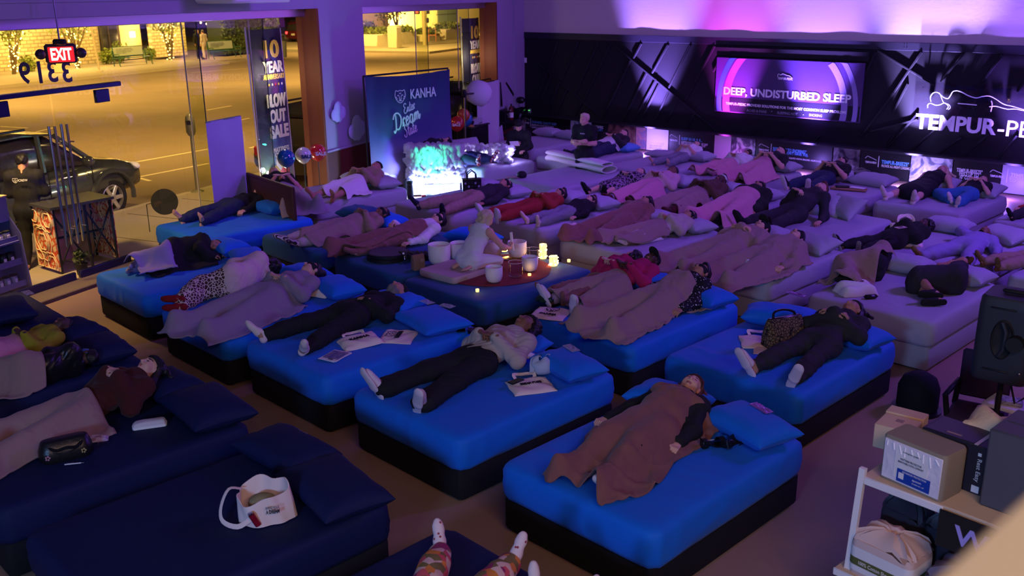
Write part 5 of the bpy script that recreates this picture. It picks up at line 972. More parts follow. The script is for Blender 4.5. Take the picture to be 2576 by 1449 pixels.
def blanket(o, label, m, y0=-1.0, y1=.32, wl=.38, wr=.38, bow=.06, seed=1, h=.022, folds=.02, skew=0., group='fleece blankets', th=.016, wave=.03, name='blanket', slack=14, xo=0., keep=None, foot=None, fat=.034):
    """cloth laid over person o: membrane over the body's upper envelope, with folds and a thick hem"""
    if y0 < -.9: y0 -= .11
    J, t, s = o_J[o.name]; keep = keep or [k for k in t if k[:4] not in ('fore', 'uppe') ]; prims = [q for k in keep for q in t[k]]
    g = np.random.default_rng(seed+40); X0, X1, Y0, Y1 = xo-wl*1.5*s-.1, xo+wr*1.5*s+.1, (y0-.12)*s, (y1+.15)*s; nx, ny = int((X1-X0)/.02)+1, int((Y1-Y0)/.02)+1
    xs = np.linspace(X0, X1, nx); ys = np.linspace(Y0, Y1, ny); X, Y = np.meshgrid(xs, ys, indexing='ij'); Z = np.zeros_like(X)
    for q in prims:
        fl = q[5] if q[4] is not None and abs(q[4][2]) > .6 else 1.
        for f in np.linspace(0, 1, 10):
            c = q[0]*(1-f)+q[1]*f; r = q[2]+(q[3]-q[2])*f+fat; d2 = (X-c[0])**2+(Y-c[1])**2; mm = d2 < r*r; Z[mm] = np.maximum(Z[mm], c[2]+np.sqrt(r*r-d2[mm])/fl)
    Z[Z > 0] += .012; W_ = Z.copy()
    for i in range(slack):
        B_ = np.pad(W_, 1, mode='edge'); B_ = (B_[:-2, 1:-1]+B_[2:, 1:-1]+B_[1:-1, :-2]+B_[1:-1, 2:])/4; W_ = np.maximum(B_, Z)
    for i in range(2): B_ = np.pad(W_, 1, mode='edge'); W_ = (B_[:-2, 1:-1]+B_[2:, 1:-1]+B_[1:-1, :-2]+B_[1:-1, 2:]+W_*2)/6
    nu, nv = max(12, int((wl+wr)*s/h)), max(14, int((y1-y0)*s/h)); ph = g.uniform(0, 6.3, 8); V_ = []
    def zat(x, y):
        i = np.clip((x-X0)/(X1-X0)*(nx-1), 0, nx-1.001); j = np.clip((y-Y0)/(Y1-Y0)*(ny-1), 0, ny-1.001); a, b = int(i), int(j); fi, fj = i-a, j-b
        return (W_[a, b]*(1-fi)+W_[a+1, b]*fi)*(1-fj)+(W_[a, b+1]*(1-fi)+W_[a+1, b+1]*fi)*fj
    top, bot = [], []
    for i in range(nu+1):
        u = i/nu; ru, rb = [], []
        for j in range(nv+1):
            v = j/nv; e = wave*(math.sin(5*v+ph[0])+.5*math.sin(13*v+ph[1])); e2 = wave*(math.sin(5.6*v+ph[2])+.5*math.sin(11*v+ph[3]))
            wl_, wr_ = wl+e, wr+e2
            if foot: k = max(0, 1-v/.5); wl_ += foot*k; wr_ += foot*k
            x = (xo+skew*(v-.5)-wl_*(1-u)+wr_*u)*s; yb = y0+wave*.9*(math.sin(7*u+ph[4])+.5*math.sin(17*u+ph[5])); yt = y1+bow*math.sin(math.pi*u)+wave*.4*math.sin(9*u+ph[6])
            y = (yb+(yt-yb)*v)*s; z0 = zat(x, y); edge = min(u, 1-u)*4*(wl+wr); low = max(.5, 1-z0/.2)
            rid = (1-abs(math.sin(11*x+2.6*math.sin(2.3*y+ph[7])+ph[0])))**2*.9+(1-abs(math.sin(8*x-6*y+2.2*math.sin(4*y+ph[1])+ph[2])))**2.5*.8+(1-abs(math.sin(10*y+7*x+2.4*math.sin(5*x+ph[3])+ph[5])))**3*.5
            z = max(z0, .004)+folds*low*rid+th; ru.append((x, y, z)); rb.append((x, y, max(z-th, .002)))
        top.append(ru); bot.append(rb)
    Vt = np.array(top).reshape(-1, 3); Vb = np.array(bot).reshape(-1, 3); w = nv+1; n = len(Vt)
    rimset = np.zeros((nu+1, w), bool); rimset[0] = rimset[-1] = True; rimset[:, 0] = rimset[:, -1] = True; Vt[rimset.ravel(), 2] -= th*.35
    F = [(i*w+j, (i+1)*w+j, (i+1)*w+j+1, i*w+j+1) for i in range(nu) for j in range(nv)]; F += [(n+d, n+c, n+b, n+a) for a, b, c, d in F]
    for i in range(nu): F += [(i*w, n+i*w, n+(i+1)*w, (i+1)*w), (i*w+nv, (i+1)*w+nv, n+(i+1)*w+nv, n+i*w+nv)]
    for j in range(nv): F += [(j, j+1, n+j+1, n+j), (nu*w+j, n+nu*w+j, n+nu*w+j+1, nu*w+j+1)]
    b = mk(name, np.concatenate([Vt, Vb]), np.array(F), m, None, None, 180, o.location, o.rotation_euler.z); return tag(b, label, name, group)
def put(head, feet, z=.6, zh=.20, zf=.12, L=1.505):
    """bed place, heading and size of a lying person from where head and ankles are seen"""
    a, b = at(*head, z+zh), at(*feet, z+zf); d = a-b; d.z = 0; s = d.length/L; s = min(max(s, .86), 1.10); d.normalize(); c = V((a.x, a.y, z+.006))-d*.645*s
    return c, math.atan2(-d.x, d.y), s
# ================================================================ THE SLEEPERS
MK = ('mask', M_black, 'eye_mask'); MKU = ('maskup', M_black, 'eye_mask')
M_hood = mat('oatmeal_jersey', (.42, .34, .31), .9, bump=(40, .3, .01), sheen=.1); M_jean = mat('dark_denim', (.018, .028, .07), .85, bump=(90, .3, .004)); M_jeanl = mat('blue_denim', (.03, .14, .34), .85, bump=(90, .3, .004)); M_maroon = mat('maroon_knit', (.06, .010, .009), .95, bump=(120, .4, .006), sheen=.05); M_magenta = mat('magenta_knit', (.42, .012, .10), .9, bump=(120, .3, .005)); M_red = mat('brick_red_cotton', (.28, .025, .018), .85, bump=(30, .3, .01)); M_robe = mat('cream_plush', (.66, .46, .46), .95, bump=(60, .4, .01), sheen=.1); M_tant = mat('tan_cotton', (.30, .19, .14), .85, bump=(30, .3, .01)); M_olive = mat('yellow_green_knit', (.30, .26, .015), .9); M_greyt = mat('grey_jogger', (.20, .19, .24), .9, bump=(60, .2, .005)); M_purp = mat('lavender_suit', (.25, .20, .42), .7, bump=(20, .3, .01)); M_leather = mat('black_leather', (.008, .008, .009), .35, spec=.5, bump=(25, .4, .01)); M_redsock = mat('red_sock', (.22, .008, .012), .9); M_navysock = mat('navy_sock', (.012, .012, .03), .9); M_wsock = mat('white_sock', (.70, .56, .54), .9, bump=(120, .2, .003)); M_tansock = mat('mustard_sock', (.17, .10, .035), .9)
M_gir = patt('giraffe_print', 'cell', [(.62, .48, .42), (.06, .025, .02)], 26); M_dots = patt('dotted_print', 'dot', [(.75, .72, .70), (.008, .008, .01)], 38); M_flor = patt('floral_print', 'cell', [(.30, .20, .28), (.012, .01, .02)], 16); M_fpants = patt('floral_trousers', 'mix', [(.65, .10, .12), (.75, .55, .45), (.70, .25, .04), (.30, .03, .12), (.68, .50, .40), (.20, .16, .05)], 16); M_dotsock = patt('dotted_sock', 'dot', [(.30, .04, .05), (.72, .55, .55)], 30); M_stripe = patt('striped_sock', 'wave', [(.55, .48, .44), (.03, .03, .03)], 14, rot=1); M_plaid = patt('plaid_sock', 'mix', [(.3, .02, .02), (.03, .03, .08), (.5, .4, .4)], 30); M_fur = mat('black_fur', (.010, .010, .011), .95, bump=(160, .9, .02), sheen=.05)
M_sole = mat('pale_sole', (.62, .52, .60), .7)
NEAR = dict(res=.0115, hres=.0042); MID = dict(res=.0145, hres=.0055)
def sleeper(label, head, legs, pose=lie, pk={}, zh=.20, dz=0., **kw):
    c, rz, s = put(head, legs, zh=zh); J = pose(s=s, **pk); kw.setdefault('res', .0165); kw.setdefault('hres', .007); c.z += dz
    return person(label, c, rz, J, s=s, **kw)
# --- front rows
p = sleeper('woman in a brown beanie and black top asleep under a mauve blanket', (1738, 985), (1478, 1178), pk=dict(toe=1, kneeL=.16, kneeR=.18, arms=('sides', 'out'), turn=14, nod=.2, rise=.5, spread=.04), hair=('longside', 'auburn'), top=M_black, fem=True, feet=('sock', M_wsock), bottom=M_black, wear=[('beanie', mat('brown_knit', (.06, .018, .014), .95, bump=(120, .4, .005)), 'beanie')], big=1.12, **NEAR)
blanket(p, 'mauve fleece blanket over the woman in the brown beanie', M_mauve, -.915, .40, .36, .40, .06, 3, .015, .03, .06, wave=.06, foot=-.07)
p = sleeper('curly-haired woman in a pale hoodie and wide black trousers, hands on belly', (1322, 838), (1010, 985), pk=dict(arms='belly', turn=-12, nod=.1, rise=.6, spread=.13, splay=.5), skin='brown', hair=('curly', 'black'), top=M_hood, bottom=M_black, blen='wide', feet=('slipper', M_sole), fem=True, **NEAR)
p = sleeper('bearded man in black clothes and cap lying with white socks', (1000, 735), (715, 850), pk=dict(arms=('belly', 'sides'), turn=-8, nod=-.1, spread=.20, splay=.8), skin='tan', hair=('crop', 'grey'), top=M_black, bottom=M_black, feet=('sock', M_wsock), beard='grey', wear=[('beanie', M_black, 'cap')], big=1.1, **NEAR)
p = sleeper('sleeper in a cream plush robe, giraffe leggings and red socks', (692, 668), (440, 765), pose=curl, pk=dict(f=-1, tuck=.25), hair=('bob', 'black'), top=M_robe, bottom=M_gir, feet=('sock', M_redsock), loose=.04, wear=[MK], fem=True, **MID)
p = sleeper('masked woman lying under a grey lilac wrap, arms on her belly', (785, 692), (515, 805), pk=dict(toe=1, arms='belly', turn=-25, nod=.1, rise=.4), hair=('bun', 'black'), top=M_lilac, bottom=M_black, feet=('sock', M_black), wear=[MK], fem=True, **NEAR)
blanket(p, 'grey lilac wrap draped over the masked woman to the mattress edge', M_lilac, -1.06, .16, .30, .42, .05, 5, .018, .02, wave=.05, foot=.06)
p = sleeper('curled sleeper in a black coat with lavender trousers and raised knee', (537, 607), (370, 655), pose=curl, pk=dict(f=1, tuck=.7), skin='tan', hair=('crop', 'black'), top=M_black, bottom=M_purp, feet=('sock', M_purp), loose=.03, bloose=.03, **MID)
blanket(p, 'black coat spread over the curled sleeper by the glass door', M_black, -.62, .40, .22, .50, .05, 7, .024, .02, wave=.05, group=None, xo=.1)
M_drape = mat('lavender_cloth', (.34, .27, .46), .85, bump=(30, .3, .01))
o = blanket(p, 'lavender cloth peaked over the raised knees of the curled sleeper', M_drape, -.80, -.30, .10, .46, .10, 9, .024, .03, wave=.05, xo=.10, group=None); o.location.z += .07
p = sleeper('barefoot man in dark jeans and black shirt on the bed by the headboard', (655, 487), (482, 548), pk=dict(arms='sides', nod=-.1), hair=('short', 'black'), top=M_black, bottom=M_jean, feet=('bare',), wear=[MK], **MID)
p = sleeper('bald bearded man with glasses in a black tee behind the headboard', (690, 448), (765, 525), zh=.32, pk=dict(arms='belly', rise=1.8, nod=.5), skin='fair', hair=None, top=M_black, sleeve='short', bottom=M_lilac, feet=('bare',), beard='grey', big=1.25)
blanket(p, 'purple blanket over the legs of the bald bearded man', M_lilac, -1.0, -.02, .34, .34, .04, 11, .03, .02)
p = sleeper('man in a tan long-sleeved top and cap with a white sheet over his hips', (948, 438), (775, 500), pk=dict(arms='belly', rise=1.0, nod=.2), skin='tan', hair=('crop', 'black'), top=M_tant, bottom=M_tant, blen='short', feet=('bare',), wear=[MKU])
blanket(p, 'crumpled white sheet over the hips of the man in the tan top', M_white_cloth, -.62, .02, .30, .36, .04, 12, .026, .035, wave=.06)
# --- middle rows
p = sleeper('man in a beige robe and eye mask with black-toed striped socks', (962, 545), (738, 598), pk=dict(toe=1, arms='chest', nod=.3, rise=.6, spread=.06), skin='brown', hair=('crop', 'black'), top=M_tant, bottom=M_hood, feet=('sock', M_stripe), wear=[MK], **MID)
blanket(p, 'crumpled beige blanket over the man with striped socks', M_tan, -.72, .30, .30, .32, .05, 13, .022, .03, wave=.05)
p = sleeper('eye-masked sleeper in a white sleeve under a long pleated mauve blanket', (1103, 562), (880, 618), pk=dict(toe=1, arms=('sides', 'hip'), nod=.3, rise=.6), hair=('short', 'black'), top=M_white_cloth, bottom=M_mauve, feet=('sock', M_mauve), wear=[MK], **MID)
blanket(p, 'long pleated mauve blanket over the sleeper with the white sleeve', M_mauve, -1.06, .34, .24, .22, .03, 14, .02, .03, wave=.03)
p = sleeper('man in dark shirt and tan trousers with navy socks by the glowing cloud', (1272, 472), (1085, 518), pk=dict(arms='sides', spread=.2, splay=.6, rise=.4), skin='tan', hair=('crop', 'black'), top=M_charcoal, bottom=M_tant, feet=('sock', M_navysock), wear=[MK])
p = sleeper('sleeper in a brick red outfit with eye mask behind the bowl player', (1410, 492), (1240, 535), pk=dict(arms='belly', nod=.3, rise=.5), skin='tan', hair=('short', 'black'), top=M_red, bottom=M_red, feet=('slipper', M_sole), wear=[MK])
p = sleeper('woman in a black top, grey joggers and white socks behind the bowls', (1487, 505), (1345, 548), pk=dict(arms='sides', nod=.2, rise=.5, spread=.05), hair=('short', 'brown'), top=M_black, bottom=M_greyt, feet=('sock', M_wsock), wear=[MK], fem=True)
p = sleeper('masked sleeper fully wrapped in a long mauve blanket behind the candle corner', (1625, 522), (1475, 582), pk=dict(toe=1, arms='sides', nod=.1, rise=.7), skin='tan', hair=('short', 'black'), top=M_mauve, feet=('sock', M_mauve), wear=[MK])
blanket(p, 'long mauve blanket over the masked sleeper behind the candle corner', M_mauve, -1.05, .46, .32, .32, .05, 16, .024, .022)
p = sleeper('masked person in a beige hoodie beside the printed tote on the grey bed', (1735, 548), (1555, 592), pk=dict(toe=1, arms='belly', nod=.1, rise=.6), skin='tan', hair=('long', 'black'), top=M_hood, bottom=M_tant, feet=('sock', M_wsock), wear=[MK], fem=True, loose=.03)
blanket(p, 'tan blanket over the legs of the person in the beige hoodie', M_tan, -1.0, -.02, .34, .30, .04, 17, .024, .025)
p = sleeper('dark-haired woman lying behind the pink cardigan woman, phone in hand', (1592, 642), (1420, 730), zh=.34, pk=dict(arms='belly', nod=.2, rise=1.8, turn=-75), hair=('bob', 'black'), top=M_magenta, bottom=M_mauve, feet=('sock', M_mauve), fem=True, **MID)
p = sleeper('woman in a magenta cardigan and dark cap with pale slipper soles', (1638, 672), (1420, 752), pk=dict(arms='belly', nod=.3, rise=1.0, turn=12, splay=.4), skin='dark', hair=('bun', 'black'), top=M_magenta, bottom=M_lilac, feet=('slipper', M_sole), fem=True, wear=[('cap', M_black, 'cap')], **NEAR)
blanket(p, 'tan blanket over the legs of the magenta cardigan woman', M_tan, -.86, .02, .32, .34, .04, 18, .02, .025, wave=.04)
p = sleeper('masked woman in a black dotted blouse, hand on the blanket edge', (1762, 705), (1530, 800), pk=dict(toe=1, arms=('sides', 'out'), nod=.25, rise=.8, turn=-8), skin='tan', hair=('short', 'black'), top=M_dots, bottom=M_mauve, feet=('sock', M_mauve), fem=True, wear=[MK], big=1.1, **NEAR)
blanket(p, 'tan blanket over the dotted blouse woman, crumpled at the mattress edge', M_tan, -1.10, .30, .36, .36, .06, 19, .017, .03, .05, wave=.06, foot=.10)
p = sleeper('woman in a black hood and dark clothes with pale slipper soles, phone on her belly', (2142, 800), (1950, 925), pk=dict(arms='cross', nod=.2, rise=.8, splay=.45, spread=.10, turn=-14), skin='tan', hair=('longside', 'black'), top=M_charcoal, bottom=M_charcoal, feet=('slipper', M_sole), fem=True, wear=[('beanie', M_black, 'hood')], big=1.05, loose=.02, **NEAR)
p = sleeper('capped and masked sleeper under a tan blanket, fingers on the hem', (1915, 590), (1710, 655), pk=dict(toe=1, arms='cross', nod=.2, rise=.8), skin='fair', hair=('crop', 'brown'), top=M_tan, feet=('sock', M_tan), wear=[MK, ('cap', M_black, 'cap')], big=1.15, **MID)
blanket(p, 'tan blanket over the capped and masked sleeper', M_tan, -1.05, .42, .36, .38, .06, 21, .022, .02, keep=['torso', 'thighL', 'thighR', 'shinL', 'shinR', 'footL', 'footR', 'upperL', 'upperR'])
p = sleeper('masked sleeper wrapped in a tan blanket beside the rolled white tote', (2002, 612), (1800, 690), pk=dict(toe=1, arms='sides', nod=-.05, rise=.6), skin='fair', hair=('short', 'black'), top=M_tan, feet=('sock', M_tan), wear=[MK], **MID)
blanket(p, 'tan and pink blanket over the masked sleeper beside the rolled white tote', M_tan, -1.05, .46, .38, .40, .05, 22, .022, .025, keep=['torso', 'thighL', 'thighR', 'shinL', 'shinR', 'footL', 'footR', 'upperL', 'upperR'])
p = sleeper('curled sleeper facing away under a taupe blanket with black hair', (2248, 640), (2135, 715), pose=curl, pk=dict(f=-1, tuck=.9), hair=('bob', 'black'), top=M_black, bottom=M_black, feet=('sock', M_black), big=1.1, **MID)
blanket(p, 'taupe blanket over the curled sleeper with black hair', M_tan, -.80, .36, .40, .22, .06, 23, .022, .022, xo=-.10, slack=6, fat=.065)
p = sleeper('curled woman in a dark dress with a bare shoulder by the loudspeaker', (2440, 668), (2352, 752), pose=curl, pk=dict(f=-1, tuck=1.1), skin='tan', hair=('longside', 'black'), top=M_charcoal, sleeve='none', bottom=M_charcoal, blen='dress', feet=('shoe', M_black), fem=True, big=1.1, bloose=.02, **MID)
# --- far rows
p = sleeper('woman in a dark floral dress with black sandals', (1610, 437), (1502, 475), pk=dict(arms='belly', rise=.6, nod=.2), hair=('long', 'brown'), top=M_flor, bottom=M_flor, blen='dress', feet=('shoe', M_black), fem=True)
p = sleeper('woman with a bun in a pale pink sweater under a pink throw', (1690, 448), (1565, 495), pk=dict(toe=1, arms='belly', rise=1.0, nod=.6), skin='brown', hair=('bun', 'black'), top=mat('pale_pink_knit', (.55, .33, .36), .9), bottom=M_lilac, feet=('sock', M_maroon), fem=True, big=1.1)
blanket(p, 'pink throw over the woman in the pale pink sweater', M_pink, -.90, -.0, .32, .34, .04, 25, .03, .02)
p = sleeper('woman with a white headband in brown knit', (1812, 472), (1660, 520), pk=dict(toe=1, arms='belly', rise=1.0, nod=.3), skin='dark', hair=('short', 'black'), top=mat('brown_knit_top', (.10, .05, .035), .9), bottom=M_maroon, feet=('sock', M_maroon), fem=True, wear=[('band', M_white_cloth, 'headband')])
blanket(p, 'crumpled tan blanket over the woman with the white headband', M_tan, -.80, .05, .30, .32, .04, 26, .03, .04, wave=.06)
p = sleeper('person in a black fur jacket under a wide pink blanket', (1908, 488), (1785, 545), pk=dict(toe=1, arms='sides', rise=.9, nod=.2), skin='tan', hair=('long', 'brown'), top=M_fur, bottom=M_black, feet=('sock', M_black), loose=.05, wear=[MK], big=1.15)
blanket(p, 'wide pink blanket over the person in the black fur jacket', M_pink, -1.0, .22, .42, .50, .05, 27, .028, .025, wave=.05, fat=.07)
p = sleeper('bearded man in a dark velvet suit propped on pillows', (2062, 508), (1900, 562), pk=dict(arms=('out', 'belly'), rise=1.8, nod=.35), hair=('short', 'auburn'), top=M_charcoal, bottom=M_charcoal, feet=('shoe', M_black), beard='auburn', big=1.1)
p = sleeper('person in a black fleece and black shoes beside the standing tote', (2322, 575), (2190, 608), pk=dict(arms='cross', rise=1.0, nod=.5), skin='dark', hair=('afro', 'black'), top=M_fur, bottom=M_black, feet=('shoe', M_black, mat('grey_sole', (.25, .22, .24), .7)), loose=.04, big=1.2)
p = sleeper('person in a lavender suit with legs apart and mustard socks', (2478, 585), (2375, 645), pk=dict(arms=('out', 'head'), spread=.22, splay=.6, rise=.2, nod=-.4), skin='brown', hair=('crop', 'black'), top=M_purp, bottom=M_purp, feet=('sock', M_tansock), loose=.03, bloose=.035, big=1.1)
p = sleeper('barefoot woman in a white tee and grey trousers under the countdown display', (1752, 375), (1662, 405), pk=dict(arms='belly', rise=1.2, nod=.3), hair=('bob', 'black'), top=M_white_cloth, sleeve='short', bottom=M_greyt, feet=('bare',), fem=True)
p = sleeper('woman in a white top and eye mask, far side of the pink blanket bed', (1880, 395), (1775, 425), pk=dict(toe=1, arms='belly', rise=1.0, nod=.3), skin='tan', hair=('short', 'brown'), top=M_white_cloth, bottom=M_pink, feet=('sock', M_tan), fem=True, wear=[MK])
blanket(p, 'pink blanket over the far sleeper of the shared bed', M_pink, -.95, -.02, .34, .30, .04, 28, .03, .02)
p = sleeper('man in a black tee with his mask pushed up under a pink blanket', (1962, 402), (1845, 442), pk=dict(toe=1, arms='belly', rise=1.2, nod=.1), hair=('crop', 'brown'), top=M_black, sleeve='short', bottom=M_pink, feet=('sock', M_tan), wear=[MKU])
blanket(p, 'pink blanket hanging over the bed edge from the man in the black tee', M_pink, -1.0, .05, .34, .46, .05, 29, .028, .022, wave=.04)
p = sleeper('woman in a black tee, dark jeans and slip-on shoes under the cooling display', (2118, 425), (2010, 465), pk=dict(arms='belly', rise=1.2, nod=.3, splay=.2), hair=('crop', 'brown'), top=M_black, sleeve='short', bottom=M_jean, feet=('shoe', M_black, M_sole), fem=True, wear=[MK], bloose=.025)
p = sleeper('blonde woman in a short black dress with pale socks', (2368, 447), (2265, 492), pk=dict(arms=('out', 'sides'), rise=1.0, nod=.4, spread=.12, splay=.2), hair=('long', 'blond'), top=M_black, sleeve='none', bottom=M_black, blen='dress', feet=('sock', M_wsock), fem=True)
p = sleeper('woman in baggy blue jeans with folded leg, hands on her chest', (2472, 462), (2385, 500), pk=dict(arms='chest', rise=1.0, nod=.4, openL=0, openR=1), hair=('short', 'brown'), top=M_black, sleeve='short', bottom=M_jeanl, feet=('sock', M_wsock), fem=True, bloose=.035)
p = sleeper('sleeper in a white shirt and blue jeans behind the crew man', (1568, 352), (1462, 385), pk=dict(toe=1, arms='belly', rise=1.0, nod=.2), hair=('short', 'black'), top=M_charcoal, bottom=M_jean, feet=('shoe', M_black), big=1.1, bloose=.03)
blanket(p, 'white shirt tail folded over the sleeper behind the crew man', M_white_cloth, -.10, .22, .24, .24, .03, 31, .03, .01, group=None, name='white_shirt')
p = sleeper('man in a dark beanie and jeans between the two cloud lamps', (1072, 378), (1232, 408), pk=dict(arms='belly', rise=1.4, nod=.6), hair=('crop', 'black'), top=M_charcoal, bottom=M_jean, feet=('sock', M_plaid), wear=[('beanie', M_black, 'beanie')], dz=.06)
o = p
# sleeper at the last bed of the fourth row: only a foot shows
p = sleeper('sleeper with a mustard sock at the edge of the fourth row', (2700, 618), (2552, 648), pk=dict(arms='sides', spread=.05), hair=('short', 'black'), top=M_charcoal, bottom=M_tant, feet=('sock', M_tansock))
p = sleeper('sleeper under the cooler sleep display with a reddish sleeve', (2660, 497), (2580, 540), pk=dict(arms='out'), hair=('short', 'black'), top=M_red, bottom=M_charcoal, feet=('sock', M_black))
# --- the near left beds
p = sleeper('woman in a maroon sweater with clasped hands and a mask on her brow', (382, 950), (-60, 1130), pk=dict(arms='chest', turn=-6, nod=.3, rise=.9), skin='fair', hair=('longside', 'black'), top=M_maroon, bottom=M_tan, feet=('sock', M_tan), fem=True, wear=[MKU], loose=.022, **NEAR)
for sx_ in (-1, 1): J, t_, s_ = o_J[p.name]; B_ = basis(J['face'], J['crown']); mk('eye_patch', [V(tuple(B_ @ (np.array((sx_*(.034+.016*math.cos(a)), .088-.25*(.018*math.cos(a))**1+.004*math.sin(a)+(-.008 if math.cos(a) > .3 else 0)+.002, -.024+.010*math.sin(a)))*s_)+J['hed'])) for a in (2*math.pi*i/12 for i in range(12))], [tuple(range(12))[::(1 if sx_ > 0 else -1)]], mat('pearl_gel', (.5, .5, .62), .2), p)
blanket(p, 'dusty pink blanket over the woman in the maroon sweater', M_tan, -1.05, .02, .36, .40, .06, 33, .018, .02, wave=.04)
p = sleeper('sleeper in a black leather jacket with a blue eye mask, turned on one side', (232, 893), (-110, 985), pose=curl, pk=dict(f=-1, tuck=.5), skin='dark', hair=('crop', 'black'), top=M_leather, bottom=M_tan, feet=('sock', M_tan), wear=[('mask', mat('blue_satin', (.05, .14, .55), .35), 'eye_mask')], loose=.025, **NEAR)
blanket(p, 'dusty pink blanket over the hips of the leather jacket sleeper', M_tan, -1.0, .10, .42, .34, .06, 34, .02, .025, wave=.05, xo=-.1)
p = sleeper('sleeper in a yellow-green knit at the window side of the leather jacket', (160, 822), (-150, 930), pk=dict(toe=1, arms='belly', kneeL=.5, kneeR=.5, rise=.6), skin='dark', hair=('crop', 'black'), top=M_olive, bottom=M_tan, feet=('sock', M_tan), **MID)
blanket(p, 'pink blanket over the raised knees of the yellow-green knit sleeper', M_pink, -1.0, .06, .38, .38, .06, 35, .022, .02, wave=.05)
# the two on the reversed bed: heads towards the viewer, feet to the aisle
p = sleeper('person in floral trousers and strawberry-dotted socks on the reversed bed', (960, 1745), (1195, 1385), pk=dict(arms='belly', spread=.15, splay=.25), top=M_white_cloth, bottom=M_fpants, feet=('sock', M_dotsock), fem=True, bloose=.03, res=.011, hres=.007)
p = sleeper('person with plain white socks beside the strawberry-dotted socks', (1175, 1840), (1400, 1500), pk=dict(arms='belly', spread=.09, splay=.2), top=M_charcoal, bottom=M_charcoal, feet=('sock', M_wsock), res=.012, hres=.007)
# --- upright figures
def stand(s=1., arms='sides', lean=0., nod=0., turn=0., step=.05):
    J = dict(n=A3(0, 1, 0), pel=A3(0, 0, .93), che=A3(0, lean*.25, 1.23), nek=A3(0, lean*.45, 1.46), hed=A3(0, lean*.55+.03, 1.605))
    for S, sg in (('L', -1), ('R', 1)):
        J['sh'+S] = A3(sg*.185, lean*.42, 1.405); J['hi'+S] = A3(sg*.09, 0, .90); J['kn'+S] = A3(sg*.11, .03+sg*step*.5, .49); J['an'+S] = A3(sg*.13, -.02+sg*step, .075); J['ft'+S] = unit(A3(sg*.25, 1, -.05)); J['lg'+S] = A3(0, 0, -1)
        e, w, d, nr = {'sides': ((.25, -.02, 1.13), (.25, .06, .88), (0, .15, -1), (1, 0, 0)), 'crossed': ((.245, .05, 1.14), (-.03, .24, 1.17+.03*sg), (-1, -.05, .1), (0, 1, .2)), 'front': ((.25, .08, 1.15), (.13, .30, 1.08), (-.5, .8, 0), (0, .2, 1)), 'phone': ((.235, .08, 1.12), (.07, .27, 1.20), (-.6, .5, .4), (.3, .5, -.4))}[arms if isinstance(arms, str) else arms[0 if S == 'L' else 1]]
        m = A3(sg, 1, 1); J['el'+S] = A3(*e)*m; J['wr'+S] = A3(*w)*m; J['hd'+S] = unit(A3(*d)*m); J['hn'+S] = unit(A3(*nr)*m)
    t = R(turn); J['face'] = A3(math.sin(t)*math.cos(nod), math.cos(t)*math.cos(nod), -math.sin(nod)); J['crown'] = A3(0, .25*nod, 1)
    return {k: (v if k in ('n', 'face', 'crown') or k[:2] in ('ft', 'lg', 'hd', 'hn') else v*s) for k, v in J.items()}
def faceto(loc, tgt): d = V(tgt)-V(loc); return math.atan2(-d.x, d.y)
c = bq(14.95, -12.85); c = at(1472, 552, 0)
d_ = (at(1472, 288, 1.72)-EYE); tt = (1.72-EYE.z)/ray(1472, 286).z; c = EYE+ray(1472, 284)*tt; c.z = 0
p = person('crew man with blond hair and arms crossed, standing in a black tee', c, faceto(c, (-1.5, 14, 0)), stand(1., 'crossed', nod=.15, turn=20), 'fair', ('short', 'blond'), M_black, 'short', M_black, 'long', ('shoe', M_black), s=1., **MID)
txt('lettering', 'KANHA', M_paper, frame(V((-.02, .155, 1.34)), (-1, 0, 0), (0, -.12, 1)), w=.10, parent=p, th=.012)
sp_ = EYE+ray(1305, 318)*((1.22-EYE.z)/ray(1305, 318).z); sp_.z = 0
J = stand(1., ('front', 'phone'), lean=.12, nod=.7); off = .36
for k in list(J):
    if k in ('n', 'face', 'crown') or k[:2] in ('ft', 'lg', 'hd', 'hn'): continue
    if k[:2] in ('kn', 'an'): continue
    J[k] = J[k]-A3(0, 0, off)
for S, sg in (('L', -1), ('R', 1)): J['kn'+S] = A3(sg*.12, .40, .52); J['an'+S] = A3(sg*.12, .44, .075)
p = person('crew man in a dark cap seated at the end of a bed looking down', sp_, faceto(sp_, (-.5, 10, 0)), J, 'fair', ('crop', 'black'), M_black, 'long', M_black, 'long', ('shoe', M_black), wear=[('beanie', M_black, 'beanie')], **MID)
q = person('crew man outside the glass door, back turned, at the folding counter', at(96, 672, GZ), faceto(at(96, 672, GZ), at(330, 420, GZ)), stand(1.02, 'front', lean=.05, nod=.25), 'tan', ('crop', 'black'), M_black, 'long', M_black, 'long', ('shoe', M_black), s=1.02, wear=[('short', HAIR['black'], 'hair_top')], loose=.025, **MID)
txt('lettering', 'CREW', M_paper, frame(V((.03, -.155, 1.40)), (1, 0, 0), (0, .1, 1)), w=.13, parent=q, th=.014); tiger('emblem', .07, M_paper, frame(V((-.08, -.155, 1.40)), (1, 0, 0), (0, .1, 1)), q)
for px, py, lb, m in ((503, 146, 'dark-haired pedestrian far off beside the patio hedge', M_black), (517, 148, 'pedestrian in pale clothes waiting by the far bench', M_hood)):
    c = at(px, py, GZ); person(lb, c, faceto(c, (0, 40, 0)) if m is M_black else 1.2, stand(1.05), 'tan', ('long' if m is M_black else 'short', 'black' if m is M_black else 'brown'), m, 'long', m, 'long', ('shoe', M_black), s=1.05, res=.03, hres=.012, group='pedestrians')
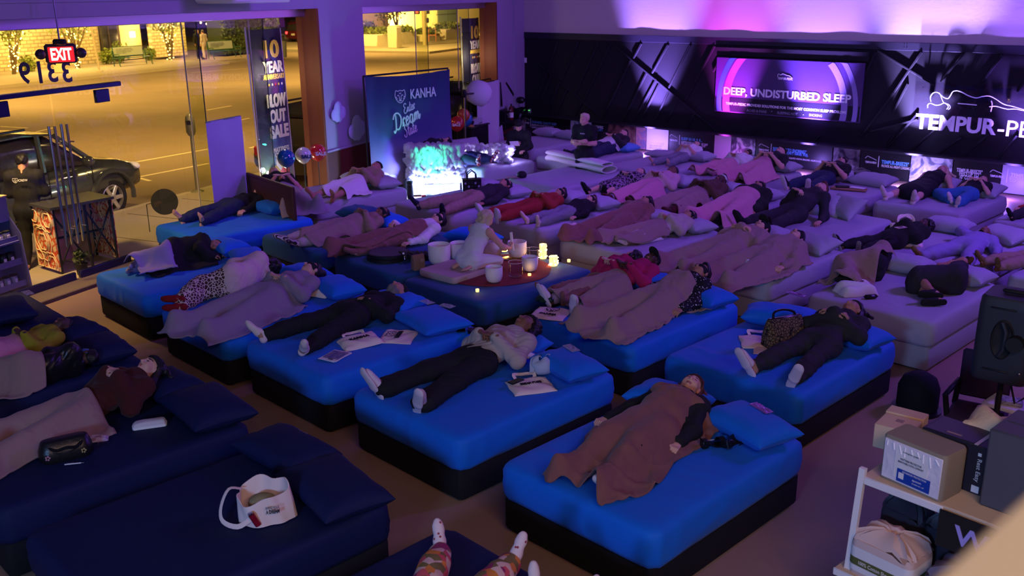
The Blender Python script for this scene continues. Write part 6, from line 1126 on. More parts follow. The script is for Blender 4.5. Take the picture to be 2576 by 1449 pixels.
# --- the bowl player, kneeling side-on on the mat
ctr = at(1182, 676, .68); KS = .9
J = dict(n=A3(0, 1, -.15), pel=A3(0, -.04, .13), che=A3(0, .13, .38), nek=A3(0, .27, .565), hed=A3(.0, .36, .67), face=A3(.10, .85, -.6), crown=A3(0, .5, 1), shL=A3(-.17, .235, .52), shR=A3(.17, .235, .52), elL=A3(-.24, .42, .38), wrL=A3(-.16, .62, .30), elR=A3(.26, .42, .28), wrR=A3(.19, .64, .21), hdL=unit((.2, .9, -.1)), hnL=unit((0, .2, 1)), hdR=unit((0, .5, .6)), hnR=unit((.8, .3, -.3)),
         hiL=A3(-.09, -.02, .15), hiR=A3(.09, -.02, .15), knL=A3(-.20, .36, .085), knR=A3(.22, .36, .085), anL=A3(-.12, -.05, .055), anR=A3(.14, -.06, .055), ftL=unit((.1, -1, .1)), ftR=unit((-.1, -1, .1)), lgL=A3(0, -1, -.2), lgR=A3(0, -1, -.2)); J = {k: (v if k in ('n', 'face', 'crown') or k[:2] in ('ft', 'lg', 'hd', 'hn') else v*KS) for k, v in J.items()}
tgt = at(1290, 632, .75); player = person('blonde bowl player in a white sleeveless dress kneeling on a pale mat', ctr, faceto(ctr, tgt), J, 'fair', ('bob', 'blond'), mat('white_linen', (.66, .62, .66), .8, bump=(40, .3, .01)), 'none', MATS['white_linen'], 'short', ('bare',), fem=True, s=.9, curl_=1.15, **NEAR)
# ================================================================ PROPS
def rot(v, a): c, s = math.cos(a), math.sin(a); return V((v[0]*c-v[1]*s, v[0]*s+v[1]*c, v[2] if len(v) > 2 else 0))
def hdg(a, b, z=.61): d = at(*b, z)-at(*a, z); return math.atan2(d.y, d.x)
def loopstrip(pts, w, th=.004, n=4):
    """a cloth strap along pts, w wide"""
    mb = MB(); mb.tube([V(p) for p in bez(pts, 4)], w/2, n, flat=th/w*2); return mb
# ---- canvas totes
def puff(w, h, t, seed, n=14, lump=.5):
    g = np.random.default_rng(seed); k = [(g.uniform(3, 7), g.uniform(3, 7), g.uniform(0, 6)) for _ in range(3)]; vs = []; fs = []
    for s in (1, 0):
        for i in range(n+1):
            for j in range(n+1):
                u, v = -1+2*i/n, -1+2*j/n; e = max(0, (1-u**6)*(1-v**6))**.6; f = sum(math.sin(a*u+b*v+c) for a, b, c in k)/3
                vs.append(V((w/2*u*(1+.02*math.sin(5*v+k[0][2])), h/2*v*(1+.02*math.sin(4*u+k[1][2])), (t*(e*(1+lump*f)*.9+.1)+.004) if s else 0)))
    m = (n+1)**2
    for i in range(n):
        for j in range(n): a = i*(n+1)+j; b = a+n+1; fs += [(a, b, b+1, a+1), (m+a+1, m+b+1, m+b, m+a)]
    for i in range(n):
        for q in (0, n): a = i*(n+1)+q; b = a+n+1; fs.append((a, m+a, m+b, b) if q == 0 else (a, b, m+b, m+a)); a = q*(n+1)+i; fs.append((a, a+1, m+a+1, m+a) if q == 0 else (a, m+a, m+a+1, a+1))
    return vs, fs
TN = [0]
def tote(label, c, rz, w=.38, h=.40, t=.03, words='KANHA', face=True, straps=True, m=None, cat='bag', tx=-.02, pitch=0, roll=0, th=.05, group='cream canvas totes', name='tote_bag'):
    TN[0] += 1; o = thing(name, label, cat, c, rz, group); o.rotation_euler = (pitch, roll, rz); vs, fs = puff(w, h, t, 60+TN[0]); mk('body', vs, fs, m or M_canvas, o, None, 60)
    z = t*1.02+.008
    if words: txt('lettering', words, M_ink, Matrix.Translation((0, tx*h, z)), w=w*.5, h=th, parent=o, bold=.02, th=.008)
    if face: tiger('emblem', .14, M_ink, Matrix.Translation((0, .16*h, z+.004)), o)
    if straps:
        for sg, zz in ((1, .02), (-1, .008)): loopstrip([(-w*.22, h*.49, .012), (-w*.25, h*.62, zz+.03), (-w*.08+sg*.03, h*.80, zz), (w*.10+sg*.03, h*.80, zz), (w*.25, h*.62, zz+.02), (w*.22, h*.49, .012)], .035).obj('handle', m or M_canvas, o)
    return o
# open slumped tote on the empty shade-darkened blue bed
c = at(668, 1300, .61); o = thing('tote_bag', 'open slumped cream tote with a red can in its strap on the shade-darkened blue bed', 'bag', c, hdg((610, 1300), (735, 1290))-.2, 'cream canvas totes')
def bag_pt(u, v):
    a = 2*math.pi*u; r = 1+.10*math.sin(3*a+1)+.05*math.sin(7*a+2*v); k = v**1.0
    return (.19*r*math.cos(a)*(1-.10*v)-.02*k, (.135*r*math.sin(a))*(1+.05*v)+.02*k, .20*k*(1+.20*math.sin(a+.7)+.08*math.sin(4*a))+.004)
sheet_mesh(bag_pt, 44, 10, -.006).obj('body', M_canvas, o, ang=80); MB().loft([[V(bag_pt(i/28, .0)) for i in range(28)], [V(bag_pt(i/28, .02)) for i in range(28)]]).obj('bottom', M_canvas, o)
MB().ell((-.01, .02, .10), (.11, .08, .07), 14).obj('lining_cloth', mat('olive_cloth', (.26, .21, .10), .9, bump=(20, .6, .02)), o)
loopstrip([(-.17, .05, .19), (-.25, .02, .20), (-.29, -.05, .10), (-.26, -.12, .03), (-.14, -.17, .02), (-.04, -.165, .08)], .035).obj('handle', M_canvas, o)
Mf = frame(V((.10, -.127, .10)), (.95, .30, 0), (0, .05, 1)); txt('lettering', 'BRING YOUR', M_ink, Mf @ Matrix.Translation((0, .05, .004)), w=.09, h=.018, parent=o); txt('lettering', 'A DREAM', M_ink, Mf @ Matrix.Translation((0, .02, .004)), w=.09, h=.03, parent=o, bold=.03)
q = MB().tube([(0, -.155, .03), (-.035, -.175, .12)], .022, 12).obj('can', mat('red_can', (.32, .01, .03), .25, .3), o); MB().tube([(-.037, -.176, .122), (-.041, -.178, .132)], .017, 12).obj('can_lid', M_chrome, q)
tote('cream tote with stamped prints, opened toward the black-clad man, on the blue bed', at(905, 862, .61), hdg((845, 878), (958, 862))+.1, .42, .34, .05, 'KANHA', False, True, roll=-.08)
for k, (x, y) in enumerate(((-.10, .02), (.02, -.05), (-.08, -.10))):
    pass
tote('flat cream tote with a tiger print lying beside the stamped tote', at(1002, 848, .61), hdg((955, 880), (1045, 862))+.9, .40, .36, .02, 'KANHA', True, False)
o = thing('magazine', 'white-edged magazine with a blue photo half under the stamped tote', 'magazine', at(843, 897, .61), hdg((815, 893), (868, 905)), None)
for i in range(2): MB().box((.01*i, -.01*i, .006+.008*i), (.21, .28, .006), Matrix.Rotation(.1*i, 4, 'Z'), .002).obj('cover', M_paper, o)
MB().box((.01, 0, .020), (.18, .20, .003), Matrix.Rotation(.1, 4, 'Z')).obj('cover_photo', art('cover_photo_print', (.05, .08, .25), (.35, .25, .35), 9), o); txt('lettering', 'RISE', M_ink, Matrix.Translation((.04, -.115, .0205)), h=.022, parent=o)
tote('flat cream tote with lettering and looped straps beside the curly-haired woman', at(1335, 973, .61), hdg((1262, 985), (1412, 975))+.15, .40, .34, .03, 'DREAM STATE', False, True, th=.04)
def phone(label, c, rz, m=None, s=1.): 
    o = thing('phone', label, 'phone', c, rz, None); MB().box((0, 0, .005), (.075*s, .155*s, .009), None, .003).obj('body', m or M_blackgloss, o); MB().box((0, 0, .0102), (.068*s, .145*s, .001)).obj('screen', mat('phone_screen', (.004, .004, .006), .1), o); return o
phone('black phone lying on the flat tote beside the curly-haired woman', at(1298, 960, .655), hdg((1275, 968), (1320, 950))+1.57)
o = thing('water_bottle', 'white water bottle with a black loop cap by the pale hoodie', 'bottle', at(1342, 908, .62), 0); Mb = Matrix.Translation((0, 0, .04)) @ Matrix.Rotation(R(62), 4, V((.6, -.4, 0)))
MB().lathe([(.034, 0), (.037, .01), (.037, .17), (.03, .19), (.024, .20)], 18, Mb).obj('body', M_whitegloss, o); MB().lathe([(.026, .195), (.027, .235), (.02, .24)], 16, Mb).obj('cap', M_blackgloss, o); MB().tube([(-.02, 0, .235), (-.03, 0, .275), (0, 0, .295), (.03, 0, .275), (.02, 0, .235)], .007, 6, Mb).obj('cap_loop', M_blackgloss, o)
o = thing('cloth_bag', 'crumpled pale blue cloth bag beside the white water bottle', 'bag', at(1368, 938, .61), .3)
g_ = np.random.default_rng(3); sheet_mesh(lambda u, v: ((.13+.02*math.sin(9*v))*math.cos(6.283*u)*math.sin(.15+2.6*v)*(1+.15*math.sin(12.566*u)), .11*math.sin(6.283*u)*math.sin(.15+2.6*v)*(1+.12*math.sin(18.85*u+2*v)), .08+.085*-math.cos(.15+2.6*v)+.02*math.sin(18.85*u)*v), 40, 12, -.004).obj('body', mat('pale_blue_cloth', (.40, .46, .60), .85, bump=(30, .4, .01)), o, ang=80); loopstrip([(-.02, .05, .16), (-.10, .03, .14), (-.14, -.06, .05)], .05).obj('flap', MATS['pale_blue_cloth'], o)
tote('cream tote with a tiger head over the blue bed corner, under slipper soles', at(1385, 790, .61), hdg((1330, 800), (1420, 812))+.05, .40, .40, .02, 'KANHA', True, False, tx=-.22)
o = thing('plastic_bag', 'dark green crinkled plastic bag on the corner tote', 'bag', at(1378, 757, .64), .4); MB().loft([[V((.14*math.cos(a)*k*(1+.18*math.sin(5*a+z*40)), .10*math.sin(a)*k*(1+.2*math.sin(7*a)), z)) for a in (2*math.pi*i/26 for i in range(26))] for k, z in ((.7, 0), (1, .02), (.95, .05), (.6, .085), (.2, .10))]).obj('body', mat('green_plastic', (.01, .035, .018), .25, bump=(30, .6, .01)), o)
tote('puffed white tote with inverted lettering beside the beige hoodie on the grey bed', at(1622, 603, .61), hdg((1572, 610), (1672, 600))+.3, .46, .30, .13, 'KANHA', False, False, m=M_white_cloth)
tote('small knotted cream tote at the feet of the long mauve blanket', at(1440, 585, .61), .5, .26, .20, .12, None, False, True, m=M_canvas)
o = thing('tote_bag', 'white tote rolled into a tube on the grey bed behind the blue bed', 'bag', at(1908, 680, .61), hdg((1862, 690), (1955, 680)), 'cream canvas totes'); ro = MB(); ro.loft([[V((x, .10*math.cos(a)*sc_k, .085+.085*math.sin(a)*sc_k)) for a in (2*math.pi*i/20 for i in range(20))] for x, sc_k in ((-.22, .55), (-.19, .95), (0, 1), (.20, 1), (.22, .96))]); ro.obj('body', M_white_cloth, o); MB().tube([(.222, .04*math.cos(a)*(1-a/14), .085+.05*math.sin(a)*(1-a/14)) for a in (i*.5 for i in range(22))], .006, 4).obj('rolled_edge', M_canvas, o)
tote('puffed white tote with big dark letters in front of the taupe blanket', at(2152, 737, .61), hdg((2095, 745), (2210, 738)), .44, .30, .12, 'KANHA', False, False, m=M_white_cloth, tx=.18, th=.06)
o = thing('sunglasses_case', 'small black glossy case beside the white tote with dark letters', 'case', at(2190, 751, .61), .2); MB().box((0, 0, .025), (.17, .07, .05), None, .022).obj('case', M_blackgloss, o)
o = tote('pink-lit tote standing open against the black fleece sleeper', at(2278, 612, .62), hdg((2235, 620), (2310, 622)), .42, .40, .08, 'DREAM STATE', False, True, pitch=R(52), th=.04); o.location.z += .10
tote('flat cream tote under the leopard bag beside the dark-hooded woman', at(1915, 862, .61), hdg((1862, 868), (1985, 880))+.2, .42, .36, .025, None, False, True)
tote('second flat tote with dark inner lining under the first, beside slipper soles', at(1940, 885, .608), hdg((1880, 880), (1960, 895))+.25, .34, .22, .015, None, False, True)
o = thing('hand_bag', 'large leopard-trimmed black hand bag on the blue bed', 'bag', at(1968, 868, .62), hdg((1920, 865), (2025, 845)))
M_leo = patt('leopard_print', 'cell', [(.012, .008, .006), (.16, .10, .05)], 34)
MB().loft([[V((x*k, y*k2, z)) for x, y in rrect(.46, .20, .07, 5, 5)] for k, k2, z in ((.85, .9, 0), (1, 1, .03), (1, .95, .12), (.98, .6, .22), (.94, .30, .29), (.90, .22, .30))]).obj('body', M_leo, o); MB().box((0, .005, .285), (.42, .06, .05), None, .02).obj('rim', M_leather, o)
loopstrip([(-.14, 0, .29), (-.12, .02, .36), (0, .04, .37), (.12, .02, .34), (.14, 0, .29)], .03, .012, 6).obj('handle', M_leather, o)
o = thing('crystal_trinket', 'small clear trinket behind the leopard bag', 'trinket', at(1902, 838, .612), 0); MB().ell((0, 0, .025), (.04, .03, .025), 10).obj('body', M_clear, o)
tote('printed cream tote bunched like a cushion behind the masked woman in grey lilac', at(818, 735, .62), hdg((775, 755), (858, 715)), .42, .30, .07, None, False, False)
for k, wd in enumerate(('DREAM', 'STATE', 'KANHA')): txt('lettering', wd, M_ink, Matrix.Translation((-.05+.05*k, .06-.07*k, .085)), w=.16, h=.03, parent=COL.objects[-1] if 0 else [o_ for o_ in COL.objects if o_.name.startswith('tote_bag') and 'bunched' in str(o_.get('label'))][0], th=.03)
# black heels
for i, (px, py, a, lb) in enumerate(((1795, 1122, 0, 'upright black block-heel sandal beside the brown beanie woman'), (1838, 1118, .25, 'black block-heel sandal lying on its side beside its pair'))):
    o = thing('heeled_sandal', lb, 'shoe', at(px, py, .61), hdg((1760, 1130), (1895, 1105))+a, 'black heeled sandals'); tip = Matrix.Rotation(R(70) if i else R(0), 4, 'X')
    if i: o.location.z += .03
    sole = sheet_mesh(lambda u, v: (-.11+.24*u, (.036+.012*math.sin(3.1*u))*(2*v-1), .012+.068*(1-min(1, u/.55))**1.3), 14, 4, .010, M=tip).obj('sole', M_blackgloss, o)
    MB().box((-.085, 0, .035), (.055, .058, .072), tip, .006).obj('block_heel', M_blackgloss, o); sheet_mesh(lambda u, v: (.04+.05*u, .048*math.cos(math.pi*v), .016+.05*math.sin(math.pi*v)), 4, 10, .004, M=tip).obj('toe_strap', M_blackgloss, o); sheet_mesh(lambda u, v: (-.10+.02*u, .036*math.cos(math.pi*v), .08+.06*math.sin(math.pi*v)), 3, 10, .003, M=tip).obj('clear_strap', M_clear, o)
    if i == 0: txt('lettering', 'Dream', M_paper, tip @ Matrix.Translation((-.03, 0, .058)) , w=.06, h=.018, parent=o, shear=.3)
# near left bed objects
o = thing('hand_bag', 'black beaded hand bag on the shade-darkened blue bed of the maroon sweater', 'bag', at(168, 1148, .61), hdg((100, 1160), (230, 1130))); MB().loft([[V((x*k, y*k2, z)) for x, y in rrect(.40, .20, .08, 5, 5)] for k, k2, z in ((.9, .9, 0), (1, 1, .03), (.98, .9, .09), (.86, .55, .16), (.80, .40, .17))]).obj('body', M_leather, o)
loopstrip([(-.15, -.02, .15), (-.08, -.09, .11), (0, -.10, .12), (.08, -.095, .11), (.15, -.02, .15)], .03, .012, 6).obj('handle', M_leather, o); MB().tube([(-.10, -.100, .10), (-.04, -.104, .075), (.03, -.105, .085), (.10, -.100, .11)], .004, 5).obj('chain', M_chrome, o)
for i, (x, z, m) in enumerate(((-.14, .06, (.5, .25, .3)), (.12, .06, (.5, .4, .15)))): [MB().ell((x+.014*math.cos(a), -.094, z+.014*math.sin(a)), .008, 6).obj('bead', mat('bead_%d' % i, m, .3), o) for a in (0, 1.26, 2.5, 3.8, 5)]
o = thing('slip_on_shoe', 'white slip-on shoe on the shade-darkened blue bed beside the maroon sweater woman', 'shoe', at(377, 1072, .61), hdg((332, 1078), (425, 1065)))
MB().loft([[V((x*.5, y, z)) for x, y in rrect(.56, .10, .045, 4, 5)] for z in (0, .018, .022)]).obj('sole', M_whitegloss, o); MB().loft([[V((x*.5*kx+ox, y*ky, z)) for x, y in rrect(.54, .095, .044, 4, 5)] for kx, ky, ox, z in ((1, 1, 0, .02), (.99, .98, 0, .035), (.9, .85, .005, .05), (.62, .6, .03, .058))]).obj('upper', mat('white_mesh_fabric', (.6, .55, .6), .8, bump=(150, .4, .003)), o)
o = thing('phone', 'phone in a pink case beside the pink blanket edge on the shade-darkened blue bed', 'phone', at(260, 1085, .612), hdg((235, 1092), (287, 1075))); MB().box((0, 0, .006), (.16, .078, .01), None, .004).obj('case', mat('pink_case', (.5, .3, .3), .4), o); MB().box((-.02, 0, .0115), (.10, .06, .002)).obj('dark_back', M_ink, o)
o = thing('paper_packet', 'crumpled lilac paper packet with a clear corner on the shade-darkened blue bed', 'packet', at(247, 1105, .612), .3); vs, fs = puff(.16, .11, .02, 91, 8, 1.2); mk('paper', vs, fs, mat('lilac_paper', (.55, .42, .6), .6), o, None, 30); vs, fs = puff(.09, .10, .015, 92, 6, 1.2); mk('clear_wrap', [v+V((.05, -.09, 0)) for v in vs], fs, M_clear, o, None, 30)
o = thing('pen', 'white pen lying in front of the black beaded hand bag', 'pen', at(187, 1168, .612), hdg((165, 1170), (212, 1165))); MB().tube([(-.07, 0, .006), (.05, 0, .006)], .005, 8).obj('barrel', M_paper, o); MB().tube([(.05, 0, .006), (.072, 0, .006)], [.005, .001], 8).obj('tip', M_chrome, o); MB().box((-.03, .004, .012), (.05, .004, .003)).obj('clip', M_chrome, o)
# sachets on the pillows
M_foil = mat('violet_foil', (.45, .16, .62), .25, .5, bump=(40, .8, .01)); M_film = mat('clear_film', (.5, .45, .55), .12, 0, bump=(30, .8, .01), alpha=.45)
for i, (px, py, z, w, h, m, lb) in enumerate([(1915, 1027, .80, .20, .075, M_foil, 'violet foil sachet on the pillow of the brown beanie woman'), (2003, 741, .82, .20, .07, M_foil, 'violet foil sachet on the pillow behind the leopard bag'), (738, 1090, .78, .19, .12, M_film, 'clear film sachet on the pillow of the empty shade-darkened blue bed'), (703, 1100, .78, .08, .06, M_paper, 'small white tag card beside the clear sachet on the empty shade-darkened blue bed'), (528, 985, .79, .19, .11, M_film, 'clear film sachet on the pillow of the maroon sweater woman'), (488, 1002, .79, .08, .06, M_paper, 'small white tag card on the pillow of the maroon sweater woman'), (70, 737, .79, .18, .09, M_film, 'clear film sachet on the pillow at the glass door'), (1437, 876, .79, .18, .09, M_film, 'clear film sachet on the pillow beside the white water bottle'), (1075, 760, .76, .16, .10, M_film, 'left clear sachet on the big pillow of the bearded man in black'), (1125, 770, .76, .16, .09, M_film, 'right clear sachet on the big pillow of the bearded man in black'), (1602, 750, .612, .15, .08, M_foil, 'violet lit phone-sized sachet between the two tan blankets'), (915, 518, .78, .16, .09, M_film, 'clear film sachet on the teal pillow by the striped socks man')]):
    c = at(px, py, z); o = thing('sachet', lb, 'sachet', c, -HA+R(-20+13*i % 30), 'sachets left on the pillows'); vs, fs = puff(w, h, .010, 200+i, 8, 1.5); mk('wrapper', vs, fs, m, o, None, 40)
    for sx_ in (-1, 1): MB().box((sx_*w*.5, 0, .004), (.014, h*1.04, .004)).obj('crimped_edge', m, o)
for px, py, lb in ((1160, 828, 'black phone beside the bearded man in black, on the blue bed'), (1188, 833, 'black wallet beside the phone on the bearded man\'s bed')): o = phone(lb, at(px, py, .612), hdg((1130, 830), (1200, 828)), None, 1.25)
o = thing('fan', 'small black folded hand fan near the curly-haired woman', 'fan', at(1137, 897, .612), .2); [MB().box((.05, 0, .006+.001*k), (.14, .012, .003), Matrix.Rotation(R(-16+8*k), 4, 'Z')).obj('rib', M_ink, o) for k in range(5)]
# far bed oddments
o = thing('folded_tote', 'tan tote folded flat with papers on the bed of the woman in dark jeans', 'bag', at(2135, 478, .61), hdg((2093, 480), (2185, 488))); MB().box((0, 0, .02), (.62, .20, .035), None, .012).obj('body', mat('tan_canvas', (.34, .22, .10), .85), o); MB().box((-.1, .06, .05), (.24, .15, .02), Matrix.Rotation(.3, 4, 'Z'), .004).obj('notebook', M_ink, o); MB().box((.14, .05, .05), (.26, .13, .015), Matrix.Rotation(-.2, 4, 'Z'), .004).obj('papers', M_paper, o)
o = thing('hand_bag', 'slouched dark bag with a tan flap by the pillow of the woman in dark jeans', 'bag', at(2158, 450, .62), hdg((2120, 460), (2195, 450))); vs, fs = puff(.50, .34, .16, 95); mk('body', vs, fs, M_leather, o, None, 60); vs, fs = puff(.30, .16, .06, 96); mk('flap', [v+V((.02, -.20, 0)) for v in vs], fs, MATS['tan_canvas'], o, None, 60)
o = thing('card', 'small printed card at the foot edge of the bed of the woman in dark jeans', 'card', at(2140, 497, .612), .5); MB().box((0, 0, .003), (.16, .10, .003)).obj('card', art('card_print', (.5, .2, .3), (.15, .1, .2), 12), o)
o = thing('hand_bag', 'black openwork bag with hoop handles in front of the glowing cloud', 'bag', at(1187, 492, .60), hdg((1165, 490), (1210, 488)))
MB().loft([[V((x*k, y, z)) for x, y in rrect(.34, .16, .03, 4, 4)] for k, z in ((.92, 0), (.96, .03), (1, .30), (1, .31))]).obj('body', M_blackgloss, o)
for i in range(5):
    for j in range(4): MB().box((-.12+.06*i, -.082, .06+.06*j), (.035, .006, .035), None, .002).obj('cutout', mat('pale_lining', (.30, .25, .35), .6) if (i+j) % 3 == 0 else M_ink, o)
for y in (-.06, .06): MB().tube([(-.08, y, .30), (-.075, y, .40), (0, y, .46), (.075, y, .40), (.08, y, .30)], .010, 8).obj('hoop_handle', M_blackgloss, o)
o = thing('quilt', 'thick white quilt folded along the far edge of the empty bed', 'quilt', (at(1395, 408, .61)+at(1525, 432, .61))/2, hdg((1390, 402), (1540, 436))); sheet_mesh(lambda u, v: (-.95+1.9*u, .20*math.cos(2*math.pi*v)+.02*math.sin(9*u), .075+.075*math.sin(2*math.pi*v)*(1+.12*math.sin(14*u+3*v))), 40, 20, -.012).obj('fold', M_white_cloth, o, ang=80); sheet_mesh(lambda u, v: (-.95+1.9*u, .15*math.cos(2*math.pi*v)-.04, .19+.05*math.sin(2*math.pi*v)*(1+.15*math.sin(11*u))), 40, 16, -.012).obj('fold', M_white_cloth, o, ang=80)
o = thing('cap', 'dark cap with tan brim on the empty bed with the folded quilt', 'cap', at(1300, 447, .61), .2); MB().ell((.10, 0, .05), (.10, .10, .08), 14).obj('crown', M_ink, o); MB().box((-.08, 0, .012), (.26, .12, .015), None, .006).obj('brim', M_tan, o)
o = thing('phone', 'pink-cased phone on the belly of the sleeper in black fleece', 'phone', at(2266, 572, .95), .4); MB().box((0, 0, 0), (.16, .08, .01), None, .004).obj('case', MATS['pink_case'], o); MB().box((0, 0, .006), (.07, .04, .003)).obj('sticker', M_ink, o)
# ---- sound bath platform
Zp = .615
rg = thing('rug', 'round red plush rug under the crystal bowls', 'rug', at(1240, 678, .607), 0); MB().loft([[V((.76*k*math.cos(a)*(1+.012*math.sin(9*a)), .76*k*math.sin(a)*(1+.012*math.sin(7*a)), z)) for a in (2*math.pi*i/48 for i in range(48))] for k, z in ((1, .001), (1.01, .006), (.98, .012), (.6, .013), (.1, .012))]).obj('pile', mat('red_plush', (.20, .008, .018), .95, bump=(60, .7, .01), sheen=.05), rg)
M_quartz = mat('frosted_quartz', (.74, .68, .68), .45, bump=(120, .15, .002), spec=.4)
def bowl(label, px, py, r, h):
    o = thing('singing_bowl', label, 'bowl', at(px, py, Zp+.012), 0, 'white crystal singing bowls'); b = .35*r
    MB().lathe([(.02, 0), (r*.55, .004), (r*.82, .02), (r*.97, .07), (r, h*.5), (r, h-.004), (r-.006, h), (r-.012, h-.004), (r-.012, h*.5), (r*.88, .09), (r*.7, .03), (.02, .02)], 36).obj('bowl', M_quartz, o, ang=60); MB().lathe([(r*.5, -.010), (r*.56, -.004), (r*.5, .004)], 20).obj('ring', mat('grey_rubber', (.05, .05, .05), .8), o); return o
for px, py, r, h, lb in ((1106, 663, .150, .27, 'largest white crystal bowl behind the pale mat'), (1156, 655, .125, .25, 'white crystal bowl half hidden behind the player\'s back'), (1238, 645, .140, .23, 'white crystal bowl in front of the player\'s chest'), (1301, 646, .130, .22, 'white crystal bowl being played, under the mallet'), (1333, 681, .105, .19, 'small white crystal bowl beside the clear cylinder'), (1243, 709, .108, .20, 'small white crystal bowl at the front rim of the rug')): bowl(lb, px, py, r, h)
for px, py, lb in ((1341, 662, 'clear crystal cylinder bowl beside the candles'), (1297, 697, 'clear crystal cylinder bowl in the middle of the rug')): o = thing('glass_cylinder', lb, 'bowl', at(px, py, Zp+.01), 0); MB().lathe([(.05, 0), (.088, .003), (.094, .02), (.094, .20), (.090, .20), (.090, .022), (.05, .008)], 28).obj('glass', M_clear, o); MB().tube([(.092*math.cos(a), .092*math.sin(a), .20) for a in (2*math.pi*i/28 for i in range(29))], .003, 5, cap=False).obj('rim', mat('glass_rim', (.8, .7, .6), .1), o)
o = thing('brass_disc', 'thin brass disc under the played bowl', 'disc', at(1282, 650, Zp+.008), 0); MB().lathe([(.10, 0), (.11, .003), (.10, .006)], 24).obj('disc', M_brass, o)
o = thing('crystal_point', 'small clear crystal rods on the rug before the player', 'crystal', at(1250, 655, Zp+.01), .5); [MB().tube([(-.06, .03*k, .012), (.06, .03*k+.02, .012)], [.012, .006], 6).obj('rod', M_clear, o) for k in (-1, 0, 1)]
o = thing('floor_mat', 'pale beige cushion mat under the bowl player', 'mat', at(1142, 690, .61), hdg((1065, 690), (1175, 718))); MB().loft([[V((x*k, y*k, z)) for x, y in rrect(.66, .66, .06, 6, 5)] for k, z in ((.97, 0), (1, .02), (1, .06), (.97, .082), (.8, .088), (.3, .088))]).obj('cushion', mat('beige_suede', (.46, .33, .31), .9, bump=(40, .2, .005)), o)
mp = Matrix.Translation(player.location) @ Matrix.Rotation(player.rotation_euler.z, 4, 'Z') @ V(tuple(o_J[player.name][0]['wrR']+o_J[player.name][0]['hdR']*.075)); o = thing('mallet', 'white suede mallet in the player\'s raised hand', 'mallet', mp, 0); MB().tube([(.01, 0, -.10), (-.01, 0, .04), (-.02, 0, .15)], [.017, .020, .020], 12).obj('rod', mat('white_suede', (.75, .68, .62), .8), o); MB().tube([(-.02, 0, .15), (-.0205, 0, .156)], .013, 10).obj('end_cap', mat('grey_cap', (.2, .18, .18), .6), o)
M_wax = mat('candle_wax', (.80, .62, .42), .5, emit=((1, .55, .14), 2.2)); M_flame = glow('warm_bulb', (1, .66, .22), 34)
def candle(label, px, py, r, h, n, z=Zp):
    o = thing('candle', label, 'candle', at(px, py, z), 0, 'candles and string lights on the platform'); MB().lathe([(r*.9, 0), (r, .006), (r, h), (r*.8, h*.94), (.01, h*.92)], 16).obj('wax', M_wax, o)
    rg_ = random.Random(px); mb = MB()
    for k in range(n): a = rg_.uniform(0, 6.28); mb.ell((r*1.12*math.cos(a), r*1.12*math.sin(a), rg_.uniform(.01, h)), .007, 5)
    if n: q = mb.obj('string_lights', M_flame, o); q['kind'] = 'stuff'
    lamp('candle_light', 'POINT', o.location+V((0, 0, h+.05)), .9 if h > .06 else .22, (1, .56, .16), size=.03)
candle('tall candle wound with tiny bulbs behind the clear cylinder', 1366, 650, .05, .20, 26); candle('short candle wound with tiny bulbs at the rug edge', 1392, 668, .055, .13, 24); candle('tiny square tea light on the far corner of the platform', 1431, 659, .022, .035, 0); candle('tiny tea light on the rug near the small bowl', 1332, 694, .022, .03, 0); candle('tiny tea light at the front edge of the platform', 1201, 734, .022, .035, 0); candle('low candle cluster with bulbs behind the played bowl', 1268, 632, .05, .06, 18)
for i, (px, py, lb) in enumerate(((975, 652, 'lower flat black frame drum on the platform'), (978, 646, 'upper flat frame drum stacked on the lower drum'))): o = thing('frame_drum', lb, 'drum', at(px, 650, .607), .2*i, 'frame drums'); o.location.z += .052*i; MB().lathe([(.27, 0), (.285, .004), (.285, .045), (.27, .05), (.01, .048)], 36).obj('shell', M_blackmatte, o); MB().lathe([(.262, .0485), (.26, .051), (.01, .051)], 32).obj('skin', mat('grey_drum_skin', (.07, .06, .06), .7), o)
o = thing('shruti_box', 'black pleated bellows instrument behind the paper bag', 'instrument', at(1055, 652, .607), hdg((1030, 655), (1085, 648))); [MB().box((-.24+.06*k, 0, .05), (.045, .26, .09-.01*(k % 2)), Matrix.Rotation(R(8), 4, 'Y'), .012).obj('pleat', M_blackmatte, o) for k in range(9)]
o = thing('water_bottle', 'clear plastic water bottle leaning by the paper bag', 'bottle', at(1026, 676, .61), 0); Mb = Matrix.Translation((0, 0, .01)) @ Matrix.Rotation(R(-14), 4, 'Y'); MB().lathe([(.028, 0), (.032, .01), (.032, .14), (.012, .18), (.012, .20)], 16, Mb).obj('body', M_clear, o); MB().lathe([(.014, .195), (.014, .215)], 12, Mb).obj('cap', M_whitegloss, o)
o = thing('paper_bag', 'small brown paper bag beside the water bottle', 'bag', at(1052, 677, .61), .6); MB().loft([[V((x*k, y*k2, z)) for x, y in rrect(.17, .10, .012, 3, 2)] for k, k2, z in ((1, 1, 0), (1, 1, .12), (.98, .7, .17), (1.02, .35, .20))]).obj('body', mat('kraft_paper', (.24, .13, .09), .85, bump=(30, .4, .01)), o); MB().box((.03, -.06, .13), (.05, .01, .04)).obj('label', M_tan, o)
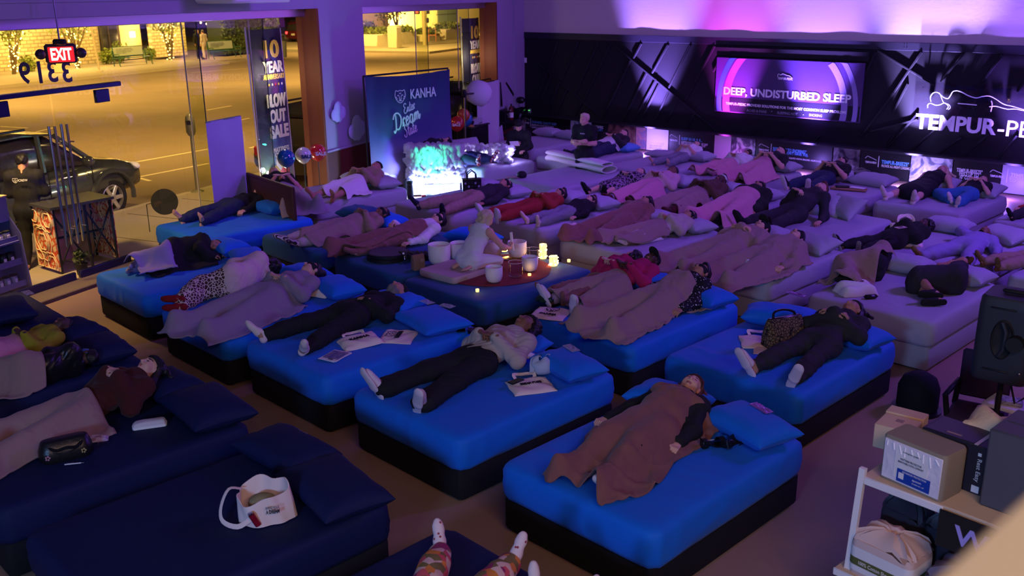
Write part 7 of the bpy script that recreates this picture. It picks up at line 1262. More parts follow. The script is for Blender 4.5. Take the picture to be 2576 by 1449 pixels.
# ---- cloud lamps
M_fluff = bpy.data.materials.new('fibre_fluff'); M_fluff.use_nodes = True; nt = M_fluff.node_tree; b = nt.nodes['Principled BSDF']; b.inputs['Base Color'].default_value = (.8, .78, .82, 1); b.inputs['Roughness'].default_value = 1; tl = nt.nodes.new('ShaderNodeBsdfTranslucent'); tl.inputs[0].default_value = (.8, .78, .84, 1); mx = nt.nodes.new('ShaderNodeMixShader'); mx.inputs[0].default_value = .6; o_ = nt.nodes['Material Output']; nt.links.new(b.outputs[0], mx.inputs[1]); nt.links.new(tl.outputs[0], mx.inputs[2]); nt.links.new(mx.outputs[0], o_.inputs[0])
def cloud(label, c, rz, L, D, H, n, seed, leds, nled):
    o = thing('cloud_lamp', label, 'lamp', c, rz, 'fluffy cloud lamps'); g = random.Random(seed); mb = MB()
    for i in range(n):
        f = g.random(); a = g.uniform(0, math.pi*2); x = (f-.5)*L; y = D/2*math.cos(a)*.9; z = H*.5+H*.46*math.sin(a); r = g.uniform(.035, .085)*(H/.45)**.5; ph = g.uniform(0, 6)
        mb.loft([[V((x+r*(math.sin(t)*math.cos(b_)*(1+.55*math.sin(3*b_+ph)*math.sin(4*t+ph))), y+r*math.sin(t)*math.sin(b_)*(1+.35*math.cos(3*b_+ph)), z-r*math.cos(t)*(1+.3*math.sin(5*b_+ph)))) for b_ in (2*math.pi*k/9 for k in range(9))] for t in (.25, .8, 1.4, 2.0, 2.55, 2.95)])
    q = mb.obj('fluff', M_fluff, o, ang=180); q['kind'] = 'stuff'
    mb = MB()
    for i in range(nled): a = g.uniform(.2, 2.9); x = (g.random()-.5)*L*.95; mb.ell((x, -D/2*math.cos(a)*1.0-.02, H*.5+H*.5*math.sin(a)*.9), .010, 5)
    q = mb.obj('led_bulbs', glow('cool_led', (.75, .8, 1), 26), o); q['kind'] = 'stuff'; MB().box((0, 0, .03), (L*.9, D*.6, .04), None, .01).obj('frame', M_white, o)
    for x, y, z, pw, col in leds: lamp('cloud_light', 'POINT', o.matrix_basis @ V((x, y, z)) if 0 else c+rot((x, y, z), rz), pw, col, size=.06)
ca, cb_ = at(1030, 495, .02), at(1168, 490, .02); rz = math.atan2(cb_.y-ca.y, cb_.x-ca.x); L = (cb_-ca).length
stand_ = thing('cloud_stand', 'low white box under the front cloud lamp', 'stand', (ca+cb_)/2, rz); MB().box((0, .25, .12), (L*.86, .4, .2), None, .01).obj('box', M_white, stand_)
cloud('tall glowing cloud lamp with blue and green light before the beanie man\'s bed', (ca+cb_)/2+rot((0, .25, .22), rz), rz, L*.98, .34, .78, 480, 5, [(0, -.30, -.02, 60, (.30, .38, 1)), (-.4, -.30, 0, 44, (.32, .4, 1)), (.38, -.30, 0, 44, (.30, .36, 1)), (-.30, -.05, .35, 150, (.20, .24, 1)), (.32, -.05, .3, 150, (.20, .24, 1)), (-.12, -.40, .62, 26, (.02, 1, .40)), (.06, -.05, .45, 90, (.1, .4, 1))], 16)
c0, c1 = at(1150, 405, .62), at(1288, 408, .62); rz2 = math.atan2(c1.y-c0.y, c1.x-c0.x)
cloud('low wide cloud lamp with white light points on the beanie man\'s bed', (c0+c1)/2, rz2, (c1-c0).length, .36, .34, 260, 8, [(-.3, -.05, .17, 16, (.5, .32, 1)), (.35, -.05, .17, 20, (.5, .38, 1)), (.6, -.1, .15, 14, (.45, .4, 1))], 26)
for i, (px, py, lb, h) in enumerate(((1024, 490, 'black cylinder device at the left foot of the front cloud lamp', .32), (1033, 500, 'second black cylinder just right of the first by the front cloud', .36))): o = thing('black_speaker', lb, 'speaker', at(px, py, .02), 0); MB().lathe([(.06, 0), (.065, .01), (.065, h), (.05, h+.01)], 16).obj('body', M_blackmatte, o); MB().lathe([(.066, h*.8), (.067, h*.86)], 16).obj('band', M_darkmetal, o)
o = thing('controller_box', 'small black and red controller with wires in front of the front cloud lamp', 'controller', at(1092, 498, .02), .3); MB().box((0, 0, .04), (.34, .18, .08), None, .01).obj('box', M_blackmatte, o); MB().box((-.2, .05, .035), (.10, .06, .07), None, .01).obj('red_block', mat('red_block', (.3, .01, .02), .4), o); MB().tube([(-.5, -.1, .01), (-.2, -.12, .05), (.1, -.1, .09), (.4, -.12, .02)], .006, 5).obj('wire', M_white, o)
o = thing('clamp_stand', 'black clamp light on a thick stand beside the package shelf', 'stand', at(992, 468, 0), 0); MB().lathe([(.14, 0), (.14, .02), (.06, .04), (.055, .75), (.03, .78)], 16).obj('post', M_blackmatte, o); q = MB().tube([(-.16, 0, .92), (.0, 0, .80), (.16, 0, .74)], [.03, .05, .02], 8).obj('clamp_head', M_blackmatte, o); MB().tube([(-.14, 0, .9), (-.22, 0, .80), (-.2, 0, .7)], .008, 5).obj('cable', M_blackmatte, o)
# ---- package shelf below the pillar
a, b = at(905, 448, 0), at(985, 432, 0); rz = math.atan2(b.y-a.y, b.x-a.x); L = max((b-a).length, .9); o = thing('display_shelf', 'white three-tier shelf of pouches under the pillar', 'shelf', (a+b)/2+rot((0, .2, 0), rz), rz); L = 1.05
for z in (.12, .46, .80): MB().box((0, 0, z), (L, .26, .03), None, .006).obj('shelf_board', M_white, o)
for sx_ in (-1, 1): mb = MB(); mb.box((sx_*(L/2-.02), .1, .42), (.035, .03, .84), Matrix.Rotation(R(8), 4, 'X')); mb.box((sx_*(L/2-.02), -.1, .40), (.035, .03, .80), Matrix.Rotation(R(-4), 4, 'X')); mb.obj('side_leg', M_white, o)
M_pouch = mat('navy_pouch', (.03, .04, .10), .35); M_pouch2 = mat('white_pouch', (.55, .55, .68), .35)
pr = None
for r_, z in enumerate((.815, .475)):
    for k in range(11):
        x = -.46+.092*k; q = thing('pouch', f"{'top' if r_ == 0 else 'middle'} tier snack pouch, {['first','second','third','fourth','fifth','sixth','seventh','eighth','ninth','tenth','eleventh'][k]} from the window side of the pouch shelf", 'pouch', o.location+rot((x, -.02, z), rz), rz+.1*math.sin(k), 'pouches on the display shelf'); hh = .20 if k not in (6, 9) else .26
        MB().loft([[V((.036*kx*cx, .022*ky*cy, zz)) for cx, cy in ((1, 1), (-1, 1), (-1, -1), (1, -1))] for kx, ky, zz in ((.9, 1, 0), (1, 1, .02), (1, .8, hh*.7), (1, .15, hh))]).obj('bag', M_pouch2 if k in (4, 9, 10) else M_pouch, q); MB().box((0, -.021, hh*.45), (.05, .004, .06)).obj('label', M_pouch2 if k % 2 else M_lilacprint, q)
# ---- balloons
M_str = mat('balloon_stick', (.02, .02, .02), .5)
for px, py, r, col, z, words, lb in ((720, 398, .165, (.005, .10, .32), 1.12, None, 'glossy blue balloon at the front of the three by the brown jamb'), (763, 390, .155, (.55, .52, .55), 1.16, 'SALE', 'white balloon with dark letters between the blue and the red one'), (799, 383, .165, (.50, .012, .02), 1.2, 'SALE', 'red balloon by the brown jamb, right of the white one'), (1150, 311, .19, (.50, .02, .02), 1.4, 'SALE', 'red sale balloon beside the dream state backdrop'), (1172, 300, .18, (.01, .14, .36), 1.45, None, 'blue balloon behind the light stand by the softbox'), (1166, 290, .17, (.45, .09, .03), 1.55, None, 'orange balloon behind the blue balloon by the softbox'), (1184, 330, .17, (.6, .3, .06), 1.2, None, 'amber balloon lowest of the bunch by the softbox')):
    d_ = {720: .35, 763: .15, 799: .18}.get(px, .35); P = on(px, py, CORN+NA*d_, NA); o = thing('balloon', lb, 'balloon', V((P.x, P.y, 0)), 0, 'sale balloons'); c = V((0, 0, P.z)); mb_ = mat('balloon_%d' % px, col, .12, coat=.8, spec=.6)
    MB().lathe([(.012, -r*1.12), (.03, -r*1.05), (r*.55, -r*.86), (r*.88, -r*.45), (r, 0), (r*.9, r*.45), (r*.6, r*.8), (r*.2, r*.98), (.01, r)], 24, Matrix.Translation(c)).obj('skin', mb_, o, ang=80); MB().tube([(0, 0, 0), c-V((0, 0, r*1.1))], .008, 6).obj('stick', M_str, o); MB().lathe([(.09, 0), (.09, .02), (.02, .04)], 12).obj('weight', M_str, o)
    if words:
        vd = (EYE-P).normalized(); vx = V((-vd.y, vd.x, 0)).normalized(); txt('lettering', words, mat('navy_print', (.01, .02, .12), .5) if px == 763 else M_paper, frame(c+vd*r*1.0+vx*(.06 if px < 900 else -.02)-V((0, 0, .03)), vx*-1 if vx.dot(RGT) < 0 else vx, (0, 0, 1)), w=.20, h=.07, parent=o, bold=.05, th=.02)
# ---- dream state backdrop
P0 = on(926, 380, CORN+NA*.55, NA); P1 = on(1135, 380, CORN+NA*1.35, NA); a, b = V((P0.x, P0.y, 0)), V((P1.x, P1.y, 0)); ax = (b-a).normalized(); W = (b-a).length; zt = on(1124, 175, CORN+NA*1.35, NA).z
bd = thing('backdrop_banner', 'tall navy cloth backdrop with dream state lettering on a black frame', 'banner', (a+b)/2, math.atan2(ax.y, ax.x)); HB = zt
def bdp(u, v): k = 1-v; w = W*(1-.10*k*0); return ((u-.5)*w+.03*math.sin(3*v)*k, -.02-.025*math.sin(u*34+2*math.sin(v*3))*(.25+.75*abs(u-.5)*2)*(.4+.6*v)-.05*k*k, .18+(HB-.18)*v-.05*math.sin(math.pi*u)*(v > .98))
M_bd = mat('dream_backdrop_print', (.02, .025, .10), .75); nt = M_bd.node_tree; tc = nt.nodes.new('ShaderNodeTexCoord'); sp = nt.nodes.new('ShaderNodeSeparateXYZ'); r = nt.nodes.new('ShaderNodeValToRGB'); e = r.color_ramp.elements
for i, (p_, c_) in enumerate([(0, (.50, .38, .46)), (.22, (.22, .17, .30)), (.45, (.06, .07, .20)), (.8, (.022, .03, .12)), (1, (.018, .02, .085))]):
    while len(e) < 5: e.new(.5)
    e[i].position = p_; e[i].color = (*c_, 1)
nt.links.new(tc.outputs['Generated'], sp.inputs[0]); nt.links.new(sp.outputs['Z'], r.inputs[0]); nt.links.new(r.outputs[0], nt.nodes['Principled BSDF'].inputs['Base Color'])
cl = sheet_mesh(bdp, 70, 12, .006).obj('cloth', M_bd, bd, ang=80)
for sx_ in (-1, 1): MB().tube([(sx_*W/2, .03, 0), (sx_*W/2, .03, HB)], .02, 8).obj('pole', M_blackmatte, bd); MB().tube([(sx_*W/2, -.25, .02), (sx_*W/2, .30, .02)], .02, 6).obj('foot', M_blackmatte, bd)
MB().tube([(-W/2, .03, HB), (W/2, .03, HB+.02)], .02, 8).obj('crossbar', M_blackmatte, bd)
Bm = frame(V((0, -.085, 0)), (1, 0, 0), (0, 0, 1)); kz = lambda py: HB-(py-178)/(380-178)*(HB-P0.z)
txt('lettering', 'KANHA', M_lilacprint, Bm @ Matrix.Translation((.14*W, kz(236), 0)), w=.31*W, h=.20, parent=cl, bold=.01, th=.01); q = tiger('emblem', .26, M_lilacprint, Bm @ Matrix.Translation((-.135*W, kz(240), .0)), cl)
rt = Matrix.Rotation(R(16), 4, 'Z')
# hand-drawn script: Enter / Dream / State
def script(words, x, z, sc_, r, kx=.7):
    L_ = {'E': [[(.75, .85), (.55, 1.0), (.25, .95), (.2, .72), (.45, .58), (.2, .45), (.1, .2), (.3, .02), (.6, .08), (.8, .3)]], 'n': [[(0, .05), (.08, .5), (.06, .05)], [(.07, .3), (.25, .52), (.36, .42), (.33, .12), (.45, .05), (.55, .2)]], 't': [[(.2, .95), (.12, .2), (.22, .02), (.42, .18)], [(-.02, .6), (.4, .64)]], 'e': [[(.06, .25), (.3, .33), (.36, .46), (.22, .54), (.06, .38), (.08, .1), (.26, .02), (.48, .2)]], 'r': [[(0, .05), (.1, .52), (.08, .4), (.24, .56), (.34, .44)], [(.12, .3), (.14, .05)]], 'D': [[(.25, .95), (.22, .5), (.15, .05)], [(-.1, .75), (.1, 1.0), (.55, 1.0), (.85, .7), (.8, .3), (.5, .02), (.15, .05), (-.05, -.1), (-.15, .05)]], 'a': [[(.4, .45), (.22, .54), (.05, .35), (.08, .08), (.25, .05), (.4, .35)], [(.42, .52), (.38, .12), (.5, .03), (.62, .2)]], 'm': [[(0, .05), (.08, .5), (.06, .05)], [(.07, .3), (.22, .52), (.3, .42), (.28, .05)], [(.29, .3), (.45, .52), (.54, .42), (.52, .12), (.62, .05), (.75, .3)]], 'S': [[(.7, .82), (.55, 1.0), (.28, .92), (.25, .7), (.5, .5), (.55, .25), (.35, .02), (.08, .06), (.02, .25)]]}
    wd = dict(E=.85, n=.55, t=.42, e=.5, r=.40, D=1.0, a=.62, m=.78, S=.78); cx_ = 0; ls = []
    for ch in words: ls += [[((p[0]+cx_+.25*p[1])*sc_*kx, p[1]*sc_*1.15) for p in bez(l, 5)] for l in L_[ch]]; cx_ += wd[ch]
    strokes('script_lettering', ls, r, M_lilacprint, Bm @ Matrix.Translation((x, z, .0)) @ rt, cl, 6, .5)
script('Enter', -.10*W, kz(290), .175, .010); script('Dream', -.21*W, kz(334), .285, .018, .78); script('State', -.10*W, kz(356), .215, .012, .62)
for x, z, rr in ((.34, .42, .20), (.44, .50, .16), (.25, .36, .16), (-.38, .40, .20), (-.28, .34, .17), (-.46, .30, .18)): MB().ell((x*W, -.075, z), (rr, .012, rr*.6), 14).obj('cloud_print', mat('cloud_print_colour', (.60, .50, .62), .8), cl)
# ---- softbox lantern, stands, roll-up banners, projector
P = on(1205, 234, CORN+NA*.9, NA); c = V((P.x, P.y, 0)); o = thing('softbox_lamp', 'round white lantern softbox on a steel light stand', 'lamp', c, 0); MB().lathe([(.05, -.30), (.20, -.27), (.30, -.14), (.32, .02), (.28, .17), (.17, .27), (.05, .30)], 28, Matrix.Translation((0, 0, P.z)) @ Matrix.Rotation(R(25), 4, 'Y')).obj('diffuser', mat('lantern_fabric', (.62, .58, .66), .8, bump=(12, .2, .02)), o, ang=80)
sx0 = on(1170, 300, CORN+NA*.9, NA); dx = V((sx0.x-c.x, sx0.y-c.y, 0)); MB().tube([dx, dx+V((0, 0, P.z+.05))], .018, 8).obj('stand_pole', M_chrome, o); MB().tube([dx+V((0, 0, P.z+.05)), V((-.2*dx.x*0, 0, P.z))], .02, 8).obj('bracket', M_blackmatte, o); MB().ell(dx+V((0, 0, P.z+.06)), (.06, .06, .10), 10).obj('tilt_head', M_blackmatte, o)
for k in range(3): a_ = 2.1*k; MB().tube([dx+V((0, 0, .5)), dx+V((.42*math.cos(a_), .42*math.sin(a_), .01))], .012, 6).obj('leg', M_chrome, o)
def rollup(label, px0, px1, pyt, d, m, h=None):
    p0, p1 = on(px0, pyt, CORN+NA*d, NA), on(px1, pyt, CORN+NA*d, NA); a, b = V((p0.x, p0.y, 0)), V((p1.x, p1.y, 0)); ax = (b-a).normalized(); w = (b-a).length; h = h or (p0.z+p1.z)/2; o = thing('roll_up_banner', label, 'banner', (a+b)/2, math.atan2(ax.y, ax.x))
    sheet_mesh(lambda u, v: ((u-.5)*w, .012*math.sin(u*9+v*2), .09+(h-.09)*v), 16, 6, .004).obj('sheet', m, o, ang=80); MB().box((0, 0, .045), (w+.04, .10, .09), None, .015).obj('cassette', M_chrome, o); MB().box((0, .01, h), (w+.01, .02, .025)).obj('top_rail', M_chrome, o); MB().tube([(0, -.02 if 0 else .03, .05), (0, .03, h)], .008, 6).obj('support_pole', M_chrome, o)
rollup('lavender back of a roll-up banner by the first window, beside the parking meter', 518, 606, 300, .25, mat('lavender_banner', (.42, .36, .58), .7)); rollup('pale back of a roll-up banner behind the softbox lantern', 1200, 1254, 206, .45, mat('pale_banner', (.52, .46, .56), .7))
P = at(1188, 395, 0); o = thing('equipment_table', 'black-draped table holding the projector', 'table', P, YC); MB().box((0, 0, .40), (1.0, .5, .8), None, .02).obj('drape', M_base_black, o); MB().box((0, 0, .81), (1.06, .56, .03), None, .01).obj('table_top', M_blackmatte, o)
o = thing('projector', 'pale grey projector on the black-draped table', 'projector', P+V((0, 0, .828)), YC-.5); MB().box((0, 0, .09), (.48, .36, .16), None, .02).obj('body', mat('pale_grey_plastic', (.40, .38, .42), .5), o); MB().tube([(-.12, -.18, .09), (-.12, -.22, .09)], .05, 14).obj('lens', M_blackgloss, o); MB().tube([(.1, -.19, .04), (.16, -.22, .08), (.2, -.18, .02)], .006, 5).obj('cable', M_ink, o); [MB().lathe([(.02, 0), (.02, .02)], 8, Matrix.Translation((x, y, -.005))).obj('foot', M_ink, o) for x in (-.2, .2) for y in (-.14, .14)]
o = thing('camera_head', 'black video camera on top of the projector', 'camera', P+V((-.05, 0, 1.0)), YC-.5); MB().box((0, 0, .07), (.2, .12, .14), None, .02).obj('body', M_blackmatte, o); MB().tube([(-.10, 0, .08), (-.2, 0, .08)], .045, 12).obj('lens', M_blackgloss, o)
o = thing('leaning_board', 'leaning white board on the floor behind the low cloud lamp', 'board', at(1268, 402, 0), YC+.3); MB().box((0, 0, .42), (.62, .03, .84), Matrix.Rotation(R(-6), 4, 'X'), .006).obj('board', mat('pale_violet_board', (.45, .40, .52), .7), o); MB().box((0, .1, .2), (.04, .2, .4)).obj('prop', M_white, o)
# ---- wall pieces on the window side
for px, py, k, lb in ((846, 282, 1., 'left puffy cloud cut-out on the purple pillar'), (893, 322, 1.25, 'right puffy cloud cut-out on the purple pillar')):
    s, z = onA(px, py); o = thing('cloud_cutout', lb, 'decoration', wa(s, z, .045), YC, 'cloud cut-outs on the pillar'); mb = MB()
    for x, y, r in ((-.14, -.04, .12), (0, .06, .16), (.14, -.02, .13), (.03, -.07, .14), (-.06, -.08, .12)): mb.ell((x*k, -.005, y*k), (r*k, .03, r*k), 14)
    mb.obj('foam', mat('pale_blue_foam', (.55, .52, .78), .9), o)
s, z = onA(1273, 282); o = thing('fire_extinguisher', 'wall-hung fire extinguisher near the corner of the room', 'extinguisher', wa(s, z-.22, .16), 0); MB().lathe([(.05, 0), (.065, .02), (.065, .30), (.04, .37), (.02, .40)], 18).obj('cylinder', mat('extinguisher_red', (.12, .008, .01), .35), o); MB().lathe([(.066, .08), (.067, .22)], 18, None, False).obj('label', M_paper, o); MB().box((0, 0, .43), (.05, .10, .05), None, .01).obj('valve', M_blackmatte, o); MB().tube([(0, 0, .42), (-.09, 0, .36), (-.07, 0, .0), (-.06, 0, -.12)], .014, 6).obj('hose', mat('pale_hose', (.5, .45, .4), .5), o); MB().box((0, .07, .2), (.08, .03, .2)).obj('wall_bracket', M_darkmetal, o)
P = on(154, 135, CORN+NA*.25, NA); o = thing('exit_sign', 'red-lit exit sign with twin lamp heads hanging from a rod by the glass door', 'sign', P-V((0, 0, .16)), 0); Mx = frame(V((0, 0, .16)), UA+V((.25, -.35, 0)), (0, 0, 1))
Mxr = frame(V((0, 0, .16)), V((.86, .50, 0)), (0, 0, 1)); MB().box((0, 0, -.03), (.40, .26, .06), Mxr, .03).obj('housing', mat('dark_housing', (.05, .03, .04), .4), o); MB().box((0, -.01, .0), (.32, .20, .02), Mxr, .02).obj('face', mat('red_face', (.25, .01, .015), .4, emit=((1, .02, .03), .9)), o); txt('lettering', 'EXIT', glow('exit_letter', (1, .35, .28), 7), Mxr @ Matrix.Translation((0, -.005, .012)), w=.26, h=.16, parent=o, bold=.03, th=.004)
for sx_ in (-1, 1): q = MB().ell((sx_*.25, -.0, -.02), (.07, .07, .07), 14, Mxr).obj('lamp_head', MATS['dark_housing'], o); MB().ell((sx_*.29, .0, .02), (.04, .04, .04), 10, Mxr).obj('bulb_lens', M_clear, q)
MB().tube([(0, 0, .30), (0, 0, .30+(4.05-P.z)), (0, 0, 4.3-P.z)], .012, 6).obj('rod', M_chrome, o); MB().box((0, 0, .31), (.16, .10, .08), None, .02).obj('canopy', M_blackmatte, o)
o = thing('ceiling_duct', 'pale boxed duct hanging at the top of the picture over the window head', 'duct', wa(onA(615, 5, .5)[0], 3.9, .5), YC); MB().box((0, 0, .45), (1.5, .8, .8), None, .04).obj('box', M_white, o); MB().box((0, 0, 1.7), (.2, .2, 1.9)).obj('hanger', M_white, o)
o = thing('round_sign', 'round black disc sign on a thin rod behind the blue beds', 'sign', at(378, 590, .0), 0); q = on(415, 507, at(378, 590, 0), V((0, -1, 0))); dz_ = q-o.location; MB().tube([(0, 0, 0), (0, 0, dz_.z-.05), (dz_.x*.6, 0, dz_.z)], .008, 6).obj('rod', M_darkmetal, o); MB().lathe([(.01, -.008), (.225, -.008), (.23, 0), (.225, .008), (.01, .008)], 36, frame(V((dz_.x, -.02, dz_.z)), (.95, .3, .25), (-.12, .2, 1))).obj('disc', M_ink, o); MB().lathe([(.15, 0), (.15, .015), (.02, .03)], 20).obj('foot', M_darkmetal, o)
# ---- branded display stand at the left edge
p0, p1 = at(58, 735, .0), at(-70, 780, 0); ax = (p0-p1).normalized(); L = (p0-p1).length; o = thing('display_stand', 'purple card display stand of jars at the left edge by the glass door', 'stand', (p0+p1)/2, math.atan2(ax.y, ax.x)); HS = 1.42; M_card = mat('violet_card', (.09, .08, .28), .6)
MB().box((0, .22, HS/2), (L, .03, HS), None, .004).obj('back_panel', M_card, o)
for sx_ in (-1, 1): MB().prism([(-.20, 0), (.22, 0), (.22, HS), (.05, HS), (.02, HS-.3), (-.14, .9)], -.008, .008, Matrix.Translation((sx_*L/2, 0, 0)) @ frame(V(), (0, 1, 0), (0, 0, 1))).obj('side_panel', M_card, o)
hdr = MB().box((0, .03, HS-.18), (L, .02, .36), None, .004).obj('header', M_card, o); txt('lettering', 'KANHA', M_lilacprint, frame(V((.02, .018, HS-.13)), (1, 0, 0), (0, 0, 1)), w=L*.62, h=.10, parent=hdr, th=.006); txt('lettering', 'Good Vibes', M_lilacprint, frame(V((.05, .018, HS-.27)), (1, 0, 0), (0, 0, 1)), w=L*.4, h=.06, parent=hdr, shear=.3, th=.006); MB().box((0, .12, HS), (L+.02, .22, .015)).obj('top_panel', mat('tan_card', (.5, .34, .16), .7), o)
for r_, z in enumerate((.14, .46, .78)):
    MB().box((0, .05, z), (L-.03, .34, .02)).obj('shelf', M_card, o); MB().box((0, -.12+.02*r_, z+.035), (L, .012, .08)).obj('front_lip', M_card, o)
    for k in range(6):
        x = -L/2+.12+k*(L-.24)/5; q = thing('jar', f"{['bottom', 'middle', 'top'][r_]} shelf {'dark tin' if r_ == 1 else 'pale jar'}, {['first', 'second', 'third', 'fourth', 'fifth', 'last'][k]} toward the door on the violet stand", 'jar', o.location+rot((x, .0, z+.012), o.rotation_euler.z), o.rotation_euler.z, 'jars on the violet stand'); m = mat('dark_tin', (.02, .02, .04), .4) if r_ == 1 else mat('pale_jar', (.22, .20, .36), .5)
        MB().lathe([(.045, 0), (.05, .01), (.05, .12), (.045, .13)], 16).obj('body', m, q); MB().lathe([(.052, .13), (.052, .15), (.04, .155)], 16).obj('lid', M_ink, q); MB().box((0, -.05, .065), (.05, .012, .06), None, .004).obj('label', M_lilacprint, q)
# ---- right foreground: loudspeaker, shelves, goods
sp0 = at(2432, 950, 1.2); sa = -R(40); o = thing('loudspeaker', 'black loudspeaker on a pole at the right edge beside the grey bed', 'speaker', V((sp0.x, sp0.y, 0))+rot((.20, .22, 0), sa), sa)
MB().loft([[V((x*k, y*k, z)) for x, y in rrect(.40, .38, .06, 4, 5)] for k, z in ((.93, 1.2), (.98, 1.22), (1, 1.30), (1, 1.78), (.97, 1.85), (.9, 1.87))]).obj('cabinet', mat('black_poly', (.022, .024, .035), .5, bump=(200, .3, .003)), o)
q = MB().lathe([(.0, 0), (.085, .0), (.10, .012), (.11, .0), (.10, -.01)], 24, Matrix.Translation((0, -.191, 1.55)) @ Matrix.Rotation(R(90), 4, 'X') @ Matrix.Diagonal((.75, 1.45, 1, 1)), False).obj('handle_recess', M_ink, o); MB().tube([(-.01, -.205, 1.42), (.02, -.215, 1.48), (.025, -.215, 1.62), (-.01, -.205, 1.69)], .016, 8).obj('handle_grip', MATS['black_poly'], o)
for z in (1.30, 1.79): MB().box((-.02, -.195, z), (.18, .012, .012), None, .004).obj('trim_groove', M_darkmetal, o); MB().ell((.15, -.192, z+.01), .012, 8).obj('screw', M_chrome, o)
MB().tube([(.10, -.20, 1.55), (.10, -.27, 1.55)], .06, 14).obj('pan_knob', M_blackmatte, o); MB().box((0, -.02, 1.89), (.16, .05, .03), None, .012).obj('top_handle', M_ink, o); MB().tube([(0, 0, .3), (0, 0, 1.2)], .022, 10).obj('pole', M_blackmatte, o)
for k in range(3): MB().tube([(0, 0, .55), (.5*math.cos(2.1*k), .5*math.sin(2.1*k), .015)], .014, 6).obj('leg', M_blackmatte, o)
MB().tube([(.05, .0, 1.2), (.12, -.02, 1.0), (.2, .0, 1.08), (.34, .05, 1.15)], .009, 6).obj('cable', M_ink, o)
F0, F1 = at(2170, 1195, 1.15), at(2540, 1335, 1.15); ax = (F1-F0).normalized(); ay = V((-ax.y, ax.x, 0)); rz = math.atan2(ax.y, ax.x); sh = thing('shop_shelf', 'white metal shelf rack of bedding goods at the lower right', 'shelf', V((F0.x, F0.y, 0)), rz); LS, DS = 1.3, .48
MB().box((LS/2, DS/2, 1.135), (LS, DS, .03), None, .004).obj('shelf_board', mat('cream_board', (.60, .46, .32), .6), sh); MB().box((.27, -.008, 1.125), (.50, .02, .05), None, .004).obj('front_rail', M_white, sh); MB().box((LS/2-.04, DS/2-.06, .485), (LS+.05, DS+.12, .03), None, .004).obj('shelf_board', MATS['cream_board'], sh); MB().box((LS/2-.04, -.125, .48), (LS+.05, .015, .05), None, .004).obj('front_rail', M_white, sh)
for x, y0, y1, zt_ in ((0, 0, -.10, 1.20), (0, DS, DS+.10, 1.16), (LS, 0, -.10, 1.16), (LS, DS, DS+.1, 1.16)): mb = MB(); mb.loft([[V((x+i*.02, y1+j*.016, 0)) for i, j in ((-1, -1), (1, -1), (1, 1), (-1, 1))], [V((x+i*.02, y0+j*.016, zt_)) for i, j in ((-1, -1), (1, -1), (1, 1), (-1, 1))]]); mb.obj('leg', M_white, sh)
sgn = MB().box((.92, -.030, 1.02), (.82, .012, .24), None, .003).obj('sign_board', mat('black_sign', (.012, .011, .012), .5), sh); txt('lettering', 'WOW', mat('violet_print', (.35, .30, .72), .5), frame(V((.90, -.0365, 1.02)), (1, 0, 0), (0, 0, 1)), w=.58, h=.125, parent=sgn, bold=.02, space=1.25, th=.004)
SW = lambda x, y, z: sh.location+rot((x, y, z), rz)
o = thing('bedding_package', 'clear-fronted white bedding package with a blue label on the shelf top', 'package', SW(.30, .15, 1.15), rz-.12); MB().loft([[V((x*k, y*k, z)) for x, y in rrect(.42, .24, .03, 4, 4)] for k, z in ((.97, 0), (1, .015), (1, .29), (.96, .305))]).obj('fabric_case', mat('taupe_case', (.26, .22, .16), .85, bump=(80, .3, .003)), o); f_ = MB().box((0, -.120, .15), (.385, .008, .265), None, .003).obj('clear_front', mat('glossy_white_front', (.72, .68, .76), .12, bump=(14, .7, .02), coat=.6), o)
MB().box((.0, -.1255, .155), (.22, .003, .21)).obj('paper_sheet', M_paper, f_); MB().box((.025, -.128, .075), (.22, .003, .085)).obj('blue_label', mat('label_blue', (.01, .05, .35), .4), f_); Mq = frame(V((0, -.1285, 0)), (1, 0, 0), (0, 0, 1))
for wds, x, z, w, h, m in (('tempur-pedic', .0, .235, .12, .014, M_ink), ('MATTRESS PROTECTOR', 0, .185, .14, .012, M_ink), ('BREATHABLE COOL COMFORT', 0, .165, .17, .011, M_ink), ('ADVANCED PROTECTION', .03, .105, .16, .012, M_paper), ('queen', .05, .075, .06, .014, M_paper), ('QUEEN 60 x 80', .06, .055, .08, .008, M_paper)): txt('lettering', wds, m, Mq @ Matrix.Translation((x, z, .0015)), w=w, h=h, parent=f_, th=.001)
MB().box((-.055, -.1300, .075), (.035, .002, .04)).obj('white_patch', M_paper, f_)
for k in range(9): MB().tube([(-.17+.04*k, -.126, .268), (-.172+.041*k+.01*(k % 3), -.128, .268-.03-.012*(k % 4))], .005, 4).obj('film_crease', mat('film_highlight', (.85, .85, .95), .08), f_)
o = thing('pillow_box', 'dark pillow box with white lettering on its spine, beside the clear package', 'box', SW(.42, .40, 1.15), rz-.02); M_bx = mat('dark_box', (.018, .016, .028), .45)
MB().box((0, 0, .16), (.40, .26, .32), None, .004).obj('carton', M_bx, o); MB().box((-.03, 0, .3215), (.30, .24, .003)).obj('top_panel', mat('plum_print', (.04, .025, .06), .4), o); MB().box((.135, 0, .322), (.022, .262, .003)).obj('white_strip', M_canvas, o); q = MB().box((.2015, .0, .17), (.004, .18, .22)).obj('photo_panel', art('pillow_photo', (.55, .36, .22), (.04, .03, .03), 5), o)
txt('lettering', 'Rest Easy', M_paper, frame(V((.165, -.132, .16)), (0, 0, -1), (1, 0, 0)), w=.15, h=.035, parent=o, th=.002); MB().box((.165, -.132, .035), (.045, .003, .045)).obj('white_patch', M_paper, o); MB().box((.165, -.132, .265), (.02, .003, .02)).obj('small_mark', M_paper, o); MB().box((-.02, -.08, .3235), (.09, .018, .001)).obj('name_print', M_tan, o); MB().box((.19, .0, .3235), (.018, .07, .001)).obj('name_print', M_tan, o)
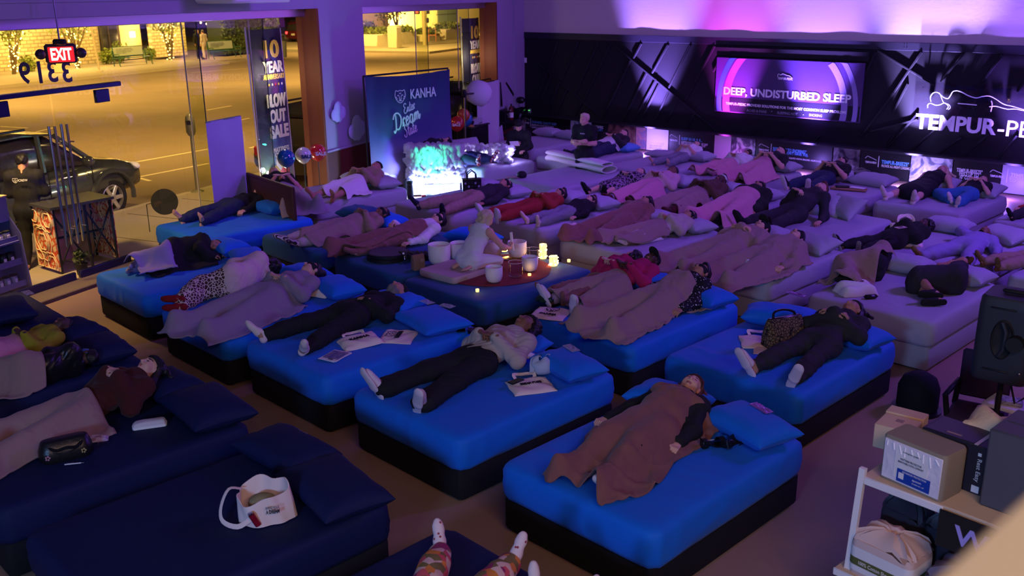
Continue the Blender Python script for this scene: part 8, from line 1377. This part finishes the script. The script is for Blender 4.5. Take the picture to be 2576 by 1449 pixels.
o = thing('cream_box', 'cream lidded carton behind the clear-fronted package', 'box', at(2268, 1052, 1.33)-V((0, 0, .18)), rz+.15); MB().box((0, 0, .085), (.24, .34, .17), None, .004).obj('carton', mat('cream_card', (.62, .45, .30), .7), o); MB().box((0, .12, .12), (.25, .12, .12), None, .004).obj('lid', MATS['cream_card'], o); MB().box((0, -.03, .1705), (.05, .05, .001)).obj('name_print', M_tan, o)
o = thing('linen_bundle', 'crumpled cream linen bundle behind the dark pillow box', 'bundle', SW(.55, .62, 1.15), rz); vs, fs = puff(.50, .30, .38, 97, 14, .12); mk('linen', vs, fs, mat('cream_linen', (.66, .50, .32), .85, bump=(20, .5, .02)), o, None, 80)
o = thing('grey_carton', 'large dark grey carton standing on the shelf top at the right edge', 'box', SW(.98, .36, 1.15), rz); MB().box((0, 0, .25), (.66, .40, .50), None, .012).obj('carton', mat('slate_card', (.075, .075, .095), .6), o); MB().box((0, 0, .502), (.60, .05, .003)).obj('tape', mat('slate_tape', (.06, .06, .07), .3), o)
def sheetset(label, x, y, z, m, band, words, w=.38, h=.26, d=.28, seed=1):
    o = thing('sheet_set', label, 'bedding', SW(x, y, z), rz-.05, 'packed sheet sets'); MB().loft([[V((a*k, b_*k, zz)) for a, b_ in rrect(w, d, .05, 4, 5)] for k, zz in ((.97, 0), (1, .02), (1, h*.62), (.96, h*.72))]).obj('folded_sheet', m, o)
    g = np.random.default_rng(seed); MB().loft([[V((a*k*(1+.05*math.sin(9*t+k*9)), b_*k*(1+.06*math.sin(7*t)), zz+.03*k*math.sin(6*t+seed)*math.sin(2*t))) for t, (a, b_) in enumerate(rrect(w, d, .05, 4, 5))] for k, zz in ((.97, h*.70), (.9, h*.80), (.6, h*.92), (.25, h*.97), (.08, h*.9))]).obj('gathered_top', m, o)
    if band: bnd = MB().loft([[V((a*1.008, b_*1.008, zz)) for a, b_ in rrect(w, d, .05, 4, 5)] for zz in (h*.08, h*.58)], None, False).obj('paper_band', M_paper, o); MB().loft([[V((a*1.012, b_*1.012, zz)) for a, b_ in rrect(w, d, .05, 4, 5)] for zz in (h*.20, h*.36)], None, False).obj('green_band', mat('olive_band', (.10, .11, .03), .7), bnd); txt('lettering', words, M_paper, frame(V((.0, -d/2*1.014, h*.28)), (1, 0, 0), (0, 0, 1)), w=w*.62, h=.025, parent=bnd, th=.002)
sheetset('cream sheet set with an olive band on the lower shelf', .22, .05, .50, mat('cream_sheet', (.62, .46, .42), .85), True, '100% Cotton Sheet Set', .42, .34, .30, 3); sheetset('grey-blue sheet set with an olive band, right of the cream set', .70, .05, .50, mat('slate_sheet', (.13, .12, .19), .85), True, '100% Cotton Sheet Set', .42, .30, .30, 5)
sheetset('dark bagged set behind the cream set, window side', .16, .36, .50, mat('dark_sheet', (.03, .03, .045), .5), False, '', .30, .46, .2, 7); sheetset('dark bagged set behind the cream set, nearer the sign', .46, .36, .50, MATS['dark_sheet'], False, '', .32, .44, .2, 8)
c = at(2305, 1030, .0); o = thing('black_stool', 'black domed stool on the floor behind the shelf rack', 'stool', c, 0); MB().lathe([(.17, 0), (.20, .05), (.20, .25), (.16, .35), (.08, .40), (.01, .41)], 24).obj('seat', M_base_black, o); MB().lathe([(.24, 0), (.24, .03)], 20).obj('base_ring', M_darkmetal, o)
o = thing('office_chair', 'dark chair with a looped arm behind the shelf rack', 'chair', at(2440, 1160, 0), -.6); MB().box((0, 0, .45), (.46, .46, .08), None, .03).obj('seat', mat('plum_fabric', (.05, .025, .06), .8), o); MB().tube([(-.22, -.15, .45), (-.25, -.18, .66), (-.22, -.1, .70), (-.2, .15, .70), (-.22, .2, .45)], .025, 8).obj('armrest', M_blackmatte, o); MB().box((0, .24, .75), (.42, .05, .45), None, .02).obj('backrest', MATS['plum_fabric'], o); [MB().tube([(x, y, 0), (x*.9, y*.9, .42)], .015, 6).obj('leg', M_darkmetal, o) for x in (-.2, .2) for y in (-.2, .2)]
o = thing('side_cart', 'pale plastic cart with papers under the loudspeaker', 'cart', at(2545, 1020, .6)-V((0, 0, .6)), rz); MB().box((0, 0, .6), (.4, .3, .04), None, .01).obj('tray', M_white, o); MB().box((-.02, 0, .64), (.2, .14, .03), Matrix.Rotation(.4, 4, 'Z'), .004).obj('printed_card', art('cart_print', (.5, .5, .6), (.05, .05, .08), 14), o); MB().box((.18, -.05, .76), (.04, .2, .3), None, .004).obj('upright', M_white, o); [MB().tube([(x, y, 0), (x, y, .6)], .012, 6).obj('leg', M_white, o) for x in (-.18, .18) for y in (-.13, .13)]
# the parapet cap right in front of the viewer, lit by the counter lamp
a, b = EYE+ray(2470, 1400)*.62, EYE+ray(2576, 1300)*.62
dr_ = (ray(2576, 1292)-ray(2405, 1449)).normalized(); nv = V((dr_.y, -dr_.x, 0)).normalized(); c = EYE+ray(2478, 1405)*.60
pp = thing('parapet', 'blurred warm-lit parapet cap at the lower right corner', 'parapet', V((c.x, c.y, c.z-.9)), 0); m_ = frame(V((0, 0, .9)), dr_, nv)
MB().box((.0, .10, -.03), (1.6, .20, .06), frame(V((.012, 0, .87)), dr_, V((0, 0, 1)).cross(dr_)*-1), .01).obj('cap', mat('ochre_paint', (.75, .50, .20), .6), pp); MB().box((.12, .02, .3), (.12, .3, .9), None, .01).obj('post', MATS['ochre_paint'], pp)
# paper in the seated crew man's hands
o = thing('paper_sheet', 'white paper slip held by the seated crew man', 'paper', sp_+V((-.1, -.38, .90)), .3); MB().box((0, 0, 0), (.20, .14, .004), Matrix.Rotation(R(35), 4, 'X')).obj('sheet', M_paper, o)
o = thing('phone', 'phone glowing faintly in the dark-haired woman\'s hand behind the pink cardigan', 'phone', at(1568, 668, .86), .6); MB().box((0, 0, 0), (.075, .01, .15), Matrix.Rotation(R(-20), 4, 'X'), .003).obj('body', M_blackgloss, o); MB().box((0, .007, 0), (.066, .002, .135), Matrix.Rotation(R(-20), 4, 'X')).obj('screen', mat('dim_screen', (.2, .2, .25), .2), o)
